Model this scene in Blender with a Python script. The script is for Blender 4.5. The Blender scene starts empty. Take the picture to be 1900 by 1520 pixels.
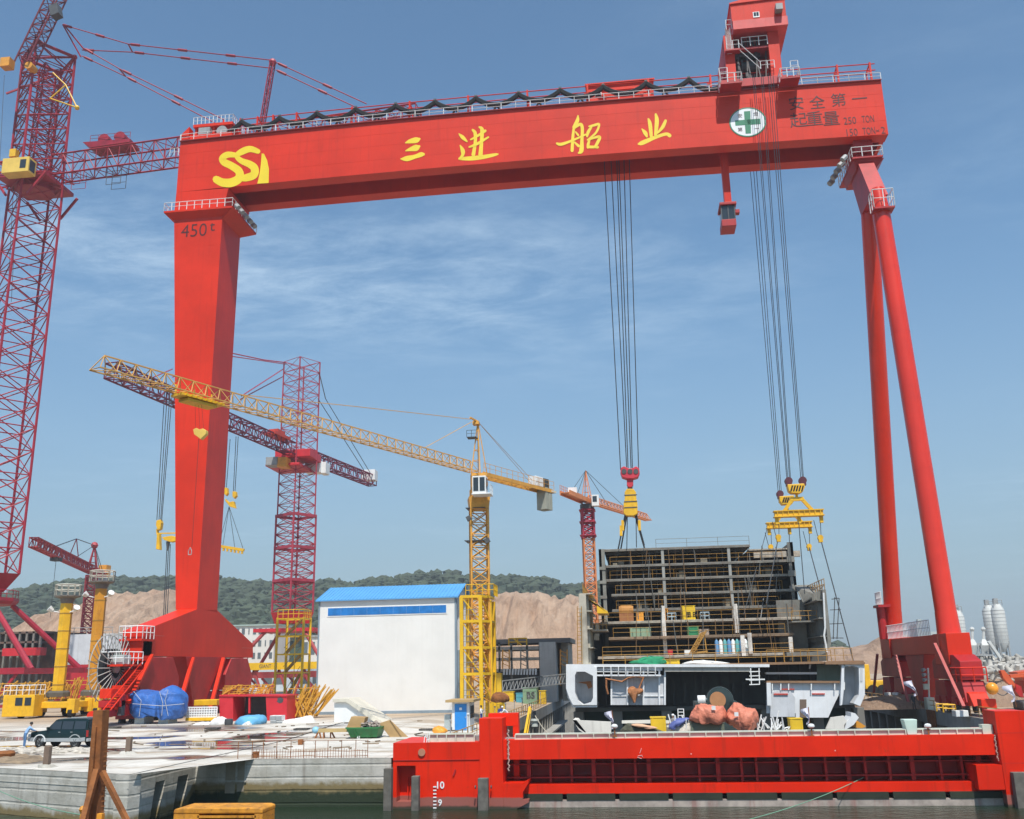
import bpy, bmesh, math, random
from mathutils import Vector, Matrix
random.seed(7)
S = bpy.context.scene
COL = S.collection
RAD = math.radians
# ------------------------------------------------------------------ camera
CF, CPITCH, CROLL, CYAW, CH = 1764.6, .26359, .02119, .1182, 5.3
_cy, _sy = math.cos(CYAW), math.sin(CYAW)
FW = Vector((-_sy*math.cos(CPITCH), _cy*math.cos(CPITCH), math.sin(CPITCH)))
_r = Vector((_cy, _sy, 0)); _u = _r.cross(FW)
RT = math.cos(CROLL)*_r - math.sin(CROLL)*_u
UP = math.sin(CROLL)*_r + math.cos(CROLL)*_u
CAM = Vector((0, 0, CH))
cd = bpy.data.cameras.new('camera'); cam = bpy.data.objects.new('camera', cd); COL.objects.link(cam)
cam.matrix_world = Matrix(((RT.x, UP.x, -FW.x, 0), (RT.y, UP.y, -FW.y, 0), (RT.z, UP.z, -FW.z, CH), (0, 0, 0, 1)))
cd.sensor_width = 36; cd.lens = 36*CF/1900; cd.clip_start = .5; cd.clip_end = 20000
S.camera = cam

def at(px, py, X=None, Y=None, Z=None):
    """point of the place seen at a photo pixel, on the plane X=, Y= or Z="""
    d = FW*CF + RT*(px-950) - UP*(py-760)
    if X is not None: t = X/d.x
    elif Y is not None: t = Y/d.y
    else: t = (Z-CH)/d.z
    return CAM + d*t

# ------------------------------------------------------------------ world, sun
SUN = Vector((math.sin(RAD(14))*math.cos(RAD(60)), -math.cos(RAD(14))*math.cos(RAD(60)), math.sin(RAD(60))))
W = bpy.data.worlds.new('World'); S.world = W; W.use_nodes = True
nt = W.node_tree; nt.nodes.clear()
def N(nt, t, **k):
    n = nt.nodes.new(t)
    for a, b in k.items(): setattr(n, a, b)
    return n
def LK(nt, a, b): nt.links.new(a, b)
out = N(nt, 'ShaderNodeOutputWorld'); bg = N(nt, 'ShaderNodeBackground')
sky = N(nt, 'ShaderNodeTexSky'); sky.sky_type = 'NISHITA'; sky.sun_disc = False
sky.sun_elevation = RAD(60); sky.sun_rotation = RAD(166)
sky.air_density = 1.0; sky.dust_density = .6; sky.ozone_density = 2.2; sky.altitude = 0
tc = N(nt, 'ShaderNodeTexCoord'); sep = N(nt, 'ShaderNodeSeparateXYZ'); LK(nt, tc.outputs['Generated'], sep.inputs[0])
def MA(nt, op, a, b=None, c=None, clamp=False):
    n = N(nt, 'ShaderNodeMath', operation=op, use_clamp=clamp)
    for i, v in enumerate((a, b, c)):
        if v is None: continue
        if isinstance(v, (int, float)): n.inputs[i].default_value = v
        else: LK(nt, v, n.inputs[i])
    return n.outputs[0]
def RNG(nt, v, a, b, c=0., d=1.):
    n = N(nt, 'ShaderNodeMapRange', interpolation_type='SMOOTHSTEP')
    LK(nt, v, n.inputs[0])
    for i, q in enumerate((a, b, c, d)): n.inputs[i+1].default_value = q
    return n.outputs[0]
# thin cirrus: planar projection of the direction, streaked noise
zz = MA(nt, 'MAXIMUM', sep.outputs[2], .03)
cx = MA(nt, 'DIVIDE', sep.outputs[0], zz); cyy = MA(nt, 'DIVIDE', sep.outputs[1], zz)
cmb = N(nt, 'ShaderNodeCombineXYZ'); LK(nt, cx, cmb.inputs[0]); LK(nt, cyy, cmb.inputs[1])
mp = N(nt, 'ShaderNodeMapping'); LK(nt, cmb.outputs[0], mp.inputs[0])
mp.inputs['Rotation'].default_value = (0, 0, RAD(38)); mp.inputs['Scale'].default_value = (1.5, 2.3, 1)
n1 = N(nt, 'ShaderNodeTexNoise'); n1.inputs['Scale'].default_value = 2.0; n1.inputs['Detail'].default_value = 9; n1.inputs['Roughness'].default_value = .68
n1.inputs['Distortion'].default_value = .25; LK(nt, mp.outputs[0], n1.inputs['Vector'])
n2 = N(nt, 'ShaderNodeTexNoise'); n2.inputs['Scale'].default_value = .55; n2.inputs['Detail'].default_value = 3; LK(nt, cmb.outputs[0], n2.inputs['Vector'])
el = sep.outputs[2]; az = sep.outputs[0]
band = MA(nt, 'MULTIPLY', RNG(nt, el, .27, .37), RNG(nt, el, .50, .41))
slot = MA(nt, 'MULTIPLY', RNG(nt, az, -.70, -.45), RNG(nt, az, .26, -.22))
m1 = MA(nt, 'MULTIPLY', band, slot)
wisp = MA(nt, 'MULTIPLY', RNG(nt, n1.outputs[0], .32, .88), MA(nt, 'ADD', MA(nt, 'MULTIPLY', m1, .62), MA(nt, 'MULTIPLY', RNG(nt, n2.outputs[0], .46, .7), .26)))
hz = RNG(nt, el, .44, -.04, 0, .80)
hs_ = N(nt, 'ShaderNodeHueSaturation'); hs_.inputs['Saturation'].default_value = 1.0; hs_.inputs['Value'].default_value = 1.0; LK(nt, sky.outputs[0], hs_.inputs['Color'])
mixh = N(nt, 'ShaderNodeMix', data_type='RGBA'); mixh.inputs[7].default_value = (2.40, 2.52, 2.98, 1)
LK(nt, hz, mixh.inputs[0]); LK(nt, hs_.outputs[0], mixh.inputs[6])
mixc = N(nt, 'ShaderNodeMix', data_type='RGBA'); mixc.inputs[7].default_value = (5.6, 5.7, 6.7, 1)
LK(nt, MA(nt, 'MULTIPLY', wisp, 1.0, clamp=True), mixc.inputs[0]); LK(nt, mixh.outputs[2], mixc.inputs[6])
tn = N(nt, 'ShaderNodeMix', data_type='RGBA', blend_type='MULTIPLY'); tn.inputs[0].default_value = 1; tn.inputs[7].default_value = (.81, 1.01, 1.02, 1); LK(nt, mixc.outputs[2], tn.inputs[6]); LK(nt, tn.outputs[2], bg.inputs[0]); bg.inputs[1].default_value = .135
LK(nt, bg.outputs[0], out.inputs[0])
sd = bpy.data.lights.new('sun', 'SUN'); sun = bpy.data.objects.new('sun', sd); COL.objects.link(sun)
sd.energy = 4.6; sd.angle = RAD(.55); sd.color = (1, .955, .88)
sun.rotation_mode = 'QUATERNION'; sun.rotation_quaternion = (-SUN).to_track_quat('-Z', 'Y'); sun.location = (0, -30, 120)
S.view_settings.view_transform = 'Standard'; S.view_settings.look = 'None'
S.view_settings.exposure = 0.2; S.view_settings.gamma = 1; S.view_settings.use_curve_mapping = False
S.render.engine = 'CYCLES'
S.cycles.max_bounces = 6; S.cycles.volume_bounces = 0

# ------------------------------------------------------------------ materials
MATS = {}
def mat(name, col, rough=.6, metal=0., var=.12, scale=.6, streak=0., dirt=(.12, .09, .06), bump=.0, spec=.5, rust=0., rustcol=(.16, .055, .02), fine=0., alpha=None):
    """painted / raw surface: base colour, large variation, vertical rain streaks, rust blotches, bump"""
    if name in MATS: return MATS[name]
    m = bpy.data.materials.new(name); m.use_nodes = True; t = m.node_tree
    b = t.nodes['Principled BSDF']; b.inputs['Roughness'].default_value = rough; b.inputs['Metallic'].default_value = metal
    b.inputs['Specular IOR Level'].default_value = spec
    g = N(t, 'ShaderNodeNewGeometry'); pos = g.outputs['Position']
    n = N(t, 'ShaderNodeTexNoise'); n.inputs['Scale'].default_value = scale; n.inputs['Detail'].default_value = 6; n.inputs['Roughness'].default_value = .6
    LK(t, pos, n.inputs['Vector'])
    f = RNG(t, n.outputs[0], .25, .75, 1-var, 1+var)
    mx = N(t, 'ShaderNodeMix', data_type='RGBA', blend_type='MULTIPLY'); mx.inputs[0].default_value = 1
    mx.inputs[6].default_value = (*col, 1); LK(t, f, mx.inputs[7]); c = mx.outputs[2]
    if streak:
        p = N(t, 'ShaderNodeMapping'); LK(t, pos, p.inputs[0]); p.inputs['Scale'].default_value = (2.6, 2.6, .16)
        s = N(t, 'ShaderNodeTexNoise'); s.inputs['Scale'].default_value = 1.; s.inputs['Detail'].default_value = 5; LK(t, p.outputs[0], s.inputs['Vector'])
        k = RNG(t, s.outputs[0], .5, .78, 0, streak)
        m2 = N(t, 'ShaderNodeMix', data_type='RGBA'); LK(t, k, m2.inputs[0]); LK(t, c, m2.inputs[6]); m2.inputs[7].default_value = (*dirt, 1); c = m2.outputs[2]
    if rust:
        s = N(t, 'ShaderNodeTexNoise'); s.inputs['Scale'].default_value = scale*2.7; s.inputs['Detail'].default_value = 8; s.inputs['Roughness'].default_value = .7; LK(t, pos, s.inputs['Vector'])
        k = RNG(t, s.outputs[0], .52, .66, 0, rust)
        m2 = N(t, 'ShaderNodeMix', data_type='RGBA'); LK(t, k, m2.inputs[0]); LK(t, c, m2.inputs[6]); m2.inputs[7].default_value = (*rustcol, 1); c = m2.outputs[2]
    LK(t, c, b.inputs['Base Color'])
    if bump:
        s = N(t, 'ShaderNodeTexNoise'); s.inputs['Scale'].default_value = fine or scale*6; s.inputs['Detail'].default_value = 6; LK(t, pos, s.inputs['Vector'])
        bp = N(t, 'ShaderNodeBump'); bp.inputs['Strength'].default_value = 1; bp.inputs['Distance'].default_value = bump; LK(t, s.outputs[0], bp.inputs['Height']); LK(t, bp.outputs[0], b.inputs['Normal'])
    MATS[name] = m
    return m
GRED = mat('gantry_red_paint', (.66, .030, .008), .45, spec=.25, var=.15, scale=.12, streak=.22, dirt=(.36, .02, .012))
CRED = mat('caisson_red_paint', (.66, .030, .006), .45, var=.14, scale=.25, streak=.18, dirt=(.36, .02, .008), rust=.12)
CRIM = mat('crimson_paint', (.34, .014, .032), .5, var=.18, scale=.8)
PINK = mat('faded_red_paint', (.42, .05, .06), .6, var=.15, scale=.8)
DRED = mat('dark_red_paint_and_shade', (.40, .012, .012), .5, var=.2, scale=.5, streak=.2, dirt=(.15, .02, .02))  # dark paint; on the gantry bogies it holds painted-in shade
YEL = mat('yellow_paint', (.76, .43, .012), .5, var=.15, scale=.7, streak=.2, dirt=(.35, .16, .02), rust=.15)
AMB = mat('amber_paint', (.70, .30, .03), .5, var=.18, scale=.8, rust=.2)
ORA = mat('faded_orange_paint', (.66, .22, .07), .6, var=.15, scale=.8)
WHI = mat('white_paint', (.74, .75, .74), .5, var=.06, scale=.8, streak=.15, dirt=(.45, .43, .38))
PWHI = mat('railing_white', (.80, .80, .78), .5, var=.05)
GRY = mat('grey_steel', (.30, .31, .31), .55, var=.2, scale=.5, streak=.25)
DGRY = mat('dark_steel', (.07, .072, .075), .6, var=.3, scale=.8)
BLK = mat('black_rubber', (.008, .008, .009), .85, var=.3)
ROPE = mat('wire_rope', (.07, .075, .08), .5, metal=.4, var=.2)
GLS = mat('dark_glass', (.03, .04, .05), .08, var=.1)
BLU = mat('blue_paint', (.045, .24, .62), .5, var=.1, streak=.1)
LETY = mat('yellow_lettering', (.86, .62, .015), .5, var=.05)
LETD = mat('dark_lettering', (.06, .008, .008), .6, var=.05)
LETW = mat('white_lettering', (.8, .8, .8), .5, var=.05)
GRN = mat('green_lettering', (.02, .20, .10), .5, var=.05)
CARD = mat('cardboard', (.42, .27, .12), .9, var=.12, scale=1.2)
WOOD = mat('weathered_wood', (.12, .11, .095), .9, var=.35, scale=2, streak=.3)
RUST = mat('rusty_steel', (.24, .085, .022), .85, var=.35, scale=1.6, streak=.45, dirt=(.10, .04, .02), bump=.02)
SEC = mat('primer_grey_plate', (.20, .195, .17), .7, var=.3, scale=.4, streak=.5, dirt=(.10, .07, .045), rust=.25)

# ------------------------------------------------------------------ mesh helpers
NOSPLIT = ('writing', 'logo', 'mark', 'seam', 'emblem', 'stain', 'rope', 'sling', 'cladding', 'pane', 'glazing')
class MB:
    def __init__(s): s.v = []; s.f = []; s.g = []
    def add(s, vs, fs):
        o = len(s.v); fo = len(s.f); s.v += [Vector(p) for p in vs]; s.f += [tuple(i+o for i in q) for q in fs]; s.g.append((o, len(s.v), fo, len(s.f))); return s
    def box(s, x0, x1, y0, y1, z0, z1):
        x0, x1 = sorted((x0, x1)); y0, y1 = sorted((y0, y1)); z0, z1 = sorted((z0, z1))
        return s.add([(x0,y0,z0),(x1,y0,z0),(x1,y1,z0),(x0,y1,z0),(x0,y0,z1),(x1,y0,z1),(x1,y1,z1),(x0,y1,z1)],
                     [(0,3,2,1),(4,5,6,7),(0,1,5,4),(1,2,6,5),(2,3,7,6),(3,0,4,7)])
    def obox(s, c, ax, ay, az):
        c, ax, ay, az = map(Vector, (c, ax, ay, az)); vs = []
        for k in (-1, 1):
            for i, j in ((-1,-1),(1,-1),(1,1),(-1,1)): vs.append(c+ax*i+ay*j+az*k)
        return s.add(vs, [(0,3,2,1),(4,5,6,7),(0,1,5,4),(1,2,6,5),(2,3,7,6),(3,0,4,7)])
    def bar(s, p, q, w, h=None, up=(0,0,1)):
        p, q = Vector(p), Vector(q); h = h or w; d = (q-p)
        if d.length < 1e-6: return s
        L = d.length; d.normalize(); up = Vector(up)
        if abs(d.dot(up)) > .98: up = Vector((1,0,0)) if abs(d.x) < .9 else Vector((0,1,0))
        x = d.cross(up).normalized(); y = x.cross(d)
        return s.obox((p+q)/2, x*w/2, y*h/2, d*L/2)
    def tube(s, p, q, r, n=6, r2=None, cap=True):
        p, q = Vector(p), Vector(q); r2 = r if r2 is None else r2; d = (q-p).normalized()
        up = Vector((0,0,1)) if abs(d.z) < .95 else Vector((1,0,0))
        x = d.cross(up).normalized(); y = x.cross(d); vs = []
        for c, rr in ((p, r), (q, r2)):
            for i in range(n):
                a = 2*math.pi*i/n; vs.append(c+x*math.cos(a)*rr+y*math.sin(a)*rr)
        fs = [(i, (i+1)%n, n+(i+1)%n, n+i) for i in range(n)]
        if cap: fs += [tuple(range(n-1, -1, -1)), tuple(range(n, 2*n))]
        return s.add(vs, fs)
    def path(s, pts, r, n=5):
        for a, b in zip(pts, pts[1:]): s.tube(a, b, r, n)
        return s
    def prism(s, pts, off):
        """closed polygon pts (3d) extruded by vector off"""
        n = len(pts); off = Vector(off); pts = [Vector(p) for p in pts]
        return s.add(pts+[p+off for p in pts], [tuple(range(n)), tuple(range(2*n-1, n-1, -1))]+[(i, i+n, (i+1)%n+n, (i+1)%n) for i in range(n)])
    def loft(s, rings, cap=True):
        n = len(rings[0]); o = []
        for r in rings: o += list(r)
        fs = []
        for k in range(len(rings)-1):
            for i in range(n): fs.append((k*n+i, k*n+(i+1)%n, (k+1)*n+(i+1)%n, (k+1)*n+i))
        if cap: fs += [tuple(range(n-1, -1, -1)), tuple(range((len(rings)-1)*n, len(rings)*n))]
        return s.add(o, fs)
    def lathe(s, base, prof, n=20, axis='z'):
        base = Vector(base); rings = []
        for r, h in prof:
            ring = []
            for i in range(n):
                a = 2*math.pi*i/n; c, d = math.cos(a)*r, math.sin(a)*r
                ring.append(base+(Vector((c, d, h)) if axis == 'z' else Vector((c, h, d)) if axis == 'y' else Vector((h, c, d))))
            rings.append(ring)
        return s.loft(rings)
    def ball(s, c, r, n=10, sc=(1,1,1), jit=0):
        c = Vector(c); m = n//2; vs = []
        for j in range(1, m):
            t = math.pi*j/m
            for i in range(n):
                a = 2*math.pi*i/n; k = 1+random.uniform(-jit, jit)
                vs.append(c+Vector((math.sin(t)*math.cos(a)*r*sc[0]*k, math.sin(t)*math.sin(a)*r*sc[1]*k, math.cos(t)*r*sc[2]*k)))
        vs += [c+Vector((0,0,r*sc[2])), c-Vector((0,0,r*sc[2]))]; T, B = len(vs)-2, len(vs)-1; fs = []
        for j in range(m-2):
            for i in range(n): fs.append((j*n+i, (j+1)*n+i, (j+1)*n+(i+1)%n, j*n+(i+1)%n))
        for i in range(n): fs.append((T, i, (i+1)%n)); fs.append((B, (m-2)*n+(i+1)%n, (m-2)*n+i))
        return s.add(vs, fs)
    def clusters(s, tol=.12):
        n = len(s.g); A = []
        for a, b, _, _ in s.g:
            P = s.v[a:b]; A.append([min(p[i] for p in P)-tol for i in range(3)]+[max(p[i] for p in P)+tol for i in range(3)])
        par = list(range(n))
        def fd(i):
            while par[i] != i: par[i] = par[par[i]]; i = par[i]
            return i
        for i in range(n):
            for j in range(i):
                a, b = A[i], A[j]
                if all(a[k] <= b[k+3] and b[k] <= a[k+3] for k in range(3)): par[fd(i)] = fd(j)
        C = {}
        for i in range(n): C.setdefault(fd(i), []).append(i)
        return list(C.values())
    def build(s, name, m, parent=None, smooth=False, bevel=0, sharp=40, split=12):
        """a part; pieces that stand apart become objects of their own"""
        if parent and split and 1 < len(s.g) <= 700 and not any(w in name for w in NOSPLIT):
            cl = s.clusters()
            if 1 < len(cl) <= split:
                R = []
                for c in sorted(cl, key=lambda c: -len(c)):
                    t = MB()
                    for i in c:
                        a, b, fa, fb = s.g[i]; t.add(s.v[a:b], [tuple(k-a for k in q) for q in s.f[fa:fb]])
                    R.append(t.build(name, m, parent, smooth, bevel, sharp, 0))
                return R[0]
        loc = Vector(parent_world(parent)) if parent else Vector((0,0,0))
        me = bpy.data.meshes.new(name); me.from_pydata([tuple(p-loc) for p in s.v], [], s.f)
        bm = bmesh.new(); bm.from_mesh(me); bmesh.ops.recalc_face_normals(bm, faces=bm.faces[:]); bm.to_mesh(me); bm.free()
        for mm in (m if isinstance(m, (list, tuple)) else [m]): me.materials.append(mm)
        if smooth:
            me.polygons.foreach_set('use_smooth', [True]*len(me.polygons))
            me.set_sharp_from_angle(angle=RAD(sharp))
        o = bpy.data.objects.new(name, me); COL.objects.link(o)
        if parent: o.parent = parent
        if bevel:
            b = o.modifiers.new('bevel', 'BEVEL'); b.width = bevel; b.segments = 2; b.limit_method = 'ANGLE'; b.angle_limit = RAD(40)
        return o
def parent_world(o):
    v = Vector((0,0,0))
    while o: v = v+o.location; o = o.parent
    return v
def tag(o, label=None, cat=None, group=None, kind=None):
    if label: o['label'] = label
    if cat: o['category'] = cat
    if group: o['group'] = group
    if kind: o['kind'] = kind
    return o
def thing(name, label, cat, loc=(0,0,0), group=None):
    o = bpy.data.objects.new(name, None); COL.objects.link(o); o.location = loc; o.empty_display_size = .3
    return tag(o, label, cat, group)
def kids(o): return [c for c in bpy.data.objects if c.parent == o]
def dup(o, loc, label=None, group=None, rotz=None, scale=None, par=None):
    c = o.copy(); COL.objects.link(c)
    if par is None:
        c.location = loc
        if rotz is not None: c.rotation_euler = (0, 0, rotz)
        if scale is not None: c.scale = (scale,)*3
        if label: c['label'] = label
        if group: c['group'] = group
    else: c.parent = par
    for k in kids(o): dup(k, None, par=c)
    return c
def text_mb(body, origin, ux, uz, h, mb=None, wide=1., off=.03, weight=0.):
    """flat lettering: origin = lower left, ux/uz unit vectors, h = capital height"""
    cu = bpy.data.curves.new('lettering', 'FONT'); cu.body = body; cu.size = 1; cu.resolution_u = 3; cu.offset = weight
    o = bpy.data.objects.new('lettering', cu); COL.objects.link(o); bpy.context.view_layer.update()
    me = bpy.data.meshes.new_from_object(o.evaluated_get(bpy.context.evaluated_depsgraph_get()))
    vs = [v.co.copy() for v in me.vertices]; fs = [tuple(p.vertices) for p in me.polygons]
    bpy.data.objects.remove(o); bpy.data.curves.remove(cu); bpy.data.meshes.remove(me)
    mb = mb or MB()
    if not vs: return mb
    y1 = max(v.y for v in vs); y0 = min(min(v.y for v in vs), 0) if len(body) == 1 and ord(body[0]) > 255 else 0
    x0 = min(v.x for v in vs); k = h/max(y1-y0, .3) if ord(body[0]) < 256 else h/.88
    ux, uz = Vector(ux), Vector(uz); nrm = ux.cross(uz).normalized()*off
    if ord(body[0]) > 255: x0 = 0; y0 = -.1
    return mb.add([Vector(origin)+ux*(v.x-x0)*k*wide+uz*(v.y-y0)*k+nrm for v in vs], fs)
def brush(mb, pts, conv, depth=.012, layer=0):
    """brush stroke: pts (x, y, width) in drawing units, conv maps to the place"""
    P = []
    # catmull-rom resample
    q = [pts[0]]+list(pts)+[pts[-1]]
    for i in range(1, len(q)-2):
        for k in range(6):
            t = k/6; a, b, c, d = q[i-1], q[i], q[i+1], q[i+2]
            P.append(tuple(.5*(2*b[j]+(c[j]-a[j])*t+(2*a[j]-5*b[j]+4*c[j]-d[j])*t*t+(3*b[j]-a[j]-3*c[j]+d[j])*t**3) for j in range(3)))
    P.append(q[-2]); L = []; R = []
    for i, (x, y, w) in enumerate(P):
        x2, y2, _ = P[min(i+1, len(P)-1)]; x1, y1, _ = P[max(i-1, 0)]
        dx, dy = x2-x1, y2-y1; l = math.hypot(dx, dy) or 1; nx, ny = -dy/l*w/2, dx/l*w/2
        L.append(conv(x+nx, y+ny)); R.append(conv(x-nx, y-ny))
    n = len(P); off = Vector((0, -.02-.008*layer, 0))
    mb.add([p+off for p in L+R], [(i, i+1, n+i+1, n+i) for i in range(n-1)])
    for e in (0, -1):      # round tips
        x, y, w = P[e]; ring = [conv(x+math.cos(a*math.pi/4)*w/2, y+math.sin(a*math.pi/4)*w/2)+off*1.05 for a in range(8)]
        mb.add(ring, [tuple(range(8))])
def railing(mb, pts, h=1.1, step=1.6, r=.035, mid=True):
    """posts and rails along a polyline"""
    for a, b in zip(pts, pts[1:]):
        a, b = Vector(a), Vector(b); L = (b-a).length; n = max(1, round(L/step))
        for i in range(n+1):
            p = a.lerp(b, i/n); mb.tube(p, p+Vector((0,0,h)), r, 4)
        up = Vector((0,0,h)); mb.tube(a+up, b+up, r, 4)
        if mid: mb.tube(a+up*.5, b+up*.5, r*.8, 4)
    return mb
def truss(mb, p, q, u, v, n, rc, rb, faces=(0,1,2,3), taper=1., cross=True, x=False):
    """square lattice: u, v = half side vectors at p (taper at q)"""
    p, q, u, v = map(Vector, (p, q, u, v))
    def ring(t):
        c = p.lerp(q, t); k = 1+(taper-1)*t
        return [c-u*k-v*k, c+u*k-v*k, c+u*k+v*k, c-u*k+v*k]
    R = [ring(i/n) for i in range(n+1)]
    for j in range(4): mb.tube(R[0][j], R[-1][j], rc, 5)
    for i in range(n):
        for j in faces:
            k = (j+1) % 4
            if x: mb.tube(R[i][j], R[i+1][k], rb, 4, cap=False); mb.tube(R[i][k], R[i+1][j], rb, 4, cap=False)
            elif (i+j) % 2: mb.tube(R[i][j], R[i+1][k], rb, 4, cap=False)
            else: mb.tube(R[i][k], R[i+1][j], rb, 4, cap=False)
            if cross: mb.tube(R[i+1][j], R[i+1][k], rb, 4, cap=False)
    return mb
def tri_truss(mb, p, q, hw, hh, n, rc, rb):
    """triangular jib: two bottom chords, one top chord"""
    p, q = Vector(p), Vector(q); d = (q-p).normalized(); s = d.cross(Vector((0,0,1))).normalized()*hw; up = Vector((0,0,hh))
    A = [p.lerp(q, i/n)-s for i in range(n+1)]; B = [p.lerp(q, i/n)+s for i in range(n+1)]
    T = [p.lerp(q, (i+.5)/n)+up for i in range(n)]
    mb.tube(A[0], A[-1], rc, 5); mb.tube(B[0], B[-1], rc, 5); mb.tube(T[0], T[-1], rc, 5)
    for i in range(n):
        for c in (A, B):
            mb.tube(c[i], T[i], rb, 4, cap=False); mb.tube(c[i+1], T[i], rb, 4, cap=False)
        mb.tube(A[i], B[i], rb, 4, cap=False); mb.tube(A[i], B[i+1], rb, 4, cap=False)
    mb.tube(A[n], B[n], rb, 4)
    return mb
V = Vector
# ================================================================== SETTING
def custom(name): 
    m = bpy.data.materials.new(name); m.use_nodes = True; t = m.node_tree; return m, t, t.nodes['Principled BSDF']
def noise(t, pos, sc, det=6, rough=.6, scale=None, dist=0):
    if scale:
        p = N(t, 'ShaderNodeMapping'); LK(t, pos, p.inputs[0]); p.inputs['Scale'].default_value = scale; pos = p.outputs[0]
    n = N(t, 'ShaderNodeTexNoise'); n.inputs['Scale'].default_value = sc; n.inputs['Detail'].default_value = det; n.inputs['Roughness'].default_value = rough; n.inputs['Distortion'].default_value = dist
    LK(t, pos, n.inputs['Vector']); return n.outputs[0]
def mixc_(t, f, a, b):
    m = N(t, 'ShaderNodeMix', data_type='RGBA')
    if isinstance(f, (int, float)): m.inputs[0].default_value = f
    else: LK(t, f, m.inputs[0])
    for i, v in ((6, a), (7, b)):
        if isinstance(v, tuple): m.inputs[i].default_value = (*v, 1)
        else: LK(t, v, m.inputs[i])
    return m.outputs[2]
def bumpn(t, b, h, d, s=1):
    bp = N(t, 'ShaderNodeBump'); bp.inputs['Strength'].default_value = s; bp.inputs['Distance'].default_value = d; LK(t, h, bp.inputs['Height']); LK(t, bp.outputs[0], b.inputs['Normal'])
# ground: pale concrete yard with drying puddles on the left, tan dirt elsewhere
GM, t, b = custom('yard_surface')
pos = N(t, 'ShaderNodeNewGeometry').outputs['Position']; sp = N(t, 'ShaderNodeSeparateXYZ'); LK(t, pos, sp.inputs[0])
c1 = mixc_(t, RNG(t, noise(t, pos, .35, 8), .3, .7), (.50, .47, .41), (.66, .63, .57))
c1 = mixc_(t, RNG(t, noise(t, pos, .12, 7, .65, (1, 2.2, 1)), .50, .62), c1, (.40, .33, .25))
dirt = mixc_(t, RNG(t, noise(t, pos, .2, 9, .7), .3, .7), (.30, .215, .14), (.47, .37, .26))
fdirt = MA(t, 'MAXIMUM', RNG(t, MA(t, 'ADD', sp.outputs[1], MA(t, 'MULTIPLY', noise(t, pos, .1, 4), 14)), 96, 112), RNG(t, sp.outputs[0], 31.5, 34))
bk = N(t, 'ShaderNodeTexBrick'); bk.offset = 0; bk.inputs['Color1'].default_value = bk.inputs['Color2'].default_value = (0,0,0,1); bk.inputs['Mortar'].default_value = (1,1,1,1)
for k_, v_ in (('Scale', 1), ('Mortar Size', .035), ('Brick Width', 5.2), ('Row Height', 5.2)): bk.inputs[k_].default_value = v_
LK(t, pos, bk.inputs['Vector'])
c1 = mixc_(t, MA(t, 'MULTIPLY', bk.outputs['Fac'], .55), c1, (.17, .14, .11))
vo = N(t, 'ShaderNodeTexVoronoi'); vo.feature = 'DISTANCE_TO_EDGE'; vo.inputs['Scale'].default_value = .22; LK(t, pos, vo.inputs['Vector'])
c1 = mixc_(t, MA(t, 'MULTIPLY', RNG(t, vo.outputs['Distance'], .012, .0), .5), c1, (.2, .17, .13))
c1 = mixc_(t, RNG(t, noise(t, pos, .9, 8, .75, (.35, 1.6, 1)), .58, .72, 0, .55), c1, (.25, .21, .17))
base = mixc_(t, fdirt, c1, dirt)
pud = RNG(t, noise(t, pos, .085, 5, .55, (1, 2.6, 1), .8), .53, .56)
zone = MA(t, 'MULTIPLY', MA(t, 'MULTIPLY', RNG(t, sp.outputs[1], 57, 62), RNG(t, sp.outputs[1], 96, 84)), RNG(t, sp.outputs[0], -24, -30))
pud = MA(t, 'MULTIPLY', pud, zone)
damp = MA(t, 'MULTIPLY', RNG(t, noise(t, pos, .085, 5, .55, (1, 2.6, 1), .8), .48, .54), zone)
base = mixc_(t, damp, base, (.20, .155, .115)); base = mixc_(t, pud, base, (.10, .075, .055))
LK(t, base, b.inputs['Base Color']); LK(t, MA(t, 'MULTIPLY_ADD', pud, -.84, .88), b.inputs['Roughness'])
bumpn(t, b, MA(t, 'MULTIPLY', noise(t, pos, 1.4, 8, .65), MA(t, 'SUBTRACT', 1, pud)), .05)
# harbour concrete: board marks, streaks, weed band near the water
QM, t, b = custom('harbour_concrete')
pos = N(t, 'ShaderNodeNewGeometry').outputs['Position']; sp = N(t, 'ShaderNodeSeparateXYZ'); LK(t, pos, sp.inputs[0])
c = mixc_(t, RNG(t, noise(t, pos, .8, 8, .65), .3, .7), (.36, .34, .29), (.52, .50, .45))
c = mixc_(t, RNG(t, noise(t, pos, 1, 6, .6, (1.6, 1.6, .13)), .52, .76, 0, .6), c, (.17, .14, .11))
c = mixc_(t, RNG(t, noise(t, pos, 1.5, 7, .75), .62, .7, 0, .5), c, (.12, .11, .09))
zw = MA(t, 'ADD', MA(t, 'ADD', sp.outputs[2], RNG(t, sp.outputs[1], 60.8, 59.5, 0, .8)), MA(t, 'MULTIPLY', noise(t, pos, 1.3, 8, .7), .9))
c = mixc_(t, RNG(t, zw, -.75, -1.15), c, (.20, .15, .065)); c = mixc_(t, RNG(t, zw, -1.25, -1.65), c, (.018, .03, .012))
LK(t, c, b.inputs['Base Color']); b.inputs['Roughness'].default_value = .85
wv = N(t, 'ShaderNodeTexWave'); wv.wave_type = 'BANDS'; wv.bands_direction = 'Z'; wv.inputs['Scale'].default_value = .42; wv.inputs['Distortion'].default_value = .3; LK(t, pos, wv.inputs[0])
bumpn(t, b, MA(t, 'ADD', noise(t, pos, 3, 8, .7), MA(t, 'MULTIPLY', RNG(t, wv.outputs[1], .9, 1), -.6)), .04)
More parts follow.
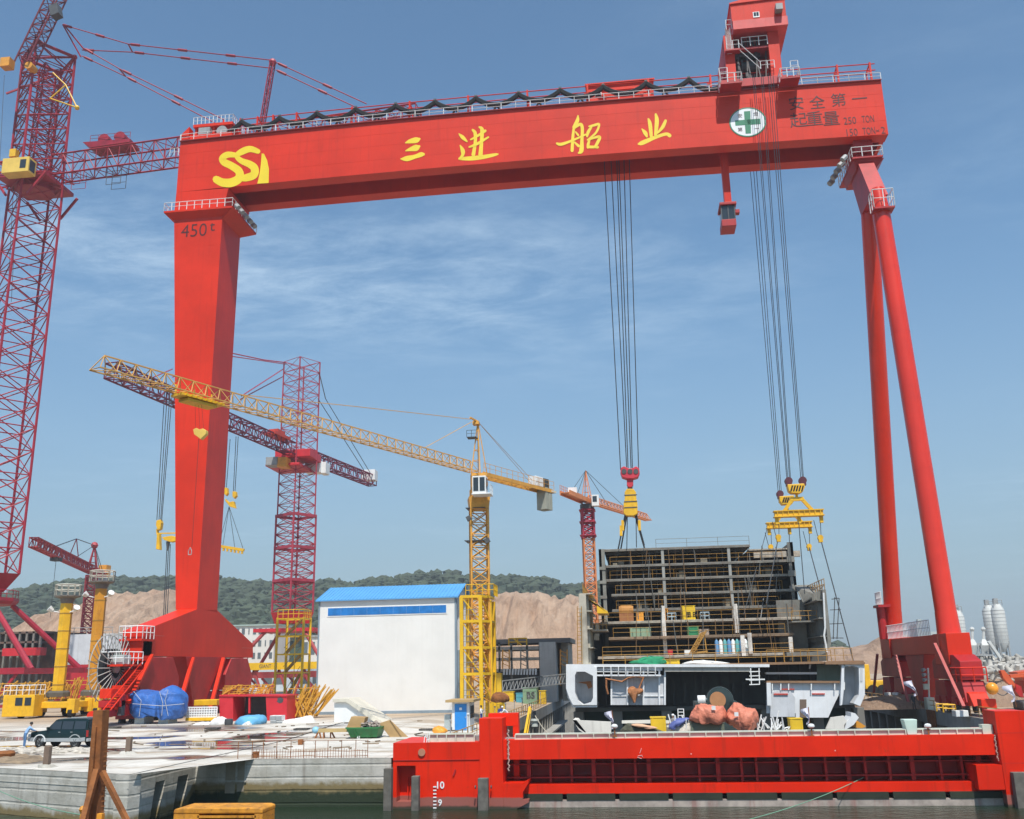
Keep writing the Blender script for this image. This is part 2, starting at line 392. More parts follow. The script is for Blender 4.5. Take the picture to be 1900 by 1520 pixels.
# water
WM, t, b = custom('harbour_water')
pos = N(t, 'ShaderNodeNewGeometry').outputs['Position']
b.inputs['Base Color'].default_value = (.012, .026, .012, 1); b.inputs['Roughness'].default_value = .06; b.inputs['IOR'].default_value = 1.33
bumpn(t, b, MA(t, 'ADD', noise(t, pos, 1.1, 5, .6, (1, 1.7, 1)), MA(t, 'MULTIPLY', noise(t, pos, 4.5, 4, .6), .35)), .22)
SM, t, b = custom('sea_water')
pos = N(t, 'ShaderNodeNewGeometry').outputs['Position']
b.inputs['Base Color'].default_value = (.05, .09, .10, 1); b.inputs['Roughness'].default_value = .25
bumpn(t, b, noise(t, pos, .4, 5), .3)

def gz(x, y):
    k = min(1, max(0, (y-74)/20)); k = k*k*(3-2*k); e = min(1, max(0, (-14-x)/6))
    return .5*k*e
def qy(x): return 60.9 if x > -27.6 else 52.6+(-27.8-x)*.403     # quay front line
DX0, DX1 = -12.3, 30.2                                             # dock walls
m = MB()
def zone_grid(xs, y0f, rs):
    rows = [[(x, y0f(x)+r, gz(x, y0f(x)+r)) for x in xs] for r in rs]
    vs = [p for r in rows for p in r]; n = len(xs)
    m.add(vs, [(j*n+i, j*n+i+1, (j+1)*n+i+1, (j+1)*n+i) for j in range(len(rows)-1) for i in range(n-1)])
rs = [0]+[1.5*i for i in range(1, 40)]+[64, 70, 80, 95, 115, 140, 180, 240, 340, 500, 800, 1300, 2200, 4500]
zone_grid([-4000, -1500, -700, -350, -200, -140, -110, -95, -80, -70, -62, -56, -50, -45, -40, -36, -32, -29.5, -27.8], qy, rs)
zone_grid([-27.6, -24, -20, -17, -14.5, DX0], qy, rs)
zone_grid([DX0, 0, 15, DX1], lambda x: 205, [0, 40, 100, 200, 400, 800, 1500, 4400])
zone_grid([DX1, 32, 36, 42, 50, 60, 75, 95, 120, 160], lambda x: 62.5, rs[:-9]+[140, 178])
zone_grid([DX1, 60, 100], lambda x: 240, [0, 60, 200])
g = m.build('yard_ground', GM, smooth=True); tag(g, 'pale concrete shipyard ground with brown puddles, turning to tan dirt', kind='structure')
# dock pit
m = MB(); m.add([(DX0, 61, -9.2), (DX1, 61, -9.2), (DX1, 205, -9.2), (DX0, 205, -9.2)], [(0,1,2,3)])
m.add([(DX0, 205, -9.2), (DX1, 205, -9.2), (DX1, 205, 0), (DX0, 205, 0)], [(0,1,2,3)])
DCK = mat('dock_floor_concrete', (.10, .098, .088), .9, var=.3, scale=.3)
tag(m.build('dock_floor', DCK), 'dark concrete floor of the dry dock', kind='structure')
m = MB(); m.add([(-400, -60, -2.8), (300, -60, -2.8), (300, 61, -2.8), (-400, 61, -2.8)], [(0,1,2,3)])
m.add([(-400, 61, -2.8), (-26, 61, -2.8), (-26, 64, -2.8), (-400, 64, -2.8)], [(0,1,2,3)])
tag(m.build('harbour_water', WM), 'dark green harbour water', kind='structure')
m = MB(); m.add([(75, 295, -3), (4500, 295, -3), (9000, 9000, -3), (600, 9000, -3), (280, 800, -3)], [(0,1,2,3,4)])
tag(m.build('sea', SM), 'hazy grey sea beyond the breakwater', kind='structure')
m = MB(); m.add([(-9000, -500, -9.6), (9000, -500, -9.6), (9000, 9000, -9.6), (-9000, 9000, -9.6)], [(0,1,2,3)])
tag(m.build('seabed', DCK), 'dark seabed under water and ground', kind='structure')

# quay walls
def wall(pts, zt, zb, th, name, label, m0=None):
    m = MB()
    for a, b in zip(pts, pts[1:]):
        a, b = V(a+(0,)), V(b+(0,)); n = (b-a).cross(V((0,0,1))).normalized()*-th
        m.prism([(a.x, a.y, zb), (b.x, b.y, zb), (b.x, b.y, zt), (a.x, a.y, zt)], n)
    return tag(m.build(name, QM), label, 'quay wall')
# left headland: slanted front face, right side with two sluice openings
R0 = thing('quay_wall', 'concrete quay headland with two dark openings in its right side, beside the rusty post', 'quay wall', (-27.8, 52.6, -2.8))
x2, y2 = -120, 52.6+(120-27.8)*.403
m = MB(); nn = V((.403, 1, 0)).normalized()
m.prism([(x2, y2, -5), (-27.8, 52.6, -5), (-27.8, 52.6, -.02), (x2, y2, -.02)], nn*.8)
# form-tie dimples and a projecting coping line
m.prism([(x2, y2, -.75), (-27.8, 52.6, -.75), (-27.8, 52.6, -.72), (x2, y2, -.72)], -nn*.03)
dd = V((-1, .403, 0)).normalized()
for i in range(40):
    for z in (-1.15, -1.95):
        p = V((-28.4, 52.84, z))+dd*(i*1.35+.3*(z < -1.5)); m.tube(p-nn*.015+dd*.0, p+nn*.05, .05, 6)
m.build('front_wall', QM, R0)
m = MB(); m.prism([(x2, y2, -3.2), (-27.8, 52.6, -3.2), (-27.8, 52.6, -2.62), (x2, y2, -2.55)], -nn*3.2); m.build('weedy_footing', mat('wet_weed_concrete', (.035, .042, .018), .7, var=.5, scale=1.5, bump=.08), R0)
m = MB(); xa, xb = -27.8, -27.5
yp = lambda px, py: at(px, py, X=xa).y
o1, o2, o3, o4 = yp(289, 1450), yp(306, 1450), yp(331, 1436), yp(350, 1436)
lo, hi, sl = -5, -.75, .85
for a, b_, sa, sb in ((52.62, o1, 0, sl), (o2, o3, sl, sl), (o4, 60.9, sl, 0)): m.prism([(xa-.8, a, hi), (xa-.8, b_, hi), (xa-.8, b_-sb, lo), (xa-.8, a-sa, lo)], (.8, 0, 0))
m.prism([(xa-.8, 52.62, -.75), (xa, 52.62, -.75), (xa, 52.62, -.02), (xa-.8, 52.62, -.02)], (0, 8.3, 0))
m.build('side_wall', QM, R0)
m = MB(); m.box(xa-2, xa-1.8, 53.6, 60.4, -5, -.75); m.build('recess_back', DGRY, R0)
wq = thing('quay_wall', 'long pale concrete quay wall with weed line, left of the red dock gate', 'quay wall', (-20, 60.9, -2.8))
m = MB(); m.box(-27.85, -15.2, 60.9, 61.7, -5, -.02)
for x in (-26.3, -23.2): m.box(x-.03, x+.03, 60.87, 60.9, -2.9, -.02)
m.build('wall_face', QM, wq)
m = MB(); px_ = lambda p: at(p, 1430, Y=60.88).x; m.box(px_(419), px_(437), 60.88, 60.9, -2.0, -.05); m.box(px_(441), px_(454), 60.88, 60.9, -1.9, -.05); m.build('water_stain', mat('stained_concrete', (.27, .23, .17), .9, streak=.4, scale=2), wq)
m = MB(); m.box(-27.4, px_(458), 60.8, 60.9, -1.35, -1.25); m.build('ledge', QM, wq)
wr = thing('quay_wall', 'concrete quay front right of the dock gate, under the dirt yard', 'quay wall', (40, 62.5, -2.8))
m = MB(); m.box(DX1+.8, 160, 62.4, 63.2, -5, -.02); m.build('wall_face', QM, wr)
# dock side walls: concrete coping beam on posts over the dark pit
DWL = []
for sx, x0, x1, lab, ya in ((-1, DX0, DX0-1.1, 'left dock wall of grey concrete, its coping beam carried on posts, beside the yellow boxes', 61.5), (1, DX1, DX1+1.1, 'right dock wall of grey concrete running beneath the gantry rail', 63)):
    r = DW_ = thing('dock_wall', lab, 'dock wall', (x0, 61.7, -9.2))
    DWL.append(r)
    m = MB(); m.box(x0, x1, ya, 205, -1.3, -.012)
    m.build('coping_beam', mat('coping_concrete', (.30, .30, .29), .85, var=.2, scale=.5, streak=.4, bump=.02), r)
    m = MB(); m.box(x0-sx*-1.15, x0+sx*1.9, ya, 205, -9.2, -1.3); m.build('lower_wall', DCK, r)
    m = MB()
    for i in range(36): m.box(x0+sx*.05, x0+sx*.75, 62.5+i*4, 63.1+i*4, -9.1, -1.3)
    m.build('wall_post', mat('post_concrete', (.33, .32, .29), .9, var=.2, scale=.6), r)

# ------------------------------------------------------------------ hills
def interp(P, x):
    if x <= P[0][0]: return P[0][1]
    for a, b in zip(P, P[1:]):
        if x <= b[0]: k = (x-a[0])/(b[0]-a[0]); k = k*k*(3-2*k)*.5+k*.5; return a[1]+(b[1]-a[1])*k
    return P[-1][1]
from mathutils import noise as mn
def ridge(name, prof, Yr, front, back, m, amp, ns, label, nx=160, rill=0, zb=-.5, seed=0, dy=0):
    """hill whose crest runs along Y = Yr through the listed crest heights"""
    C = sorted((at(px, py+dy, Y=Yr).x, at(px, py+dy, Y=Yr).z) for px, py in prof)
    mb = MB(); x0, x1 = C[0][0], C[-1][0]; T = [i/14 for i in range(15)]+[1+i/6 for i in range(1, 7)]
    H = {}
    vs = []
    for t_ in T:
        for i in range(nx+1):
            x = x0+(x1-x0)*i/nx; h = interp(C, x)
            k = math.sin(min(t_, 1)*math.pi/2)**(1.25 if not rill else .75) if t_ <= 1 else math.cos((t_-1)*math.pi/2)
            y = Yr-front*(1-t_) if t_ <= 1 else Yr+back*(t_-1)
            nz = mn.fractal(V((x/ns+seed, y/ns, seed)), 1, 2, 5)
            edge = min(1, min(i, nx-i)/6)
            z = zb+(h-zb)*k*(.94+.06*edge)+nz*amp*k*(1-.75*(t_ == 1 and not rill))
            if rill: z += (rill*mn.noise(V((x/7, seed, y/60)))+rill*.5*mn.noise(V((x/2.4, seed, y/26)))+rill*.7*(.5-abs(mn.noise(V((x/11+y/40, seed, y/50))))*2))*math.sin(min(t_, 1)*math.pi)
            vs.append((x, y, z if 0 < t_ < 2 else zb))
    n = nx+1; mb.add(vs, [(j*n+i, j*n+i+1, (j+1)*n+i+1, (j+1)*n+i) for j in range(len(T)-1) for i in range(nx)])
    o = tag(mb.build(name, m, smooth=True), label, kind='structure'); return vs, n
FOR = mat('wooded_hillside', (.028, .048, .022), .95, var=.4, scale=.03, bump=1.5, fine=.15)
LEAF = mat('tree_canopy', (.050, .066, .038), .9, var=.4, scale=.035)
QRY, t, b = custom('quarry_rock')
pos = N(t, 'ShaderNodeNewGeometry').outputs['Position']
c = mixc_(t, RNG(t, noise(t, pos, .04, 8, .7), .3, .7), (.48, .30, .19), (.60, .42, .29))
c = mixc_(t, RNG(t, noise(t, pos, .16, 8, .7, (1, .4, .25), .5), .45, .7, 0, .75), c, (.26, .15, .09))
c = mixc_(t, RNG(t, noise(t, pos, .11, 8, .75), .58, .68, 0, .6), c, (.62, .48, .36))
LK(t, c, b.inputs['Base Color']); b.inputs['Roughness'].default_value = .95
bumpn(t, b, noise(t, pos, .22, 9, .75, (1, .5, .35)), 3.5)
vsf, nf = ridge('hills', [(-500, 1195), (-200, 1160), (0, 1138), (60, 1122), (120, 1104), (190, 1088), (250, 1078), (330, 1078), (400, 1081), (470, 1084), (560, 1086), (680, 1087), (720, 1081), (800, 1076), (850, 1074), (930, 1077), (1000, 1084), (1050, 1092), (1085, 1090), (1150, 1083), (1250, 1092), (1350, 1120), (1440, 1180), (1500, 1225)],
      760, 330, 300, FOR, 4, 60, 'dark green wooded hills behind the shipyard', nx=220, dy=7)
mb = MB(); rnd = random.Random(3)
n = nf
for k in range(9800):
    j = rnd.randint(3, 15); i = rnd.randint(0, n-2); a = V(vsf[j*n+i]); b_ = V(vsf[min(j+1, 16)*n+i+1]); p = a.lerp(b_, rnd.random()); p.x += rnd.uniform(-4, 4)
    if p.z < 4: continue
    r = rnd.choice((1.2, 1.6, 2.0, 2.5, 3.0, 3.5))*rnd.uniform(.85, 1.15)*(1.25 if j > 12 else 1)
    mb.ball(p+V((0, 0, r*.45)), r, 6, (1.15, 1.15, rnd.uniform(.75, 1.5)), .36)
tag(mb.build('wood', LEAF), 'dense dark green wood covering the hills', kind='stuff', cat='wood')
ridge('quarry_slope', [(-60, 1262), (20, 1225), (75, 1192), (130, 1164), (185, 1138), (235, 1122), (270, 1107), (300, 1101), (330, 1099), (350, 1108), (375, 1150), (400, 1225)], 500, 110, 60, QRY, 2.5, 16, 'bare tan quarry slope cut into the hill behind the yellow columns', rill=5, seed=4, nx=300)
ridge('quarry_slope', [(700, 1232), (760, 1190), (820, 1140), (880, 1118), (940, 1111), (1000, 1107), (1060, 1110), (1100, 1122), (1160, 1170), (1250, 1225)], 420, 70, 60, QRY, 3, 14, 'bare pinkish quarry face with steep gullies behind the yellow crane mast', rill=6, seed=9, nx=300)
ridge('tan_hill', [(1380, 1228), (1450, 1218), (1540, 1203), (1590, 1196), (1625, 1186), (1655, 1183), (1690, 1196), (1740, 1215), (1790, 1226)], 460, 90, 70, QRY, 3, 22, 'low bare tan hill seen behind the gantry legs', rill=3, seed=2)
for px, py, Y, h, w, sd in ((1850, 1290, 118, 2.2, 16, 1), (1700, 1268, 190, 2.2, 22, 3)):
    c0 = at(px, py, Y=Y); vs = []; nn_ = 22
    for j in range(nn_+1):
        for i in range(nn_*2+1):
            x = c0.x-w+w*i/nn_; y = Y-w*.4+w*.8*j/nn_; e = max(0, 1-((x-c0.x)/w)**2)*max(0, 1-((y-Y)/(w*.4))**2)
            vs.append((x, y, -.05+e**.6*h*(.8+.45*mn.fractal(V((x/5+sd, y/5, sd)), 1, 2, 5))))
    n = nn_*2+1; mm = MB().add(vs, [(j*n+i, j*n+i+1, (j+1)*n+i+1, (j+1)*n+i) for j in range(nn_) for i in range(n-1)])
    tag(mm.build('dirt_mound', QRY, smooth=True), 'low mound of tan dirt behind the orange excavator' if sd == 1 else 'low mound of tan earth beyond the dock wall', kind='structure')
# ================================================================== GANTRY CRANE
YG, YG2 = 108.0, 115.2           # front and rear face of the twin girder
ZB, ZT = 66.85, 74.3
XL, XR = at(334, 272, Y=YG).x, at(1643, 210, Y=YG).x
def cam_z(x):                     # girders are built with a slight upward camber
    t = (x-XL)/(XR-XL); return 4*t*(1-t)*.50
G = thing('gantry_crane', 'giant red goliath gantry crane with yellow lettering spanning the dry dock', 'gantry crane', ((XL+XR)/2, 111.6, 0))
NX = 24
def girder(y0, y1, name, x0=XL, x1=XR):
    rings = []
    for i in range(NX+1):
        x = x0+(x1-x0)*i/NX; c = cam_z(x)
        rings.append([V((x, y0, ZB+c)), V((x, y1, ZB+c)), V((x, y1, ZT+c)), V((x, y0, ZT+c))])
    return MB().loft(rings).build(name, GRED, G)
gf = girder(YG, YG+1.85, 'girder'); gr_ = girder(YG2-1.85, YG2, 'girder')
m = MB()
for x in (XL+.25, XR-.25): m.box(x-.25, x+.25, YG+1.85, YG2-1.85, ZB+.2, ZT-.1)
m.build('end_tie', GRED, G)
m = MB(); m.loft([[V((x, YG+1.85, ZT-.35+cam_z(x))), V((x, YG2-1.85, ZT-.35+cam_z(x))), V((x, YG2-1.85, ZT-.2+cam_z(x))), V((x, YG+1.85, ZT-.2+cam_z(x)))] for x in [XL+.6+(XR-XL-1.2)*i/NX for i in range(NX+1)]]); m.build('gap_shade_plate', DRED, G)  # added plate closing the girder gap, shades the inner webs
# welded plate seams: proud beads on the front web
m = MB()
for i in range(1, 23):
    x = XL+(XR-XL)*i/23; m.box(x-.010, x+.010, YG-.006, YG, ZB+cam_z(x)+.05, ZT+cam_z(x)-.05)
for z in (1.9, 3.9, 5.6):
    for i in range(NX):
        xa = XL+(XR-XL)*i/NX; xb = XL+(XR-XL)*(i+1)/NX
        m.bar((xa, YG-.004, ZB+z+cam_z(xa)), (xb, YG-.004, ZB+z+cam_z(xb)), .012, .010)
m.build('weld_seam', GRED, gf)
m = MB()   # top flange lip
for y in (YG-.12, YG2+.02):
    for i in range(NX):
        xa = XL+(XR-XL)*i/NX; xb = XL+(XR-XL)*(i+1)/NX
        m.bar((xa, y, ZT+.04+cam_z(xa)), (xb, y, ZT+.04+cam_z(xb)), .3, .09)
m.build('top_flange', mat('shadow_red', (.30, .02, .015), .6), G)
# railings along the girder tops
def toprail(y, xs, name='railing'):
    m = MB(); P = [V((x, y, ZT+.08+cam_z(x))) for x in xs]; railing(m, P, 1.0, 2.4, .05); return m.build(name, PWHI, G)
xs = [XL+(XR-XL)*i/NX for i in range(NX+1)]
toprail(YG-.1, xs); toprail(YG2-.1, xs)
# festoon track: two red rails on posts above the front girder
m = MB()
for dz in (2.6, 3.5):
    for i in range(NX):
        xa, xb = xs[i], xs[i+1]
        if xa < XL+4.5: continue
        m.tube((xa, YG+1.6, ZT+dz+cam_z(xa)), (xb, YG+1.6, ZT+dz+cam_z(xb)), .075, 5)
        m.tube((xa, YG+3.4, ZT+dz-.2+cam_z(xa)), (xb, YG+3.4, ZT+dz-.2+cam_z(xb)), .06, 5)
m.build('festoon_rail', GRED, G)
fx = [XL+5.2, XL+7.6, XL+10, XL+12.2, XL+15.5, XL+23.2]+[XL+23.2+i*7.9 for i in range(1, 9)]
fx = [x for x in fx if x < XR-.3]+[XR-.6]
for x in fx:
    m = MB(); z = ZT+cam_z(x); m.bar((x, YG+1.6, z), (x, YG+1.6, z+3.7), .22); m.bar((x, YG+3.4, z), (x, YG+3.4, z+3.4), .14)
    m.bar((x, YG+1.5, z+3.6), (x, YG+3.5, z+3.4), .14); m.bar((x, YG+1.6, z+2.4), (x-.5, YG+1.6, z+2.4), .12)
    m.build('festoon_post', GRED, G)
# left end: stepped top platform, machinery, extra railing
m = MB(); z = ZT+cam_z(XL+3)
m.box(XL+.1, XL+7.0, YG+.4, YG2, z+.2, z+1.1); m.box(XL+1.2, XL+6.8, YG+.9, YG2-1, z+2.6, z+3.0)
for x in (XL+1.5, XL+4, XL+6.5): m.box(x-.15, x+.15, YG+1.2, YG+1.5, z+1, z+2.7)
m.prism([(XL+.1, YG+.05, z), (XL+1.1, YG+.05, z), (XL+1.1, YG+.05, z+2.2), (XL+.1, YG+.05, z+1.2)], (0, 1.2, 0))
m.build('end_platform', GRED, G)
m = MB(); railing(m, [(XL+1.2, YG+.9, z+3), (XL+6.8, YG+.9, z+3), (XL+6.8, YG2-1, z+3)], 1.1, .55, .045); railing(m, [(XL, YG+.1, z+.1), (XL, YG2, z+.1)], 1.1, 1.2, .04)
railing(m, [(XL-1.2, YG-.3, z-2.2), (XL, YG-.3, z-2.2)], 1.1, .6, .04); m.build('railing', PWHI, G)
m = MB(); m.lathe((XL+5.4, YG+.7, z+1.6), [(0, 0), (.75, 0), (.75, .3), (0, .3)], 16, 'y'); m.box(XL+2.2, XL+3.8, YG+.5, YG+1.6, z+1.1, z+2.2); m.build('winch', GRY, G)

# rigid leg: tapered box, inner side vertical
XI = -50.4; YA, YB = 108.0, 113.9
xo = lambda z: at(323, 400, Y=YG).x + (at(325, 1145, Y=YG).x-at(323, 400, Y=YG).x)*(62-z)/(62-12.5)
XO1, XO0 = at(323, 400, Y=YG).x, at(325, 1146, Y=YG).x
ZL0 = 12.5
m = MB()
m.add([(XO0, YA, ZL0), (XI, YA, ZL0), (XI, YB-.3, ZL0), (XO0, YB-.3, ZL0), (XO1, YA, 63.6), (XI, YA, 63.6), (XI, YB, 63.6), (XO1, YB, 63.6)],
      [(0,3,2,1),(4,5,6,7),(0,1,5,4),(1,2,6,5),(2,3,7,6),(3,0,4,7)])
m.add([(XO1, YA, 63.6), (XI, YA, 63.6), (XI, YB, 63.6), (XO1, YB, 63.6), (XL, YG, ZB), (XI+.6, YG, ZB), (XI+.6, YG2, ZB), (XL, YG2, ZB)],
      [(0,1,5,4),(1,2,6,5),(2,3,7,6),(3,0,4,7)])
leg = m.build('rigid_leg', GRED, G)
m = MB(); z = 58.8; m.box(XO1+.1, XI+.008, YA-.008, YA, z, z+.03); 
for z in (50, 40, 30, 21): m.box(XO0-(z-12)/50*3.2+.3, XI, YA-.006, YA, z, z+.02); m.box(XI, XI+.006, YA, YB, z, z+.02)
m.build('weld_seam', GRED, leg)
# platform collar round the leg top
m = MB(); z = 63.6; pa, pb = at(313, 388, Y=YG-1).x, at(418, 380, Y=YG-1).x
m.box(XO1-1.1, XI+1.6, YA-.7, YB+1.6, z, z+.25); m.prism([(XO1-1.1, YA-.7, z), (XO1, YA, z-.8), (XI, YA, z-.8), (XI+1.6, YA-.7, z)], (0, .12, 0))
m.prism([(XI+1.6, YA-.7, z), (XI, YA, z-1.1), (XI, YB, z-1.1), (XI+1.6, YB+1.6, z)], (-.12, 0, 0))
m.build('leg_platform', GRED, leg)
m = MB(); railing(m, [(XO1-1.1, YB+1.6, z+.25), (XO1-1.1, YA-.7, z+.25), (XI+1.6, YA-.7, z+.25), (XI+1.6, YB+1.6, z+.25)], 1.15, 1.0, .05); m.build('platform_railing', PWHI, leg)
m = MB()
for i in range(5): m.tube((XI+1.9, YA-.2+i*1.4, z+.5), (XI+2.3, YA-.3+i*1.4, z+.1), .34, 8)
m.build('floodlight', GRY, leg)
for yy in (): pass
# flared sill at the leg foot
m = MB(); zs, zt_ = 7.1, ZL0; XA = XO0+.25; y0, y1 = 96.0, 125.8
poly = [(y0, zs), (y1, zs), (y1-.3, 8.9), (YB-.2, zt_+.15), (YA, zt_), (y0, 9.7)]
m.prism([(XI, y, z_) for y, z_ in poly], (XA-XI, 0, 0)); sill = m.build('sill_beam', GRED, G, bevel=.04)
m = MB(); m.box(XI, XI+.012, y0+.4, y0+4.5, 9.2, 9.26); m.box(XI, XI+.012, y1-4, y1-.4, 8.3, 8.36); m.build('waterway_mark', mat('pale_red', (.6, .12, .08), .5), sill)
# wheel bogies under the sill
def bogie(yc, xc, dirn, zl, par, near):
    b = thing('bogie', None, None, (xc, yc, 0)); b.parent = par; b.location = V((xc, yc, 0))-V(par.location)
    del_keys(b)
    m = MB(); w = 1.25 if near else 1.0
    m.prism([(xc-w, yc-2.6, zl-.1), (xc-w, yc+2.6, zl-.1), (xc-w, yc+4.3, 4.9), (xc-w, yc+4.3, 3.2), (xc-w, yc-4.3, 3.2), (xc-w, yc-4.3, 4.9)], (2*w, 0, 0))
    m.build('equaliser_beam', DRED, b, bevel=.05)  # bogies in darker red: shade under the sill put into the colour
    m = MB()
    for s in (-1, 1):
        m.prism([(xc-1, yc+s*2.6-1.5, 3.1), (xc-1, yc+s*2.6+1.5, 3.1), (xc-1, yc+s*2.6+2.1, 1.2), (xc-1, yc+s*2.6-2.1, 1.2)], (2, 0, 0))
        for k in (-1, 1): m.box(xc-1.15, xc+1.15, yc+s*2.6+k*1.05-.7, yc+s*2.6+k*1.05+.7, .9, 1.6)
    m.build('wheel_truck', DRED, b, bevel=.04)
    m = MB()
    for s in (-3.65, -1.55, 1.55, 3.65):
        for dx in (-.75, .75): m.tube((xc+dx-.14, yc+s, .62), (xc+dx+.14, yc+s, .62), .55, 14)
    m.build('wheel', DGRY, b)
    return b
def del_keys(o):
    for k in ('label', 'category', 'group'):
        if k in o: del o[k]
XC = (XI+XA)/2
Z7 = 7.1
for yc in (100.2, 121.2): bogie(yc, XC, 1, Z7, G, True)
m = MB()       # central inverted pyramid between the bogies
m.add([(XC-1.2, 106, Z7), (XC+1.2, 106, Z7), (XC+1.2, 116, Z7), (XC-1.2, 116, Z7), (XC-.9, 109.6, 1.0), (XC+.9, 109.6, 1.0), (XC+.9, 111.6, 1.0), (XC-.9, 111.6, 1.0)],
      [(0,3,2,1),(4,5,6,7),(0,1,5,4),(1,2,6,5),(2,3,7,6),(3,0,4,7)])
m.build('anchor_bracket', DRED, G, bevel=.05)
m = MB()
for a, b_ in (((XC+1.4, 112.8, 1.2), (XC+1.4, 115.8, 7.0)), ((XC+1.3, 105.2, 2.4), (XC+1.3, 107.6, 7.0)), ((XC+1.3, 97.8, 7.2), (XC+1.6, 93.2, 2.6))): m.bar(a, b_, .42, .3)
m.build('brace', GRED, G)
# near end: stair tower, cable reel, platforms, buffers
xa = XC
def ebox(m, pr, pt, pb, w, dy, Xr=XI, dx=0):
    p, q = at(pr, pt, X=Xr), at(pr, pb, X=Xr); m.box(Xr-w, Xr, p.y, p.y+dy, q.z, p.z); return p.y, q.z, p.z
m = MB(); yb_, zb__, zt__ = ebox(m, 264, 1189, 1226, 2.2, 2.2); m.build('end_column', GRED, G, bevel=.04)
m = MB(); m.box(XI-2.4, XI+.2, yb_-.4, yb_+2, zt__, zt__+.2); m.box(XI-2.3, XI+.2, yb_-3.8, yb_-.1, zb__-.55, zb__-.35); m.build('end_platform', GRED, G)
zq = zb__-.35
m = MB(); railing(m, [(XI-2.4, yb_+2, zt__+.2), (XI-2.4, yb_-.4, zt__+.2), (XI+.2, yb_-.4, zt__+.2), (XI+.2, yb_+2, zt__+.2)], 1.3, .7, .05)
railing(m, [(XI-2.3, yb_, zq), (XI-2.3, yb_-3.8, zq), (XI+.2, yb_-3.8, zq), (XI+.2, yb_, zq)], 1.2, .9, .05); m.build('railing', PWHI, G)
m = MB(); m.box(XI-1.9, XI-.2, yb_-3.2, yb_-1.6, zq, zq+.9); m.build('control_cabinet', mat('cabinet_grey', (.42, .47, .46), .4), G, bevel=.04)
m = MB(); yc_, z0_, z1_ = ebox(m, 252, 1243, 1274, 2.3, 5.5); m.build('end_housing', GRED, G, bevel=.05)
m = MB(); ebox(m, 230, 1272, 1290, 1.7, 3.4); m.build('end_housing', GRED, G, bevel=.05)
m = MB(); y3, _, z3_ = ebox(m, 207, 1278, 1296, 1.2, 1.3); ebox(m, 215, 1298, 1322, 1.5, 2.6); m.build('drive_box', GRED, G, bevel=.05)
m = MB(); ebox(m, 206, 1300, 1313, 1.3, 1.2); ebox(m, 200, 1318, 1331, 1.5, 1.8); m.build('drive_box', DRED, G, bevel=.05)
m = MB(); p = at(176, 1328, X=XI-.6); m.tube((XI-1.0, p.y, p.z), (XI-1.0, p.y+2.2, p.z), .42, 12); m.bar((XI-1.0, p.y+1.5, p.z), (XI-1.0, p.y+3.4, p.z), .6); m.build('buffer', GRED, G)
m = MB(); 
for k, (pr, pt) in enumerate(((225, 1300), (238, 1296), (247, 1305), (232, 1318))): c = at(pr, pt, X=XI+.1); m.obox(c, V((.25, 0, 0)), V((0, .5, .1)), V((0, -.1, .5)))
m.build('brake_motor', DRED, G, bevel=.04)
m = MB(); c = at(223, 1312, X=XI+.05); m.box(c.x-.1, c.x+.3, c.y-.3, c.y+.4, c.z-.8, c.z+.6); m.build('dark_box', DGRY, G)
m = MB(); a, b_ = at(252, 1244, X=XI+.25), at(191, 1318, X=XI+.25)
for dx in (0, .75): m.tube(a+V((dx, 0, 0)), b_+V((dx, 0, 0)), .075, 5); m.tube(a+V((dx, 0, 1.0)), b_+V((dx, 0, 1.0)), .04, 4)
for i in range(16): c = a.lerp(b_, i/15); m.box(c.x, c.x+.75, c.y-.12, c.y+.12, c.z-.02, c.z+.03)
m.build('stair', GRED, G, split=0)
# cable reel: rim rings and spokes
rc = at(206, 1240, Y=93.4); RR = 3.3
reel = MB()
for dx in (-.45, .45):
    for rr in (RR, 1.1):
        for i in range(32):
            a, b_ = 2*math.pi*i/32, 2*math.pi*(i+1)/32
            reel.tube(rc+V((dx, math.cos(a)*rr, math.sin(a)*rr)), rc+V((dx, math.cos(b_)*rr, math.sin(b_)*rr)), .055, 4, cap=False)
    for i in range(28):
        a = 2*math.pi*i/28; reel.tube(rc+V((dx*1.4, math.cos(a)*1.0, math.sin(a)*1.0)), rc+V((dx*1.1, math.cos(a)*(RR+.2), math.sin(a)*(RR+.2))), .05, 4, cap=False)
rl = reel.build('cable_reel', mat('reel_grey', (.38, .38, .35), .5), G)
m = MB(); m.lathe(rc+V((-.4, 0, 0)), [(1.0, 0), (1.9, 0), (1.9, .8), (1.0, .8)], 26, 'x'); m.build('wound_cable', BLK, rl)
m = MB(); m.lathe(rc+V((-.6, 0, 0)), [(0, 0), (.5, 0), (.5, 1.3), (0, 1.3)], 14, 'x'); m.bar(rc, (xa-2, 95.0, rc.z), .4); m.bar(rc, (xa-2, 95.0, 3.2), .3); m.build('reel_hub', GRY, rl)

# hinged leg: two tubes leaning apart
XT = 31.2
nt_, nb = at(1628, 352, X=XT), at(1766, 1205, X=XT)
ft_, fb = at(1611, 360, X=XT), at(1660, 1195, X=XT)
def legtube(a, b_, r0, r1, r2):
    m = MB(); a2 = a.lerp(b_, .93)
    m.tube(a, a.lerp(b_, .05), r0*.75, 24, r0); m.tube(a.lerp(b_, .05), a2, r0, 28, r1); m.tube(a2, b_, r1*1.02, 28, r2)
    for k in (.2, .35, .5, .65, .8, .93): c = a.lerp(b_, k); d = (b_-a).normalized(); r = r0+(r1-r0)*k; m.tube(c-d*.03, c+d*.03, r*1.012, 28)
    return m.build('leg', mat('glossy_tube_red', (.66, .030, .008), .24, spec=.55, var=.12, scale=.15, streak=.2, dirt=(.36, .02, .012)), G, smooth=True, sharp=30)
legtube(nt_, nb, .98, 1.02, 1.2); legtube(ft_, fb, .98, 1.0, 1.05)
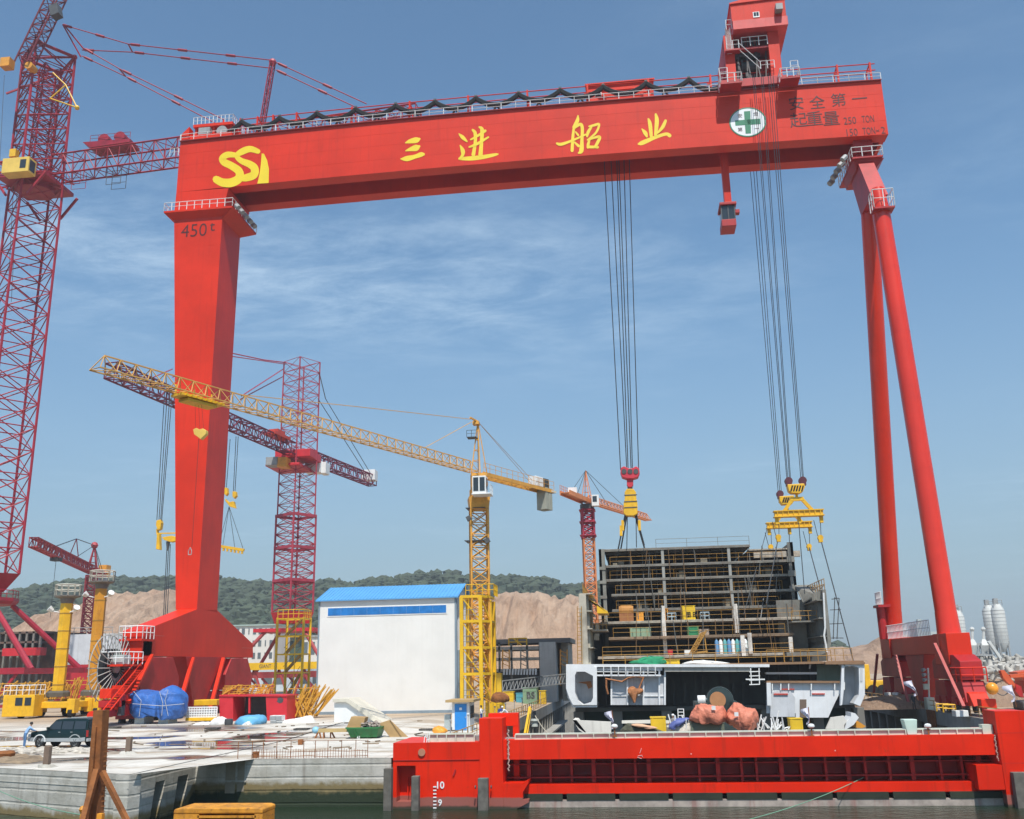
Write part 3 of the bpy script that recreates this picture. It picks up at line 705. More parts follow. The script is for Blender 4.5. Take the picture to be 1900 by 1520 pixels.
# head hinge, brackets and platforms
m = MB(); hc = (nt_+ft_)/2; zt2 = min(nt_.z, ft_.z)
m.add([(XT-.95, nt_.y-.6, zt2-1), (XT+.95, nt_.y-.6, zt2-1), (XT+.95, ft_.y+.8, zt2-1), (XT-.95, ft_.y+.8, zt2-1), (XT-1.0, YG+1.6, ZB-1.5), (XT+.8, YG+1.6, ZB-1.5), (XT+.8, YG2-1.6, ZB-1.5), (XT-1.0, YG2-1.6, ZB-1.5)],
      [(0,3,2,1),(4,5,6,7),(0,1,5,4),(1,2,6,5),(2,3,7,6),(3,0,4,7)])
m.box(XT-1.1, XT+1.1, YG+1, YG2-1, ZB-1.5, ZB+.1); m.build('leg_head', DRED, G)
m = MB(); zp = ZB-2.6; m.box(XT-1.7, XT+1.9, YG+.2, YG2+.6, zp-.2, zp); m.prism([(XT-1.6, YG+.6, zp-.2), (XT+2.1, YG+.6, zp-.2), (XT+1.2, YG+1, zp-1.2), (XT-1.2, YG+1, zp-1.2)], (0, 5.5, 0))
m.box(XT-1.1, XT+1.2, nt_.y-1.7, nt_.y, nt_.z-3.2, nt_.z-3.0); m.build('head_platform', DRED, G)
m = MB(); railing(m, [(XT-1.7, YG2+.6, zp), (XT-1.7, YG+.2, zp), (XT+1.9, YG+.2, zp), (XT+1.9, YG2+.6, zp)], 1.3, 1.1, .055)
q = nt_.z-3.0; railing(m, [(XT-1.1, nt_.y, q), (XT-1.1, nt_.y-1.7, q), (XT+1.2, nt_.y-1.7, q), (XT+1.2, nt_.y, q)], 2.2, 1.1, .055); m.build('railing', PWHI, G)
m = MB()
for i in range(5): m.tube((XT-2.4-.15*i, YG+.3+i*1.3, zp+.2-i*.1), (XT-2.9-.15*i, YG+.2+i*1.3, zp-.3-i*.1), .36, 8)
m.build('floodlight', GRY, G)
# right sill, railing and bogies
m = MB(); ya, yb = nb.y-2.1, fb.y+2.0; zs = 5.6
m.box(XT-.95, XT+.95, ya, yb, zs, zs+1.9); m.box(XT-1.12, XT+1.12, ya-.3, ya+4.0, zs-1.0, zs+1.95); m.box(XT-1.12, XT+1.12, yb-4, yb+.2, zs-.3, zs+2.1)
m.build('sill_beam', GRED, G, bevel=.04)
m = MB(); railing(m, [(XT-1.2, ya+4.4, zs+1.9), (XT-1.2, yb-1.5, zs+1.9)], 1.5, .55, .05); railing(m, [(XT-1.6, yb-2.0, 11.5), (XT-1.6, yb-4.6, 11.5)], 1.5, .4, .05); m.build('railing', PWHI, G)
m = MB(); m.box(XT-2.0, XT-.6, yb-4.6, yb-2.0, 11.2, 11.5); m.tube((XT-1.5, yb-3.4, 7.5), (XT-1.5, yb-3.4, 11.3), .5, 10); m.build('leg_platform', DRED, G)
for yc in (ya+1.4, yb-2.6): bogie(yc, XT, 1, zs, G, False)
m = MB(); ym = (ya+yb)/2
m.add([(XT-.8, ym-3.6, zs), (XT+.8, ym-3.6, zs), (XT+.8, ym+3.6, zs), (XT-.8, ym+3.6, zs), (XT-.8, ym-1.2, .8), (XT+.8, ym-1.2, .8), (XT+.8, ym+1.2, .8), (XT-.8, ym+1.2, .8)],
      [(0,3,2,1),(4,5,6,7),(0,1,5,4),(1,2,6,5),(2,3,7,6),(3,0,4,7)])
m.build('anchor_bracket', DRED, G, bevel=.05)
m = MB()
for a, b_ in (((XT-1.5, ya+2.2, zs+1), (XT-1.7, ya-4.6, .9)), ((XT-1.5, ym+4.9, zs), (XT-1.7, ym+1.2, .6)), ((XT-1.6, yb+.3, zs+.2), (XT-1.8, yb+3.6, 1.2))): m.bar(a, b_, .28, .2)
m.build('brace', mat('worn_red', (.45, .10, .09), .6), G)
m = MB(); m.box(XT-.8, XT+.9, ya-2.2, ya-.6, 3.0, 4.9); m.prism([(XT-.8, ya-4.6, .9), (XT-.8, ya-.8, .9), (XT-.8, ya-.8, 2.6), (XT-.8, ya-3.6, 2.0)], (1.6, 0, 0)); m.box(XT-.6, XT+.7, ya-6.0, ya-4.9, .8, 1.6); m.build('end_housing', GRED, G, bevel=.05)
m = MB(); railing(m, [(XT-1.2, ya-.6, 3.0), (XT-1.2, ya-3.4, 3.0), (XT+1.1, ya-3.4, 3.0)], 1.3, 1.2, .06); m.build('railing', GRED, G)
m = MB(); m.ball((XT+.4, ya-6.3, 2.5), .55, 12); m.build('warning_lamp', mat('amber_lens', (.8, .30, .02), .3), G, smooth=True)

# ---- lettering on the girder front web
def c3(px, py): return at(700+px/3.4545, 80+py/3.4545, Y=YG)
def c2(px, py): return at(300+px/3.8, 80+py/3.8, Y=YG)
def c4(px, py): return at(1200+px/3.8, py/3.8, Y=YG)
m = MB()
ST = [[(182,640,8),(212,630,28),(252,622,36),(271,615,14)], [(182,692,6),(212,682,24),(250,672,40),(269,663,16)], [(152,744,8),(190,742,34),(240,730,26),(280,716,30),(296,714,20)],
 [(525,584,8),(548,606,24),(575,632,10)], [(532,658,8),(548,690,26),(548,718,20),(530,742,14)], [(528,742,18),(600,740,28),(680,731,26),(755,716,18),(776,712,6)],
 [(612,558,14),(628,580,22),(628,640,20),(616,716,24)], [(655,540,12),(672,558,24),(668,640,22),(662,716,28)], [(600,620,10),(650,592,16),(692,564,18)], [(590,668,10),(640,648,18),(712,605,12)],
 [(1287,466,8),(1282,500,24),(1258,540,16)], [(1262,530,14),(1254,600,18),(1249,690,20)], [(1262,548,12),(1300,522,20),(1314,545,20),(1312,620,20),(1308,690,28),(1290,706,10)], [(1152,645,14),(1180,650,20),(1250,626,14),(1335,588,12)],
 [(1272,572,10),(1288,592,14)], [(1264,636,10),(1290,660,18)], [(1358,535,10),(1390,528,16),(1422,522,14),(1402,575,14),(1348,622,10)], [(1372,540,14),(1352,572,20),(1345,600,12)],
 [(1362,618,12),(1352,650,18),(1350,672,14)], [(1362,618,12),(1424,602,18),(1412,640,20),(1395,668,16)], [(1350,666,18),(1412,668,18)],
 [(1738,488,12),(1748,520,24),(1756,598,20)], [(1785,458,14),(1792,500,26),(1784,590,20)], [(1697,553,8),(1718,578,26),(1728,602,12)], [(1848,500,18),(1828,542,22),(1795,580,10)], [(1675,648,12),(1700,640,28),(1780,606,22),(1850,584,20),(1874,594,24)]]
for i, s_ in enumerate(ST): brush(m, s_, c3, layer=i % 5)
m.build('company_letter', LETY, gf)
m = MB()
brush(m, [(385,962,52),(430,984,58),(490,985,62),(545,955,60),(545,905,56),(490,865,52),(440,840,50),(428,812,44),(465,788,44),(520,790,34)], c2)
brush(m, [(680,765,34),(625,748,44),(570,765,46),(530,795,34),(560,830,40),(620,855,50),(655,885,56),(650,930,56),(600,950,52),(560,955,40)], c2, layer=1)
vs = [c2(*p)+V((0, -.05, 0)) for p in ((706,780),(722,782),(745,830),(757,890),(755,988),(675,993),(690,930),(700,860))]
m.add(vs, [tuple(range(8))]); m.build('company_logo', LETY, gf)
# safety emblem
m = MB(); cc = c4(712, 862); rr = (c4(842, 862)-cc).length
n = 40; m.add([cc+V((math.cos(2*math.pi*i/n)*rr*.985, -.03, math.sin(2*math.pi*i/n)*rr*.9)) for i in range(n)], [tuple(range(n))])
em = m.build('safety_emblem', LETW, gf)
m = MB()
for i in range(n):
    a, b_ = 2*math.pi*i/n, 2*math.pi*(i+1)/n
    m.add([cc+V((math.cos(q_)*rr*k, -.045, math.sin(q_)*rr*.91*k)) for q_, k in ((a, .94), (b_, .94), (b_, 1.01), (a, 1.01))], [(0,1,2,3)])
for quad in (((685,788),(730,784),(735,942),(697,944)), ((622,852),(800,838),(803,876),(625,888))): m.add([c4(*p)+V((0, -.05, 0)) for p in quad], [(0,1,2,3)])
m.build('emblem_cross', GRN, em)
UX, UZ = (1,0,0), (0,0,1); m = MB()
for ch, x, y in (('安',640,835), ('全',752,820), ('第',642,932), ('一',760,925)): text_mb(ch, c4(x, y)+V((0,-.03,0)), UX, UZ, .55, m, off=.02)
m.build('emblem_writing', LETD, em)
for ch, x, y, h in (('安',1000,782,90), ('全',1150,775,88), ('第',1300,757,88), ('一',1448,748,88), ('起',1012,905,98), ('重',1124,895,98), ('量',1242,893,98)):
    text_mb(ch, c4(x, y), UX, UZ, (c4(x, y-h)-c4(x, y)).z, None, weight=-.002).build('load_writing', LETD, gf)
def word(s_, x, y, h, w, m):
    p, q_ = c4(x, y), c4(x+w, y); mm = text_mb(s_, p, UX, UZ, (c4(x, y-h)-p).z, None, weight=-.004)
    ww = max(v.x for v in mm.v)-min(v.x for v in mm.v); k = (q_.x-p.x)/ww; mm.v = [V((p.x+(v.x-p.x)*k, v.y, v.z)) for v in mm.v]; m.add(mm.v, mm.f)
m = MB(); word('250', 1392, 880, 50, 88, m); word('TON', 1520, 868, 50, 86, m); m.build('load_writing', LETD, gf); m = MB(); word('150', 1412, 962, 50, 78, m); word('TON', 1526, 952, 50, 88, m); word('×', 1618, 936, 20, 24, m); word('2', 1655, 944, 48, 30, m)
m.build('load_writing', LETD, gf)
m = MB(); p = c2(135, 1372); mm = text_mb('450', p, UX, UZ, (c2(135, 1284)-p).z, None, weight=-.008)
ww = max(v.x for v in mm.v)-min(v.x for v in mm.v); k = (c2(315, 1368).x-p.x)/ww; mm.v = [V((p.x+(v.x-p.x)*k, v.y, v.z)) for v in mm.v]
text_mb('t', c2(338, 1326), UX, UZ, (c2(338, 1270)-c2(338, 1326)).z, mm); mm.build('load_writing', LETD, leg)

# ================================================================== TROLLEYS
T = thing('crane_trolley', 'tall red hoist trolley with machine house standing on the right end of the girder', 'crane trolley', (20, 111, ZT))
def gx(px, py=150): return at(px, py, Y=YG-.6).x
hx0, hx1 = at(1358, 40, Y=YG-1.3).x, at(1460, 40, Y=YG-1.3).x
YT0, YT1 = YG-.6, YG2+.9
xl, xr = gx(1347), gx(1449); zt = ZT+.5
z1 = at(1360, 62, Y=YT0).z; z2 = at(1360, 46, Y=YT0).z; z3 = at(1360, 6, Y=YT0).z
YH0 = YT0-.7
m = MB(); m.box(hx0, hx1, YH0, YT1, z2, z3-.6)
for i in range(46):
    x = hx0+.04+(hx1-hx0-.08)*i/45; m.box(x-.035, x+.035, YH0-.04, YH0, z2+.02, z3-.6)
hs = m.build('machine_house', GRED, T)
m = MB(); xm_ = (hx0+hx1)/2-.6; m.prism([(hx0-.15, YH0-.2, z3-.75), (hx1+.15, YH0-.2, z3-.55), (hx1+.15, YH0-.2, z3-.45), (xm_, YH0-.2, z3+.05), (hx0-.15, YH0-.2, z3-.6)], (0, YT1-YH0+.5, 0))
m.build('roof', GRED, T)
m = MB(); m.box(hx0+.1, hx1+.1, YH0-.08, YT1, z1, z2)
for i in range(6): x = hx0+.1+(hx1-hx0)*i/5; m.box(x-.02, x+.02, YH0-.11, YH0-.08, z1, z2)
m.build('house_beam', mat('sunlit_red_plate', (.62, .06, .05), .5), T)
m = MB(); w = xr-xl
for y in (YT0+.3, YT1-1.3): 
    m.box(xl+.2, xl+1.4, y, y+1.3, zt+1.2, z1); m.box(xr-1.0, xr+.35, y, y+1.3, zt+1.2, z1)
m.box(xl+.2, xl+.5, YT0+1.3, YT1-1.3, zt+4, z1); m.box(xr+.05, xr+.35, YT0+1.3, YT1-1.3, zt+4, z1)
m.build('portal_column', GRED, T)
m = MB(); m.box(xl-.9, xr+.9, YT0+.1, YT0+1.9, zt+.1, zt+1.2); m.box(xl-.9, xr+.9, YT1-1.9, YT1-.1, zt+.1, zt+1.2)
for x in (xl-.9, xr-.1): m.box(x, x+1, YT0+1.9, YT1-1.9, zt+.1, zt+1)
m.box(xl+.8, xr-.6, YT0+2, YT1-2, zt+4.6, zt+5.0); m.box(xl+.8, xr-.6, YT0+.4, YT1-2, z1-2.2, z1-1.9)
m.build('chassis', DRED, T, bevel=.03)
m = MB(); yc = YT0+2.2
for x in (xl+2.2, xr-2.4): m.lathe((x-1.1, yc+1, zt+2.6), [(0,0),(.95,0),(.95,.15),(.7,.16),(.7,2.1),(.95,2.15),(.95,2.3),(0,2.3)], 18, 'x')
m.lathe(((xl+xr)/2-1, yc+.4, z1-3.4), [(0,0),(1.15,0),(1.15,.2),(.8,.2),(.8,1.9),(1.15,1.9),(1.15,2.1),(0,2.1)], 18, 'x')
m.box(xl+2.2, xr-2, yc-.4, yc+.8, zt+1.2, zt+2.0); m.build('hoist_drum', DGRY, T)
rq = random.Random(12); m = MB()
for k in range(26):
    x = rq.uniform(xl+1.5, xr-1.6); z = rq.choice((zt+1.2, zt+5.0, zt+5.0, z1-3.6)); y = rq.uniform(YT0+1.0, YT0+3.4); s = rq.uniform(.25, .7)
    m.box(x-s, x+s*.8, y, y+s*1.5, z, z+rq.uniform(.5, 1.5))
for k in range(7): x = xl+1.6+(xr-xl-3.2)*k/6; m.bar((x, YT0+1, zt+1.2), (x+.6*(-1)**k, YT0+1.4, z1), .16)
m.build('hoist_machinery', mat('shaded_machinery', (.045, .035, .035), .6, var=.5, scale=1.5), T, split=0)  # near-black colour carries the shade under the machine house
m = MB(); m.box(xl+1.4, xr-1.0, YT1-3.4, YT1-3.1, zt+1, z1); m.build('rear_screen', mat('dark_red_screen', (.10, .01, .01), .7), T)
m = MB(); q = zt+2.0; railing(m, [(xl+2.4, YT0+.2, z1-1.9), (xr-1.1, YT0+.2, z1-1.9)], 1.3, .95, .05)
railing(m, [(xl+.4, YT0-.5, zt+5.2), (xl+1.9, YT0-.5, zt+5.2)], 1.2, .8, .045)
m.tube((xl+2.0, YT0-.1, zt+5.2), (xr-2.3, YT0-.1, zt+2.2), .05, 4); m.tube((xl+2.0, YT0-.1, zt+6.2), (xr-2.3, YT0-.1, zt+3.2), .05, 4); railing(m, [(xr-2.3, YT0-.1, zt+2.2), (xr-.6, YT0-.1, zt+2.2)], 1.1, .8, .045)
for x0, x1 in ((xl-.9, xl+1.7), (xr-.3, xr+2.0)): railing(m, [(x0, YT0+.4, zt-.3), (x0, YT0-1.7, zt-.3), (x1, YT0-1.7, zt-.3), (x1, YT0+.4, zt-.3)], 1.25, .9, .06)
railing(m, [(xl-.9, YT0-1.2, zt+.9), (xl+.1, YT0-1.2, zt+.9)], 1.2, .9, .05); railing(m, [(xr+1.1, YT0-1.2, zt+.9), (xr+2, YT0-1.2, zt+.9)], 1.3, .9, .05)
railing(m, [(hx0-.7, YT0-.2, z1+.5), (hx0+.0, YT0-.2, z1+.5)], 1.4, .5, .05); m.build('railing', PWHI, T)
m = MB()
for x0, x1 in ((xl-.9, xl+1.7), (xr-.3, xr+2.0)): m.box(x0, x1, YT0-1.7, YT0+.3, zt-.5, zt-.3)
m.box(xl+.2, xl+2.0, YT0-.5, YT0+.4, zt+5.0, zt+5.2); m.build('service_platform', DRED, T)
m = MB()
for dx in (0, .6): m.tube((xl+.5+dx, YT0+.2, zt+5), (xl+.5+dx, YT0+.2, z1+1), .045, 4)
for i in range(30): z = zt+5+(z1-zt-4.2)*i/30; m.tube((xl+.5, YT0+.2, z), (xl+1.1, YT0+.2, z), .03, 4)
m.build('ladder', PWHI, T)
m = MB(); wx = at(1403, 28, Y=YH0); m.box(wx.x-.4, wx.x+.4, YH0-.1, YH0+.02, wx.z-.4, wx.z+.4); wf = m.build('window', PWHI, hs)
m = MB(); m.box(wx.x-.3, wx.x-.03, YH0-.13, YH0-.1, wx.z-.2, wx.z+.32); m.box(wx.x+.03, wx.x+.3, YH0-.13, YH0-.1, wx.z-.2, wx.z+.32); m.build('pane', GLS, wf)
m = MB(); wx = at(1445, 14, Y=YH0-.5); m.box(wx.x-.42, wx.x+.42, YH0-.9, YH0, wx.z-.5, wx.z+.35); m.build('air_conditioner', GRY, hs)
# second trolley: low red house further left
T2 = thing('crane_trolley', 'low red trolley house standing behind the black cable loops on the girder', 'crane trolley', (6, 112, ZT))
xl2, xr2 = at(1089, 180, Y=YG+2).x, at(1213, 172, Y=YG+2).x; zc = ZT+cam_z(xl2)+.1; zz1 = at(1090, 160, Y=YG+2).z
m = MB(); m.box(xl2, xr2, YG+2, YG2-1, zc+.6, zz1); m.box(xl2+.4, xl2+1.4, YG+1, YG+2, zc, zc+1.2); m.box(xr2-1.4, xr2-.4, YG+1, YG+2, zc, zc+1.2)
h2 = m.build('machine_house', GRED, T2)
m = MB(); a, b_ = V((xl2-.2, YG+1.7, zz1)), V((xr2+.2, YG+1.7, zz1)); m.prism([a, b_, b_+V((0, 3, 1.3)), a+V((0, 3, 1.3))], (0, 0, .15)); 
for i in range(34): x = xl2-.1+(xr2-xl2+.2)*i/33; m.bar((x, YG+1.7, zz1+.17), (x, YG+4.7, zz1+1.47), .06, .06)
m.prism([a+V((0, 3, 1.3)), b_+V((0, 3, 1.3)), b_+V((0, 5, 0)), a+V((0, 5, 0))], (0, 0, .15)); m.build('roof', GRED, T2)
m = MB(); wx = at(1110, 176, Y=YG+1.9); m.box(wx.x-.45, wx.x+.45, YG+1.93, YG+2.0, wx.z-.3, wx.z+.35); wf = m.build('window', PWHI, h2)
m = MB(); m.box(wx.x-.35, wx.x+.35, YG+1.9, YG+1.93, wx.z-.2, wx.z+.27); m.build('pane', GLS, wf)

# operator cab hung below the girder
OC = thing('operator_cab', 'dark red operator cab hanging on a post below the girder', 'crane cab', (18.6, 112, 60))
a = at(1348, 330, Y=111.0); b_ = at(1352, 378, Y=111.0); c0, c1 = at(1336, 378, Y=110.4), at(1368, 419, Y=110.4)
m = MB(); m.box(a.x-.5, a.x+.35, 110.8, 111.8, b_.z-.2, ZB+cam_z(a.x)+.5); m.build('hanger_post', GRED, OC)
m = MB(); m.box(c0.x, c1.x-.1, 110.2, 112.8, c1.z, c1.z+.9); m.box(c0.x-.1, c1.x+.1, 110, 113, c0.z-.35, c0.z); m.box(c1.x-.1, c1.x+.45, 110.4, 111.2, c0.z-1.4, c0.z-.9); m.build('cab_shell', DRED, OC, bevel=.04)
m = MB(); m.box(c0.x+.08, c1.x-.18, 110.3, 112.7, c1.z+.9, c0.z-.35); m.build('glazing', GLS, OC)
m = MB()
for x in (c0.x+.05, (c0.x+c1.x)/2-.05, c1.x-.2): m.box(x-.04, x+.08, 110.22, 110.3, c1.z+.9, c0.z-.35)
m.build('window_frame', DGRY, OC)

# festoon cable loops
FC = thing('festoon_cable', 'black festoon power cable hanging in loops along the top of the girder', 'power cable', (-10, YG+1.6, ZT))
pk = [(385,645),(565,548),(832,522),(1095,490),(1368,460),(1650,435)]
P = [at(300+x/3.8, 80+y/3.8, Y=YG+1.2) for x, y in pk]+[at(700+x/3.4545, 80+y/3.4545, Y=YG+1.2) for x, y in ((370,372),(632,348),(905,322),(1172,297),(1448,275),(1722,252))]+[at(1200+x/3.8, y/3.8, Y=YG+1.2) for x, y in ((297,555),(530,600))]
for i, (a, b_) in enumerate(zip(P, P[1:])):
    L = (b_-a).length; sag = L*.22 if i else 0.5; pts = [a.lerp(b_, k/12)+V((0, 0, -sag*4*(k/12)*(1-k/12))) for k in range(13)]
    for d_ in (0, .2, .4): m = MB() if not d_ else m; m.path([p+V((0, -.1*d_, -d_*.9)) for p in pts], .2, 6)
    m.build('cable_loop', BLK, FC, smooth=True)
    # rear row hangs deeper
    off = V((L*.45, 1.9, -.3)); s2 = L*.5; pts = [a+off+(b_-a)*(k/10)+V((0, 0, -s2*4*(k/10)*(1-k/10))) for k in range(11)]
    if i < len(P)-2: m = MB(); m.path(pts, .14, 5); m.build('cable_loop', BLK, FC, smooth=True)
m = MB()
for p in P[1:-1]: m.box(p.x-.18, p.x+.18, p.y-.12, p.y+.12, p.z+.1, p.z+.3)
m.build('cable_hanger', DGRY, FC)
# ================================================================== HOOKS AND SLINGS
def ppm(p): return CF/((V(p)-CAM).dot(FW))          # photo pixels per metre at a point
H1 = thing('hook_block', 'red hook block with yellow swivel hanging over the left part of the ship block', 'hook block', (10, 111.6, 28))
YH = 111.6
m = MB()
for (xt, yt), xb in zip(((1123.5,345),(1136,344),(1146,343),(1150,343),(1159,343),(1169,342)), (1151.5,1163,1165.5,1171,1173.5,1185)):
    a = at(xt, yt, Y=YH); b = at(xb, 872, Y=YH); d = (a-b).normalized(); m.tube(b, a+d*(ZT-a.z)/d.z, .055, 4)
m.build('hoist_rope', ROPE, H1)
def blob_outline(px, Yc, th, name, mt, par, bev=.05):
    mm = MB(); P = [at(x, y, Y=Yc-th/2) for x, y in px]; mm.prism(P, (0, th, 0)); return mm.build(name, mt, par, bevel=bev)
blob_outline([(1152,868),(1158,865),(1166,869),(1173,869),(1180,865),(1186,869),(1187,877),(1184,885),(1175,888),(1163,888),(1154,885),(1151,877)], YH, 1.3, 'sheave_housing', mat('hook_red', (.55, .03, .05), .5), H1)
m = MB()
for x in (1158, 1169, 1180): c = at(x, 877, Y=YH); m.tube(c-V((0,.72,0)), c+V((0,.72,0)), .3, 14)
m.build('sheave_pin', DGRY, H1)
blob_outline([(1163,886),(1175,886),(1175,900),(1172,904),(1166,904),(1163,900)], YH, .8, 'shank', mat('hook_red', (1,1,1)), H1)
c = at(1169, 905, Y=YH); m = MB(); m.tube(c-V((0,0,.35)), c+V((0,0,.35)), .3, 12); m.build('hook', DGRY, H1)
sw = blob_outline([(1163,907),(1175,907),(1180,913),(1181,926),(1183,934),(1183,953),(1176,957),(1162,957),(1157,952),(1157,934),(1159,926),(1159,913)], YH, 1.3, 'swivel', YEL, H1)
m = MB()
for y in (919, 931, 942): a, b = at(1158, y, Y=YH-.67), at(1182, y-1, Y=YH-.67); m.bar(a, b, .05, .1)
m.build('swivel_seam', DGRY, sw)
m = MB()
for a, b, Yb in (((1160,955),(1143,1040),113), ((1163,956),(1150,1030),118), ((1178,955),(1198,1025),113), ((1181,955),(1206,1060),113)):
    m.tube(at(*a, Y=YH), at(*b, Y=Yb), .09, 5)
for a, b in (((1161,957),(1148,1015)), ((1164,957),(1163,1020)), ((1180,956),(1181,1016)), ((1181,956),(1196,1012))): m.tube(at(*a, Y=YH), at(*b, Y=YH), .05, 4)
m.build('sling_rope', ROPE, H1)
for x, y in ((1155,975),(1152,985),(1186,975)):
    c = at(x, y, Y=YH); m = MB(); m.bar(c-V((0,0,.6)), c+V((.05,0,.6)), .32); m.build('shackle', YEL, H1)
# double spreader of the main trolley
def spreader(Yc, blockpx, padpx, beam, ropes, lab, downs, drops):
    r = thing('lifting_spreader', lab, 'spreader beam', tuple(at(*beam[0], Y=Yc)), 'yellow spreader beams under the main trolley')
    m = MB()
    for (xt, yt), (xb, yb) in ropes:
        a, b = at(xt, yt, Y=Yc), at(xb, yb, Y=Yc); d = (a-b).normalized(); m.tube(b, a+d*((ZT-a.z+(1.5 if Yc < 108 else 0))/d.z), .038, 4)
    m.build('hoist_rope', ROPE, r)
    for x, y in padpx:
        c = at(x, y, Y=Yc); m = MB(); m.lathe(c-V((0,.3,0)), [(0,0),(.42,0),(.42,.6),(0,.6)], 14, 'y'); m.box(c.x-.3, c.x+.3, c.y-.36, c.y+.36, c.z-.55, c.z+.1); m.build('sheave', mat('dark_maroon', (.10, .02, .03), .5), r)
    o = blob_outline(blockpx, Yc, 1.1, 'yoke', YEL, r)
    m = MB(); x0, x1 = min(p[0] for p in blockpx), max(p[0] for p in blockpx); y0, y1 = min(p[1] for p in blockpx), max(p[1] for p in blockpx)
    for k in range(5):
        xx = x0+4+(x1-x0-8)*k/5+1; m.add([at(*p, Y=Yc-.56) for p in ((xx, y1-3), (xx+3, y1-3), (xx+6, y0+4), (xx+3, y0+4))], [(0,1,2,3)])
    m.build('hazard_mark', BLK, o)
    (x0, y0), (x1, y1) = beam; a, b = at(x0, y0, Y=Yc), at(x1, y1, Y=Yc); z = (a.z+b.z)/2
    m = MB(); m.box(a.x, b.x, Yc-.35, Yc+.35, z-.28, z+.28); m.box(a.x-.1, b.x+.1, Yc-.5, Yc+.5, z+.25, z+.36); m.box(a.x-.1, b.x+.1, Yc-.5, Yc+.5, z-.36, z-.25)
    for k in range(9): x = a.x+(b.x-a.x)*(k+.5)/9; m.box(x-.04, x+.04, Yc-.48, Yc+.48, z-.26, z+.26)
    for x in (a.x+.2, b.x-.2, (a.x+b.x)/2): m.box(x-.18, x+.18, Yc-.2, Yc+.2, z-1.1, z-.3)
    m.build('beam', YEL, r)
    cx = (a.x+b.x)/2; ty = at(x0, min(p[1] for p in blockpx)+12, Y=Yc).z
    m = MB()
    for s in (-1, 1): m.bar((cx+s*1.5, Yc, z+.3), (cx+s*.5, Yc, z+1.6), .35)
    m.bar((cx-.7, Yc, z+1.6), (cx+.7, Yc, z+1.6), .4); m.bar((cx, Yc, z+1.6), (cx, Yc, ty), .25); m.build('a_frame', YEL, r)
    for (x, y), (xb, yb), Yb in downs:
        c = at(x, y, Y=Yc); m = MB(); m.lathe(c-V((0,.2,0)), [(0,0),(.3,0),(.3,.4),(0,.4)], 12, 'y'); m.box(c.x-.2, c.x+.2, c.y-.26, c.y+.26, c.z-.5, c.z+.25); m.build('sling_sheave', YEL, r)
        m = MB(); ex = c.x; bx = min(max(ex, a.x+.2), b.x-.2)
        for s in (-.25, .1): m.tube((bx+s*2, Yc, z-.8), c+V((s, 0, .2)), .035, 4)
        m.tube(c, at(xb, yb, Y=Yb), .06, 5); m.build('sling_rope', ROPE, r)
    m = MB()
    for (x, y), (xb, yb), Yb in drops: m.tube(at(x, y, Y=Yc), at(xb, yb, Y=Yb), .045, 4)
    m.build('sling_rope', ROPE, r)
spreader(106.6, [(1461,899),(1492,897),(1494,903),(1490,912),(1484,915),(1470,915),(1464,911)], [(1463,893),(1489,892)], [(1437,956),(1526,950)],
    [((1413,335),(1460,890)),((1416,335),(1462,890)),((1426,334),(1465,890)),((1429,334),(1467,890)),((1441,333),(1486,889)),((1445,333),(1489,889)),((1449,333),(1491,889))],
    'upper and nearer of the two yellow spreader beams under the main trolley', [((1522,998),(1586,1236),101), ((1444,997),(1422,1120),104)], [((1481,958),(1493,1102),104)])
spreader(116.4, [(1446,921),(1473,919),(1474,929),(1470,935),(1452,936),(1447,930)], [(1447,917)], [(1423,977),(1505,972)],
    [((1394,337),(1444,915)),((1400,337),(1447,915)),((1405,336),(1450,915))],
    'lower and farther of the two yellow spreader beams under the main trolley', [((1501,1014),(1522,1092),108), ((1430,1015),(1400,1230),108)], [((1464,978),(1465,1015),114), ((1425,975),(1380,1140),108)])
# small yellow hooks at the rigid leg, on ropes of the far red crane (left of the leg) and the lifting frame right of it
def simple_hook(nm, lab, Yc, ropes, body, extra=None, cat='hook block', mt=None):
    r = thing(nm, lab, cat, tuple(at(*body[0][0], Y=Yc))); m = MB()
    for a, b in ropes: m.tube(at(*a, Y=Yc), at(*b, Y=Yc), .07, 4)
    m.build('hoist_rope', ROPE, r)
    for poly in body: blob_outline(poly, Yc, .9, 'block_plate', mt or YEL, r)
    return r
h = simple_hook('hook_block', 'slim yellow hook block hanging on four ropes left of the rigid leg', 150, [((306,720),(291,965)),((311,720),(295,965)),((316,722),(298,966)),((320,724),(300,966))],
    [[(290,966),(297,964),(299,970),(297,982),(292,984),(289,974)], [(291,990),(295,990),(296,1020),(289,1019)]])
m = MB(); m.bar(at(292,982,Y=150), at(293,992,Y=150), .35); m.build('link', YEL, h)
h = simple_hook('hook_block', 'flat yellow hook block with dark hook partly behind the rigid leg', 146, [((313,1010),(306,1150)),((316,1010),(310,1150)),((310,1010),(303,1150))], [[(300,997),(318,994),(330,997),(330,1003),(316,1006),(304,1002)]])
m = MB(); m.tube(at(312,1005,Y=146), at(311,1022,Y=146), .35, 8, .15); m.build('hook', DGRY, h); m = MB(); m.bar(at(294,990,Y=146), at(335,989,Y=146), .2); m.build('spreader_bar', YEL, h)
h = simple_hook('hook_block', 'pair of small yellow hook blocks above a hanging yellow lifting bar', 170, [((422,815),(417,905)),((427,815),(420,905)),((438,810),(433,912)),((442,810),(436,912))],
    [[(415,905),(421,905),(422,915),(419,920),(415,915)], [(431,912),(437,912),(438,920),(434,925),(431,921)], [(417,925),(424,932),(433,930),(436,943),(426,940),(418,930)]])
m = MB()
for x in (405, 413, 436, 452): m.tube(at(425,940,Y=170), at(x,1014+(x-405)*.15,Y=170), .05, 4)
m.build('sling_rope', ROPE, h)
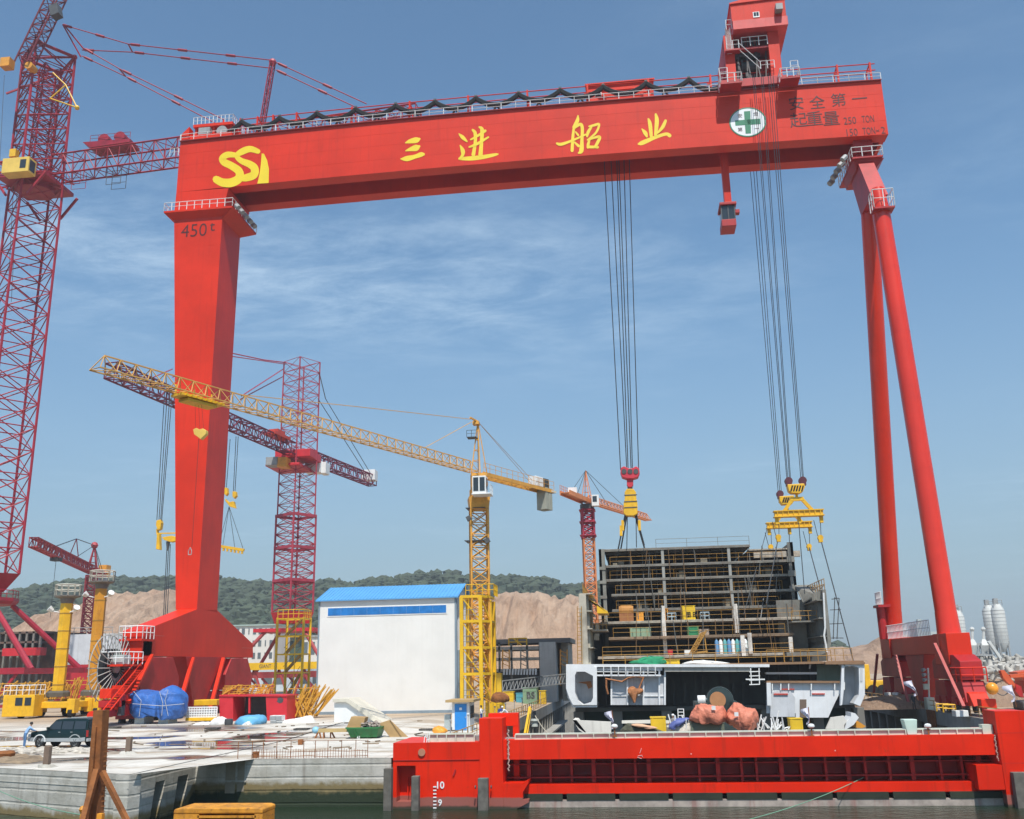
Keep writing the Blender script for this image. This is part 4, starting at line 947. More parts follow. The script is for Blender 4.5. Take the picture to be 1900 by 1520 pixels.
r = thing('lifting_bar', 'long toothed yellow lifting bar hanging right of the rigid leg', 'lifting bar', tuple(at(430,1018,Y=170))); m = MB()
a, b = at(398,1012,Y=170), at(453,1021,Y=170); m.bar(a, b, .4, .5)
for k in range(8): c = a.lerp(b, (k+.5)/8); m.bar(c, c-V((0,0,.75)), .3)
m.build('bar', YEL, r)

# ================================================================== TOWER CRANES
def square(th, s): c, d = math.cos(th)*s/2, math.sin(th)*s/2; return V((c, d, 0)), V((-d, c, 0))
# ---- A: tall crimson crane, far left
XA_, YA_ = -103.6, 145.0
A = thing('tower_crane', 'tall crimson lattice crane with yellow cab, cut by the left edge of the picture', 'tower crane', (XA_, YA_, 0))
u, v = square(RAD(-38), 6.9)
m = MB(); truss(m, (XA_, YA_, 21.5), (XA_, YA_, 91), u, v, 17, .22, .10, x=True); m.build('mast', CRIM, A)
m = MB(); truss(m, (XA_-.3, YA_, 91), (XA_-.6, YA_, 118.5), u*1.02, v*1.02, 9, .24, .11, x=True); truss(m, (XA_, YA_, 91), (XA_, YA_, 116), u*.42, v*.42, 12, .14, .08, x=True); m.build('tower_head', CRIM, A)
m = MB(); z = 118.5; c = V((XA_-.6, YA_, z)); cs = [c-u-v, c+u-v, c+u+v, c-u+v]
for i in range(4): m.tube(cs[i], cs[(i+1)%4], .3, 6); m.tube(cs[i], cs[(i+1)%4]+V((0,0,-4)), .15, 5)
for p in cs: m.ball(p, .5, 8)
m.tube(cs[0], cs[2], .2, 5); m.bar(cs[3]+V((0,0,0)), V((XA_-10, YA_+2, 113)), .3); m.build('head_frame', CRIM, A)
zj = 93.2
m = MB(); m.box(XA_-4.6, XA_+4.6, YA_-4.4, YA_+4.4, zj-2.0, zj-1.3); [m.bar((XA_+sx*4.4, YA_-4.4, zj-1.3), (XA_+sx*4.4, YA_+4.4, zj+.6), .3) or m.bar((XA_-4.4, YA_+sx*4.2, zj-1.3), (XA_+4.4, YA_+sx*4.2, zj+.6), .3) or m.bar((XA_+4.4, YA_+sx*4.2, zj-1.3), (XA_-4.4, YA_+sx*4.2, zj+.6), .3) or m.bar((XA_-4.6, YA_+sx*4.3, zj+.8), (XA_+4.6, YA_+sx*4.3, zj+.8), .5) for sx in (-1, 1)]; m.lathe((XA_, YA_, zj-3.0), [(0,0),(3.2,0),(3.2,1.1),(0,1.1)], 16)
for s in (-1, 1): m.bar((XA_+s*5, YA_-5, zj-2), (XA_+s*2, YA_-5, zj-6), .4); m.bar((XA_+s*5, YA_+5, zj-2), (XA_+s*2, YA_+5, zj-6), .4)
m.build('slewing_platform', CRIM, A, bevel=.05)
m = MB(); railing(m, [(XA_-5.5, YA_-5.3, zj-1.2), (XA_+5.5, YA_-5.3, zj-1.2)], 1.2, 1.4, .06); m.build('railing', CRIM, A)
d = V((62.5, -5.33, 0)).normalized(); s_ = V((d.y, -d.x, 0)); J0 = V((XA_+3.5, YA_, zj+1.4)); J1 = J0+d*69
m = MB(); truss(m, J0, J1, s_*1.6, V((0,0,2.0)), 30, .17, .085); m.build('jib', CRIM, A)
m = MB(); truss(m, V((XA_-4, YA_, zj+1.4)), V((XA_-26, YA_+2, zj+1.4)), s_*1.6, V((0,0,1.6)), 8, .2, .1); m.build('counter_jib', CRIM, A)
ja = lambda px: J0+d*(((at(px, 300, Z=zj)-J0).dot(d)))
m = MB(); q1, q2 = ja(150), ja(238)
m.prism([q1+V((0,-1.7,2.4)), q2+V((0,-1.7,2.4)), q2+V((0,-1.7,3.0)), q1+V((-1.5,-1.7,3.6))], (0, 3.4, 0))
for k in (.3, .7): c = q1.lerp(q2, k)+V((0,0,4.0)); m.lathe(c-V((0,1.4,0)), [(0,0),(1.0,0),(1.0,2.8),(0,2.8)], 14, 'y')
m.build('winch_house', CRIM, A)
m = MB(); railing(m, [q1+V((0,-1.8,3.4)), q2+V((0,-1.8,3.0))], 1.3, 1.6, .05); m.build('railing', CRIM, A)
for px, yt, yb in ((217,322,345), (142,325,345)):
    c = ja(px); m = MB(); b = at(px, yt, Y=c.y); e = at(px+11, yb, Y=c.y); w = e.x-b.x
    for x in (b.x-w, e.x):
        for y in (c.y-.9, c.y+.9): m.tube((x, y, e.z), (x, y, zj), .06, 4)
    for z in (e.z, (e.z+b.z)/2, b.z):
        for y in (c.y-.9, c.y+.9): m.tube((b.x-w, y, z), (e.x, y, z), .05, 4)
    m.build('maintenance_cage', CRIM if px < 200 else DGRY, A)
kb = ja(505); kt = at(506, 116, Y=kb.y)
m = MB(); truss(m, kb+V((0,0,2)), kt, V((.34,0,0)), V((0,.4,0)), 14, .10, .05); m.ball(kt, .7, 8); m.build('king_post', CRIM, A)
def rods(mm, pts, r=.10, knots=True):
    for a, b in zip(pts, pts[1:]):
        mm.tube(a, b, r, 5)
        if knots:
            L = (b-a).length; n = int(L/13)
            for i in range(n+1): c = a.lerp(b, (i+.15)/(n+1)); dd_ = (b-a).normalized()*.9; mm.tube(c-dd_, c+dd_, r*2.4, 6)
m = MB(); Y0 = YA_-3; P1 = lambda px, py, yo=0: at(px, py, Y=142.5+yo)
rods(m, [P1(116,46), P1(238,82), P1(505,112)]); rods(m, [P1(152,93,2), P1(246,97,2), P1(506,127,2)])
rods(m, [P1(512,116), P1(680,193)]); rods(m, [P1(512,130,2), P1(664,201,2)])
rods(m, [P1(156,90), P1(222,128), P1(415,222)]); rods(m, [P1(152,104,2), P1(233,142,2), P1(398,228,2)])
for a, b in (((238,82),(246,97)), ((222,128),(233,142)), ((120,48),(156,92)), ((117,47),(150,106))): m.tube(P1(*a), P1(*b, 2), .14, 5)
m.build('tie_rod', CRIM, A, split=0)
m = MB(); a, b = at(20,306,Y=YA_-5.2), at(66,324,Y=YA_-5.2); m.box(a.x, b.x, YA_-7.4, YA_-5.2, b.z-.5, a.z); cb = m.build('operator_cab', mat('pale_yellow', (.78, .52, .10), .5), A, bevel=.06)
m = MB(); m.box(b.x-1.6, b.x-.5, YA_-7.44, YA_-7.4, b.z+.2, a.z-.5); m.box(b.x, b.x+.03, YA_-7.1, YA_-5.6, b.z-.1, a.z-.4); m.build('cab_window', GLS, cb)
# luffing boom stowed across the head
m = MB(); truss(m, at(46,118,Y=139), at(122,-40,Y=139), V((1.1,.2,0)), V((0,1.1,.3)), 12, .16, .09); m.build('inclined_boom', mat('dark_crimson', (.20,.015,.03), .6), A)
m = MB(); c = at(104, 22, Y=138); m.obox(c, V((.75,0,.25)), V((0,.8,0)), V((-.3,0,1.1))); m.build('boom_winch', DGRY, A)
m = MB(); a = at(98,135,Y=139.4); b = at(122,158,Y=139.4); c = at(143,200,Y=139.4); e = at(93,183,Y=139.4)
for p, q in ((a,b),(b,c),(b,e),(e,c)): m.tube(p, q, .13, 5)
m.ball(c, .45, 8); m.build('hook_guide', YEL, A)
m = MB(); c = at(15,120,Y=139.4); m.box(c.x-.9, c.x+.9, 138.4, 140, c.z-.9, c.z+.9); c = at(58,126,Y=139.4); m.lathe(c-V((0,.9,0)), [(0,0),(.75,0),(.75,1.8),(0,1.8)], 14, 'y'); m.build('winch_motor', AMB, A)
m = MB(); a = at(28, 300, Y=YA_-4); m.box(a.x-.6, a.x+.6, YA_-5, YA_-4, a.z+.5, a.z+2); m.build('electric_box', YEL, A)
m = MB()
for px in (36, 43, 8): m.tube(at(px-22, 560, Y=YA_-1), at(px, 140, Y=YA_-1), .05, 4)
m.build('hoist_rope', ROPE, A)
m = MB(); u2, v2 = u*.95, v*.95; c0 = V((XA_, YA_, 21.5)); c1 = V((XA_, YA_, 18.6))
rg = lambda c, k: [c-u*k-v*k, c+u*k-v*k, c+u*k+v*k, c-u*k+v*k]
m.loft([rg(c1, .55), rg(c0, 1.05)]); m.lathe((XA_, YA_, 17.6), [(0,0),(2.2,0),(2.2,1.2),(0,1.2)], 16); m.build('slewing_base', CRIM, A)
m = MB(); zz_ = 16.6; m.lathe((XA_, YA_, zz_), [(0,0),(4.4,0),(4.8,.5),(4.8,1.0),(0,1.0)], 12); m.build('portal_top', CRIM, A)
m = MB(); railing(m, [(XA_+4.6*math.cos(a_), YA_+4.6*math.sin(a_), zz_+1) for a_ in [k*math.pi/6 for k in range(-7, 2)]], 1.2, 1.4, .06); m.build('railing', CRIM, A)
for p, q in (((3,-2.4),(12.4,-5)), ((-1,-3),(-3,-8)), ((3,2.4),(12,9)), ((-3,2),(-12,9))): m = MB(); m.tube((XA_+p[0], YA_+p[1], zz_), (XA_+q[0], YA_+q[1], 6.3), .42, 8, .5); m.build('portal_leg', CRIM, A)
m = MB(); m.box(XA_-14, XA_+13.5, YA_-8.4, YA_-7.4, 5.7, 6.6); m.box(XA_-14, XA_+13.5, YA_+8, YA_+9, 5.7, 6.6)
for x in (-14, -2, 12.5): m.box(XA_+x, XA_+x+.9, YA_-8, YA_+8.6, 5.75, 6.5)
m.build('portal_ring', CRIM, A)
m = MB()
for x0, x1 in ((-13, -7), (-7, -1.5), (-1.5, 5), (5, 12)): m.bar((XA_+x0, YA_-7.9, 5.7), (XA_+(x0+x1)/2, YA_-7.9, 1.2), .35); m.bar((XA_+x1, YA_-7.9, 5.7), (XA_+(x0+x1)/2, YA_-7.9, 1.2), .35)
m.box(XA_-14, XA_+13.5, YA_-8.3, YA_-7.5, .9, 1.3); m.build('undercarriage_truss', CRIM, A)
m = MB(); m.box(XA_+1.2, XA_+9.8, YA_-9.0, YA_-8.5, 3.9, 5.6); m.box(XA_-13, XA_-2, YA_-9, YA_-8.5, 4.0, 5.4); m.build('ballast_beam', YEL, A)

# ---- B: second crimson crane, middle
XB_, YB_ = -71.9, 200.0
B = thing('tower_crane', 'crimson lattice crane with long sloping jib standing behind the yellow stair tower', 'tower crane', (XB_, YB_, 0))
u, v = square(RAD(-32), 5.7)
m = MB(); truss(m, (XB_, YB_, 17.5), (XB_, YB_, 38), u*1.06, v*1.06, 10, .24, .085, x=True); m.build('mast_sleeve', mat('faded_crimson', (.36, .035, .06), .6, var=.2), B)
m = MB()
for z in (38, 31, 24): c = V((XB_, YB_, z)); cs = [c-u*1.08-v*1.08, c+u*1.08-v*1.08, c+u*1.08+v*1.08, c-u*1.08+v*1.08]; [m.bar(cs[i], cs[(i+1)%4], .4, .6) for i in range(4)]
m.build('sleeve_collar', mat('faded_crimson', (1,1,1)), B)
m = MB(); truss(m, (XB_, YB_, 38), (XB_, YB_, 50), u, v, 5, .17, .07, x=True); m.build('mast', mat('faded_crimson', (1,1,1)), B)
zt_b = at(560, 672, Y=YB_).z
m = MB(); truss(m, (XB_, YB_, 50), (XB_, YB_, zt_b), u, v, 9, .17, .07, x=True); m.build('tower_head', mat('faded_crimson', (1,1,1)), B)
m = MB(); m.box(XB_-4.0, XB_+4.0, YB_-3.8, YB_+3.8, 50.5, 52.2); m.box(XB_-5.6, XB_+2, YB_-5, YB_+4, 48.4, 49); m.build('slewing_platform', mat('signal_red', (.55, .02, .03), .5), B, bevel=.1)
T_, C_ = V((-80.8, 136.5, 51.8)), V((-65.0, 237.0, 51.8)); d = (T_-V((XB_, YB_, 51.8))).normalized(); s_ = V((d.y, -d.x, 0))
m = MB(); truss(m, V((XB_, YB_, 52.4))+d*3, T_+V((0,0,.6)), s_*1.1, V((0,0,1.25)), 26, .17, .11); m.build('jib', mat('jib_maroon', (.16, .02, .05), .6), B)
m = MB(); truss(m, V((XB_, YB_, 52.4))-d*3, C_+V((0,0,.6)), s_*1.1, V((0,0,1.25)), 16, .17, .11); m.build('counter_jib', mat('jib_maroon', (1,1,1)), B)
m = MB(); c = V((XB_, YB_, 53.8))+d*10; m.obox(c, d*3.4, s_*1.5, V((0,0,.3))); m.obox(c+V((0,0,.7)), d*1.6, s_*1.1, V((0,0,.5))); m.build('winch_house', mat('winch_red', (.5, .05, .03), .6), B)
cc_ = V((XB_, YB_, 0))
for (x0, y0, x1, y1, mt, nm, Yk) in ((498,851,520,865,GRY,'counterweight',195), (519,851,535,868,AMB,'operator_cab',195), (570,857,597,878,WHI,'counterweight',205), (597,860,608,880,WHI,'counterweight',206), (674,874,698,892,WHI,'counterweight',236)):
    a, b = at(x0, y0, Y=Yk), at(x1, y1, Y=Yk); m = MB(); m.box(a.x, b.x, Yk-1.5, Yk+1.5, b.z, a.z); m.build(nm, mt, B, bevel=.06)
m = MB(); PB = lambda px, py, Y=YB_: at(px, py, Y=Y)
m.tube(PB(531,673), PB(490,668,190), .12, 4); m.tube(PB(490,668,190), PB(428,655,176), .12, 4); m.tube(PB(531,676), PB(428,661,176), .10, 4); m.tube(PB(428,655,176), PB(320,700,160), .1, 4)
m.tube(PB(527,684), PB(448,735,176), .12, 4); m.tube(PB(525,699), PB(446,741,176), .12, 4); m.tube(PB(320,685,160), PB(285,700,152), .1, 4)
m.build('tie_rod', CRIM, B, split=0)
m = MB(); m.tube(PB(592,690), PB(604,740,210), .1, 4); m.tube(PB(604,740,210), PB(692,886,236), .1, 4); m.tube(PB(590,740), PB(676,874,234), .1, 4); m.build('backstay_rope', ROPE, B)
m = MB(); c = V((XB_, YB_, 17.4)); m.loft([[c+V((0,0,-2.4))+w*.9 for w in (-u-v, u-v, u+v, v-u)], [c+w*1.12 for w in (-u-v, u-v, u+v, v-u)]]); m.box(XB_-6.5, XB_+6.5, YB_-5, YB_+5, 13.2, 13.9); m.build('slewing_base', mat('signal_red', (1,1,1)), B)
for sx, sy in ((-1,-1),(1,-1),(1,1),(-1,1)): m = MB(); m.tube((XB_+sx*4, YB_+sy*4, 13.6), (XB_+sx*11, YB_+sy*8, 4.6), .38, 8); m.build('portal_leg', mat('dull_red', (.36, .05, .05), .6), B)
m = MB()
for sy in (-1, 1): m.box(XB_-13, XB_+13, YB_+sy*8-.7, YB_+sy*8+.7, 4.0, 5.2); [m.bar((XB_+x, YB_+sy*8, 4), (XB_+x+3, YB_+sy*8, 1), .4) or m.bar((XB_+x+6, YB_+sy*8, 4), (XB_+x+3, YB_+sy*8, 1), .4) for x in (-12, -3, 6)]
m.build('portal_ring', mat('dull_red', (1,1,1)), B)

# ---- C: yellow tower crane
XC_, YC_ = -14.9, 95.0
Cc = thing('tower_crane', 'orange yellow tower crane with white cab and grey counterweight right of the white shed', 'tower crane', (XC_, YC_, 0))
OY = mat('crane_orange_yellow', (.68, .33, .05), .5, var=.15, scale=1.2, rust=.25)
u, v = square(RAD(14), 1.72); zc0 = 2.0; zsl = at(888, 930, Y=YC_).z
m = MB(); truss(m, (XC_, YC_, zc0), (XC_, YC_, zsl), u, v, 17, .11, .05, x=True); m.build('mast', OY, Cc)
m = MB(); m.loft([[V((XC_, YC_, zsl-.9))+w*1.1 for w in (-u-v, u-v, u+v, v-u)], [V((XC_, YC_, zsl+.3))+w*1.25 for w in (-u-v, u-v, u+v, v-u)]]); m.lathe((XC_, YC_, zsl+.3), [(0,0),(.95,0),(.95,.8),(0,.8)], 16); m.build('slewing_ring', OY, Cc)
zj = at(886, 880, Y=YC_).z; tip = at(176, 684, Z=zj); tip.z = zj; back = V((-8.7, 107.3, zj)); ctr = V((XC_, YC_, zj))
m = MB(); m.loft([[V((XC_, YC_, zsl+1.0))+w*.9 for w in (-u-v, u-v, u+v, v-u)], [ctr+w*.9 for w in (-u-v, u-v, u+v, v-u)]]); m.build('tower_top', OY, Cc)
d = (tip-ctr).normalized(); d.z = 0; s_ = V((d.y, -d.x, 0))
m = MB(); tri_truss(m, ctr+d*.8+V((0,0,.1)), tip, .55, 1.05, 36, .06, .035); m.build('jib', mat('jib_amber', (.66, .36, .10), .5), Cc)
# hanging walkway frame under the outer jib
m = MB(); db = (back-ctr).normalized(); sb = V((db.y, -db.x, 0))
for s in (-1, 1): m.bar(ctr+sb*s*.6, back+sb*s*.6, .14, .38)
for k in range(12): c = ctr.lerp(back, k/11); m.bar(c-sb*.6, c+sb*.6, .1)
m.build('counter_jib', OY, Cc)
m = MB(); railing(m, [ctr+sb*.7+V((0,0,.2)), back+sb*.7+V((0,0,.2))], .9, 1.1, .025); m.build('railing', OY, Cc)
hp = at(878, 783, Y=YC_); hp.x = XC_+.0
m = MB()
for s in (-1, 1): 
    m.bar(ctr+s_*s*.55+d*.5, hp, .1); m.bar(ctr+s_*s*.55-d*.8, hp, .09)
for k in (.25, .45, .65, .82):
    a = (ctr+s_*.55+d*.5).lerp(hp, k); b = (ctr-s_*.55+d*.5).lerp(hp, k); m.bar(a, b, .06); m.bar(a, (ctr+s_*.55-d*.8).lerp(hp, k), .06)
m.bar(hp, hp+d*1.4+V((0,0,.15)), .16); m.box(hp.x-.5, hp.x+.15, hp.y-.4, hp.y+.4, hp.z-.35, hp.z); m.build('tower_peak', OY, Cc)
m = MB(); m.box(hp.x-1.1, hp.x-.1, hp.y-.5, hp.y+.5, hp.z-1.75, hp.z-1.68); railing(m, [(hp.x-1.1, hp.y-.5, hp.z-1.7), (hp.x-.1, hp.y-.5, hp.z-1.7)], .7, .5, .025); m.build('peak_platform', DGRY, Cc)
jp = lambda px: (lambda q: V((q.x, q.y, zj+1.05)))(ctr+d*((at(px, interp([(176,684),(886,880)], px)-12, Z=zj+1)-ctr).dot(d)))
m = MB(); rods(m, [hp+d*1.3, jp(620)+V((0,0,1.9)), jp(430)], .035, False); rods(m, [hp+d*1.2+V((0,0,-.3)), jp(748)], .035, False)
m.tube(hp, back+V((0,0,.3))-db*2.2, .03, 4); m.tube(hp, back+V((0,0,.3))-db*4.5+sb*.5, .03, 4); m.build('tie_rod', mat('jib_amber', (1,1,1)), Cc, split=0)
a, b = at(879, 887, Y=YC_-1.6), at(908, 918, Y=YC_-1.6)
m = MB(); m.box(a.x, b.x-.2, YC_-2.6, YC_-1.2, b.z, a.z); m.box(a.x-.05, b.x+.3, YC_-2.8, YC_-1.0, b.z-.12, b.z); cb = m.build('operator_cab', WHI, Cc, bevel=.03)
m = MB(); w_ = b.x-.2-a.x
for x0, x1 in ((.08, .45), (.55, .92)): m.box(a.x+w_*x0, a.x+w_*x1, YC_-2.63, YC_-2.6, b.z+.25, a.z-.15)
m.box(b.x-.2, b.x-.17, YC_-2.4, YC_-1.4, b.z+.5, a.z-.2); m.build('cab_window', GLS, cb)
m = MB(); railing(m, [(b.x+.25, YC_-2.8, b.z), (b.x+.25, YC_-1, b.z)], .9, .6, .025); m.build('railing', PWHI, Cc)
m = MB(); c = ctr.lerp(back, .80); m.obox(c+V((0,0,.75)), db*.75, sb*.55, V((0,0,.6))); m.build('winch', WHI, Cc, bevel=.05)
m = MB(); c = ctr.lerp(back, .9); m.obox(c+V((0,0,.75)), db*.6, sb*.5, V((0,0,.5)))
for k in range(6): m.obox(c+V((0,0,.75))+db*(k-2.5)*.2, db*.03, sb*.55, V((0,0,.55)))
m.build('motor', DGRY, Cc)
c = back-db*.6; CON = mat('counterweight_concrete', (.33, .33, .27), .85, var=.15)
for k in range(2): m = MB(); m.obox(c-db*(k*.75)+V((0,0,-.95+.25*(1-k)*0)), db*.33, sb*.62, V((0,0,1.25))); m.build('counterweight', CON, Cc, bevel=.04)
m = MB(); m.obox(back+V((0,0,.0)), db*.5, sb*.7, V((0,0,.12))); m.build('end_plate', mat('cream_plate', (.7, .6, .45), .6), Cc)
for px, py in ((870, 962), (904, 1003)):
    c = at(px, py, Y=YC_-1); m = MB(); m.obox(c, V((.22,.0,.1)), V((0,.15,0)), V((-.1,0,.22))); m.bar((XC_, YC_-1, c.z), c, .05); m.build('floodlight', DGRY, Cc)
m = MB(); c = at(885, 945, Y=YC_); m.box(c.x-1.0, c.x+1.0, YC_-1.1, YC_+1.1, c.z-.03, c.z+.03); m.box(XC_-.35, XC_+.35, YC_-.8, YC_, c.z, c.z+.9); c = at(885, 1005, Y=YC_); m.box(c.x-1.1, c.x+1.1, YC_-1.1, YC_+1.1, c.z-.03, c.z+.03); m.build('mast_platform', DGRY, Cc)
# trolley and hook of the yellow crane
tb = ctr+d*((at(378, 742, Z=zj-.3)-ctr).dot(d)); tb.z = zj-.25
m = MB(); m.obox(tb, d*1.9, s_*.6, V((0,0,.09))); m.obox(tb+V((0,0,-.25)), d*1.3, s_*.5, V((0,0,.1)))
for k in range(8): c = tb+d*(k-3.5)*.45; m.bar(c-s_*.75, c+s_*.75+V((0,0,.15)), .07, .16)
for k in (-1.6, 0, 1.6): m.bar(tb+d*k+s_*.5, tb+d*k+s_*.5+V((0,0,.9)), .1)
m.build('jib_trolley', YEL, Cc)
hb = at(370, 803, Y=tb.y)
HK = thing('hook_block', 'two lobed yellow hook block with a thin line hanging in front of the rigid leg', 'hook block', tuple(hb))
blob_outline([(358,797),(364,794),(370,797),(376,795),(382,798),(382,805),(376,811),(372,815),(367,811),(360,806)], tb.y, .4, 'block_plate', mat('pale_yellow', (1,1,1)), HK, .02)
m = MB(); m.tube(at(369, 814, Y=tb.y), at(356, 1015, Y=tb.y), .022, 4)
for x in (358, 366, 373): m.tube(at(x+5, 796, Y=tb.y), (tb.x+(x-366)*.03, tb.y, tb.z), .012, 4)
m.build('hoist_rope', mat('dark_red_line', (.2, .03, .02), .6), HK)
m = MB(); a = at(353, 1016, Y=tb.y)
for p, q in (((0,0,0),(-.12,0,-.25)), ((0,0,0),(.12,0,-.25)), ((-.12,0,-.25),(-.1,0,-.5)), ((.12,0,-.25),(.1,0,-.5)), ((-.1,0,-.5),(.1,0,-.5))): m.tube(a+V(p), a+V(q), .03, 4)
m.build('line_hook', GRY, HK)
# yellow tied-in base frame round the mast
BF = thing('base_frame', 'bright yellow four-storey steel frame tower round the foot of the yellow crane', 'steel frame', (XC_, YC_, 0))
SY = mat('signal_yellow', (.74, .44, .01), .45, var=.12, scale=.6, rust=.12)
fx0, fx1 = at(857, 1250, Y=YC_-2).x, at(893, 1250, Y=YC_-2).x; fx2 = at(911, 1250, Y=YC_-.5).x
zt = at(875, 1107, Y=YC_-2).z; zl = [at(870, y, Y=YC_-2).z for y in (1303, 1251, 1202, 1153, 1107)]
for x, y in ((fx0, YC_-2), (fx1, YC_-2), (fx0, YC_+1.6), (fx1, YC_+1.6), (fx2, YC_-.5), (fx2, YC_+2)):
    m = MB(); m.box(x-.17, x+.17, y-.17, y+.17, .45, zt+(0 if x != fx2 else -.3)); m.build('column', SY, BF)
m = MB()
for z in zl[1:]:
    m.bar((fx0, YC_-2, z), (fx1, YC_-2, z), .3, .26); m.bar((fx0, YC_+1.6, z), (fx1, YC_+1.6, z), .3, .26); m.bar((fx0, YC_-2, z), (fx0, YC_+1.6, z), .26); m.bar((fx1, YC_-2, z), (fx1, YC_+1.6, z), .26)
    m.bar((fx1, YC_-2, z), (fx2, YC_-.5, z), .24); m.bar((fx2, YC_-.5, z), (fx2, YC_+2, z), .22)
m.build('ring_beam', SY, BF)
m = MB()
for a, b in zip(zl, zl[1:]): m.bar((fx0+.15, YC_-2.02, b-.2), (fx1-.15, YC_-2.02, a+.2), .14, .1); m.bar((fx1, YC_-1.9, b), (fx2, YC_-.6, a), .12)
m.build('diagonal', SY, BF)
m = MB()
for z in zl[:-1]: railing(m, [(fx0, YC_-2.1, z+.1), (fx1, YC_-2.1, z+.1)], 1.0, .7, .025)
m.build('railing', mat('thin_grey_rail', (.2, .2, .18), .5), BF)
m = MB(); railing(m, [(XC_-1.2, YC_-1.3, zt+.1), (XC_+1.6, YC_-1.3, zt+.1), (XC_+1.6, YC_+1.2, zt+.1)], 1.1, .55, .04); m.build('top_guard', SY, BF)

# ---- D: distant orange and red crane behind the block
XD_, YD_ = -8.2, 200.0
D = thing('tower_crane', 'small faded orange and red tower crane standing behind the ship block', 'tower crane', (XD_, YD_, 0))
u, v = square(RAD(10), 2.2); zb, zm, zs = 3, at(1092, 1000, Y=YD_).z, at(1092, 945, Y=YD_).z
m = MB(); truss(m, (XD_, YD_, zb), (XD_, YD_, zm), u, v, 18, .17, .09, x=True); m.build('mast', ORA, D)
m = MB(); truss(m, (XD_, YD_, zm), (XD_, YD_, zs), u*1.05, v*1.05, 5, .24, .12, x=True)
for k in (.1, .55, .95): z = zm+(zs-zm)*k; m.box(XD_-1.7, XD_+1.7, YD_-1.7, YD_+1.7, z-.08, z+.08)
m.build('climbing_cage', mat('cage_red', (.38, .02, .05), .6), D)
m = MB(); m.lathe((XD_, YD_, zs), [(0,0),(1.5,0),(1.5,1),(0,1)], 12); m.build('slewing_ring', DGRY, D)
zj = zs+1.6; ctr = V((XD_, YD_, zj)); L_ = at(1048, 914, Z=zj); R_ = at(1203, 966, Z=zj); L_.z = R_.z = zj; pk = at(1090, 873, Y=YD_); pk.x = XD_
FO = mat('faded_orange_paint', (1,1,1)); dR = (R_-ctr).normalized(); dL = (L_-ctr).normalized()
m = MB(); tri_truss(m, ctr, R_, .8, 1.5, 20, .12, .07); m.build('jib', FO, D)
m = MB(); sL = V((dL.y, -dL.x, 0)); m.bar(ctr+sL, L_+sL, .2, .9); m.bar(ctr-sL, L_-sL, .2, .9); m.bar(ctr, L_, 1.8, .12); m.build('counter_jib', FO, D)
m = MB(); railing(m, [ctr+sL+V((0,0,.4)), L_+sL+V((0,0,.4))], 1.2, 1, .05); m.build('railing', FO, D)
m = MB(); c = L_.lerp(ctr, .35); m.box(c.x-.9, c.x+.9, c.y-.9, c.y+.9, zj+.3, zj+1.6); m.build('winch', WHI, D)
m = MB(); m.box(XD_+1.1, XD_+2.6, YD_-2.6, YD_-.8, zj-1.3, zj+1.0); cb = m.build('operator_cab', WHI, D); m = MB(); m.box(XD_+1.3, XD_+2.2, YD_-2.64, YD_-2.6, zj-.5, zj+.7); m.build('cab_window', GLS, cb)
m = MB(); sR = V((dR.y, -dR.x, 0))
for s in (-1, 1):
    for t_ in (-1, 1): m.bar(ctr+sR*s*.9+dR*t_*.8, pk, .16)
for k in (.3, .5, .7): z = ctr.lerp(pk, k); m.bar(z-sR*(1-k), z+sR*(1-k), .1); m.bar(z-dR*(1-k), z+dR*(1-k), .1)
m.build('tower_peak', FO, D)
m = MB(); m.tube(pk, L_.lerp(ctr, .2), .07, 4); m.tube(pk, L_.lerp(ctr, .5), .07, 4); m.tube(pk, ctr.lerp(R_, .35), .07, 4); m.tube(pk, ctr.lerp(R_, .75), .07, 4); m.build('tie_rod', ROPE, D, split=0)

# ---- E: distant crane left
XE_, YE_ = -118.3, 200.0
E_ = thing('tower_crane', 'small faded red tower crane with drooping jib behind the yellow columns', 'tower crane', (XE_, YE_, 0))
u, v = square(RAD(20), 2.0); zs = at(172, 1068, Y=YE_).z
m = MB(); truss(m, (XE_, YE_, 1), (XE_, YE_, zs), u, v, 16, .17, .09, x=True); m.build('mast', PINK, E_)
zj = zs+1.2; ctr = V((XE_, YE_, zj)); L_ = at(62, 1006, Z=zj); R_ = at(216, 1068, Z=zj); L_.z = R_.z = zj
pk = at(176, 1012, Y=YE_); pk.x = XE_; dL = (L_-ctr).normalized(); sL = V((dL.y, -dL.x, 0)); R_ = ctr-dL*((R_-ctr).length)
m = MB(); truss(m, ctr, L_, sL*.7, V((0,0,.8)), 24, .14, .09); m.build('jib', PINK, E_)
m = MB(); truss(m, ctr, R_, sL*.7, V((0,0,.55)), 8, .16, .09); m.build('counter_jib', PINK, E_)
m = MB()
for s in (-1, 1):
    for t_ in (-1, 1): m.bar(ctr+sL*s*.9+dL*t_*.9, pk, .2)
for k in (.3, .55, .75): z = ctr.lerp(pk, k); m.bar(z-sL*(1-k), z+sL*(1-k), .14); m.bar(z-dL*(1-k), z+dL*(1-k), .14)
m.ball(pk, .8, 8); m.build('tower_peak', PINK, E_)
kp = at(142, 1000, Y=ctr.lerp(L_, .42).y); kb = ctr.lerp(L_, .42)
m = MB(); m.bar(kb+V((-.5,0,.6)), kp, .14); m.bar(kb+V((1.5,0,.6)), kp, .14); m.build('king_post', PINK, E_)
m = MB(); m.tube(pk, kp, .09, 4); m.tube(kp, ctr.lerp(L_, .72)+V((0,0,.8)), .09, 4); m.tube(pk, ctr.lerp(L_, .35)+V((0,0,.8)), .08, 4); m.tube(pk, R_, .08, 4); m.tube(pk, ctr.lerp(R_, .7), .08, 4); m.build('tie_rod', ROPE, E_, split=0)
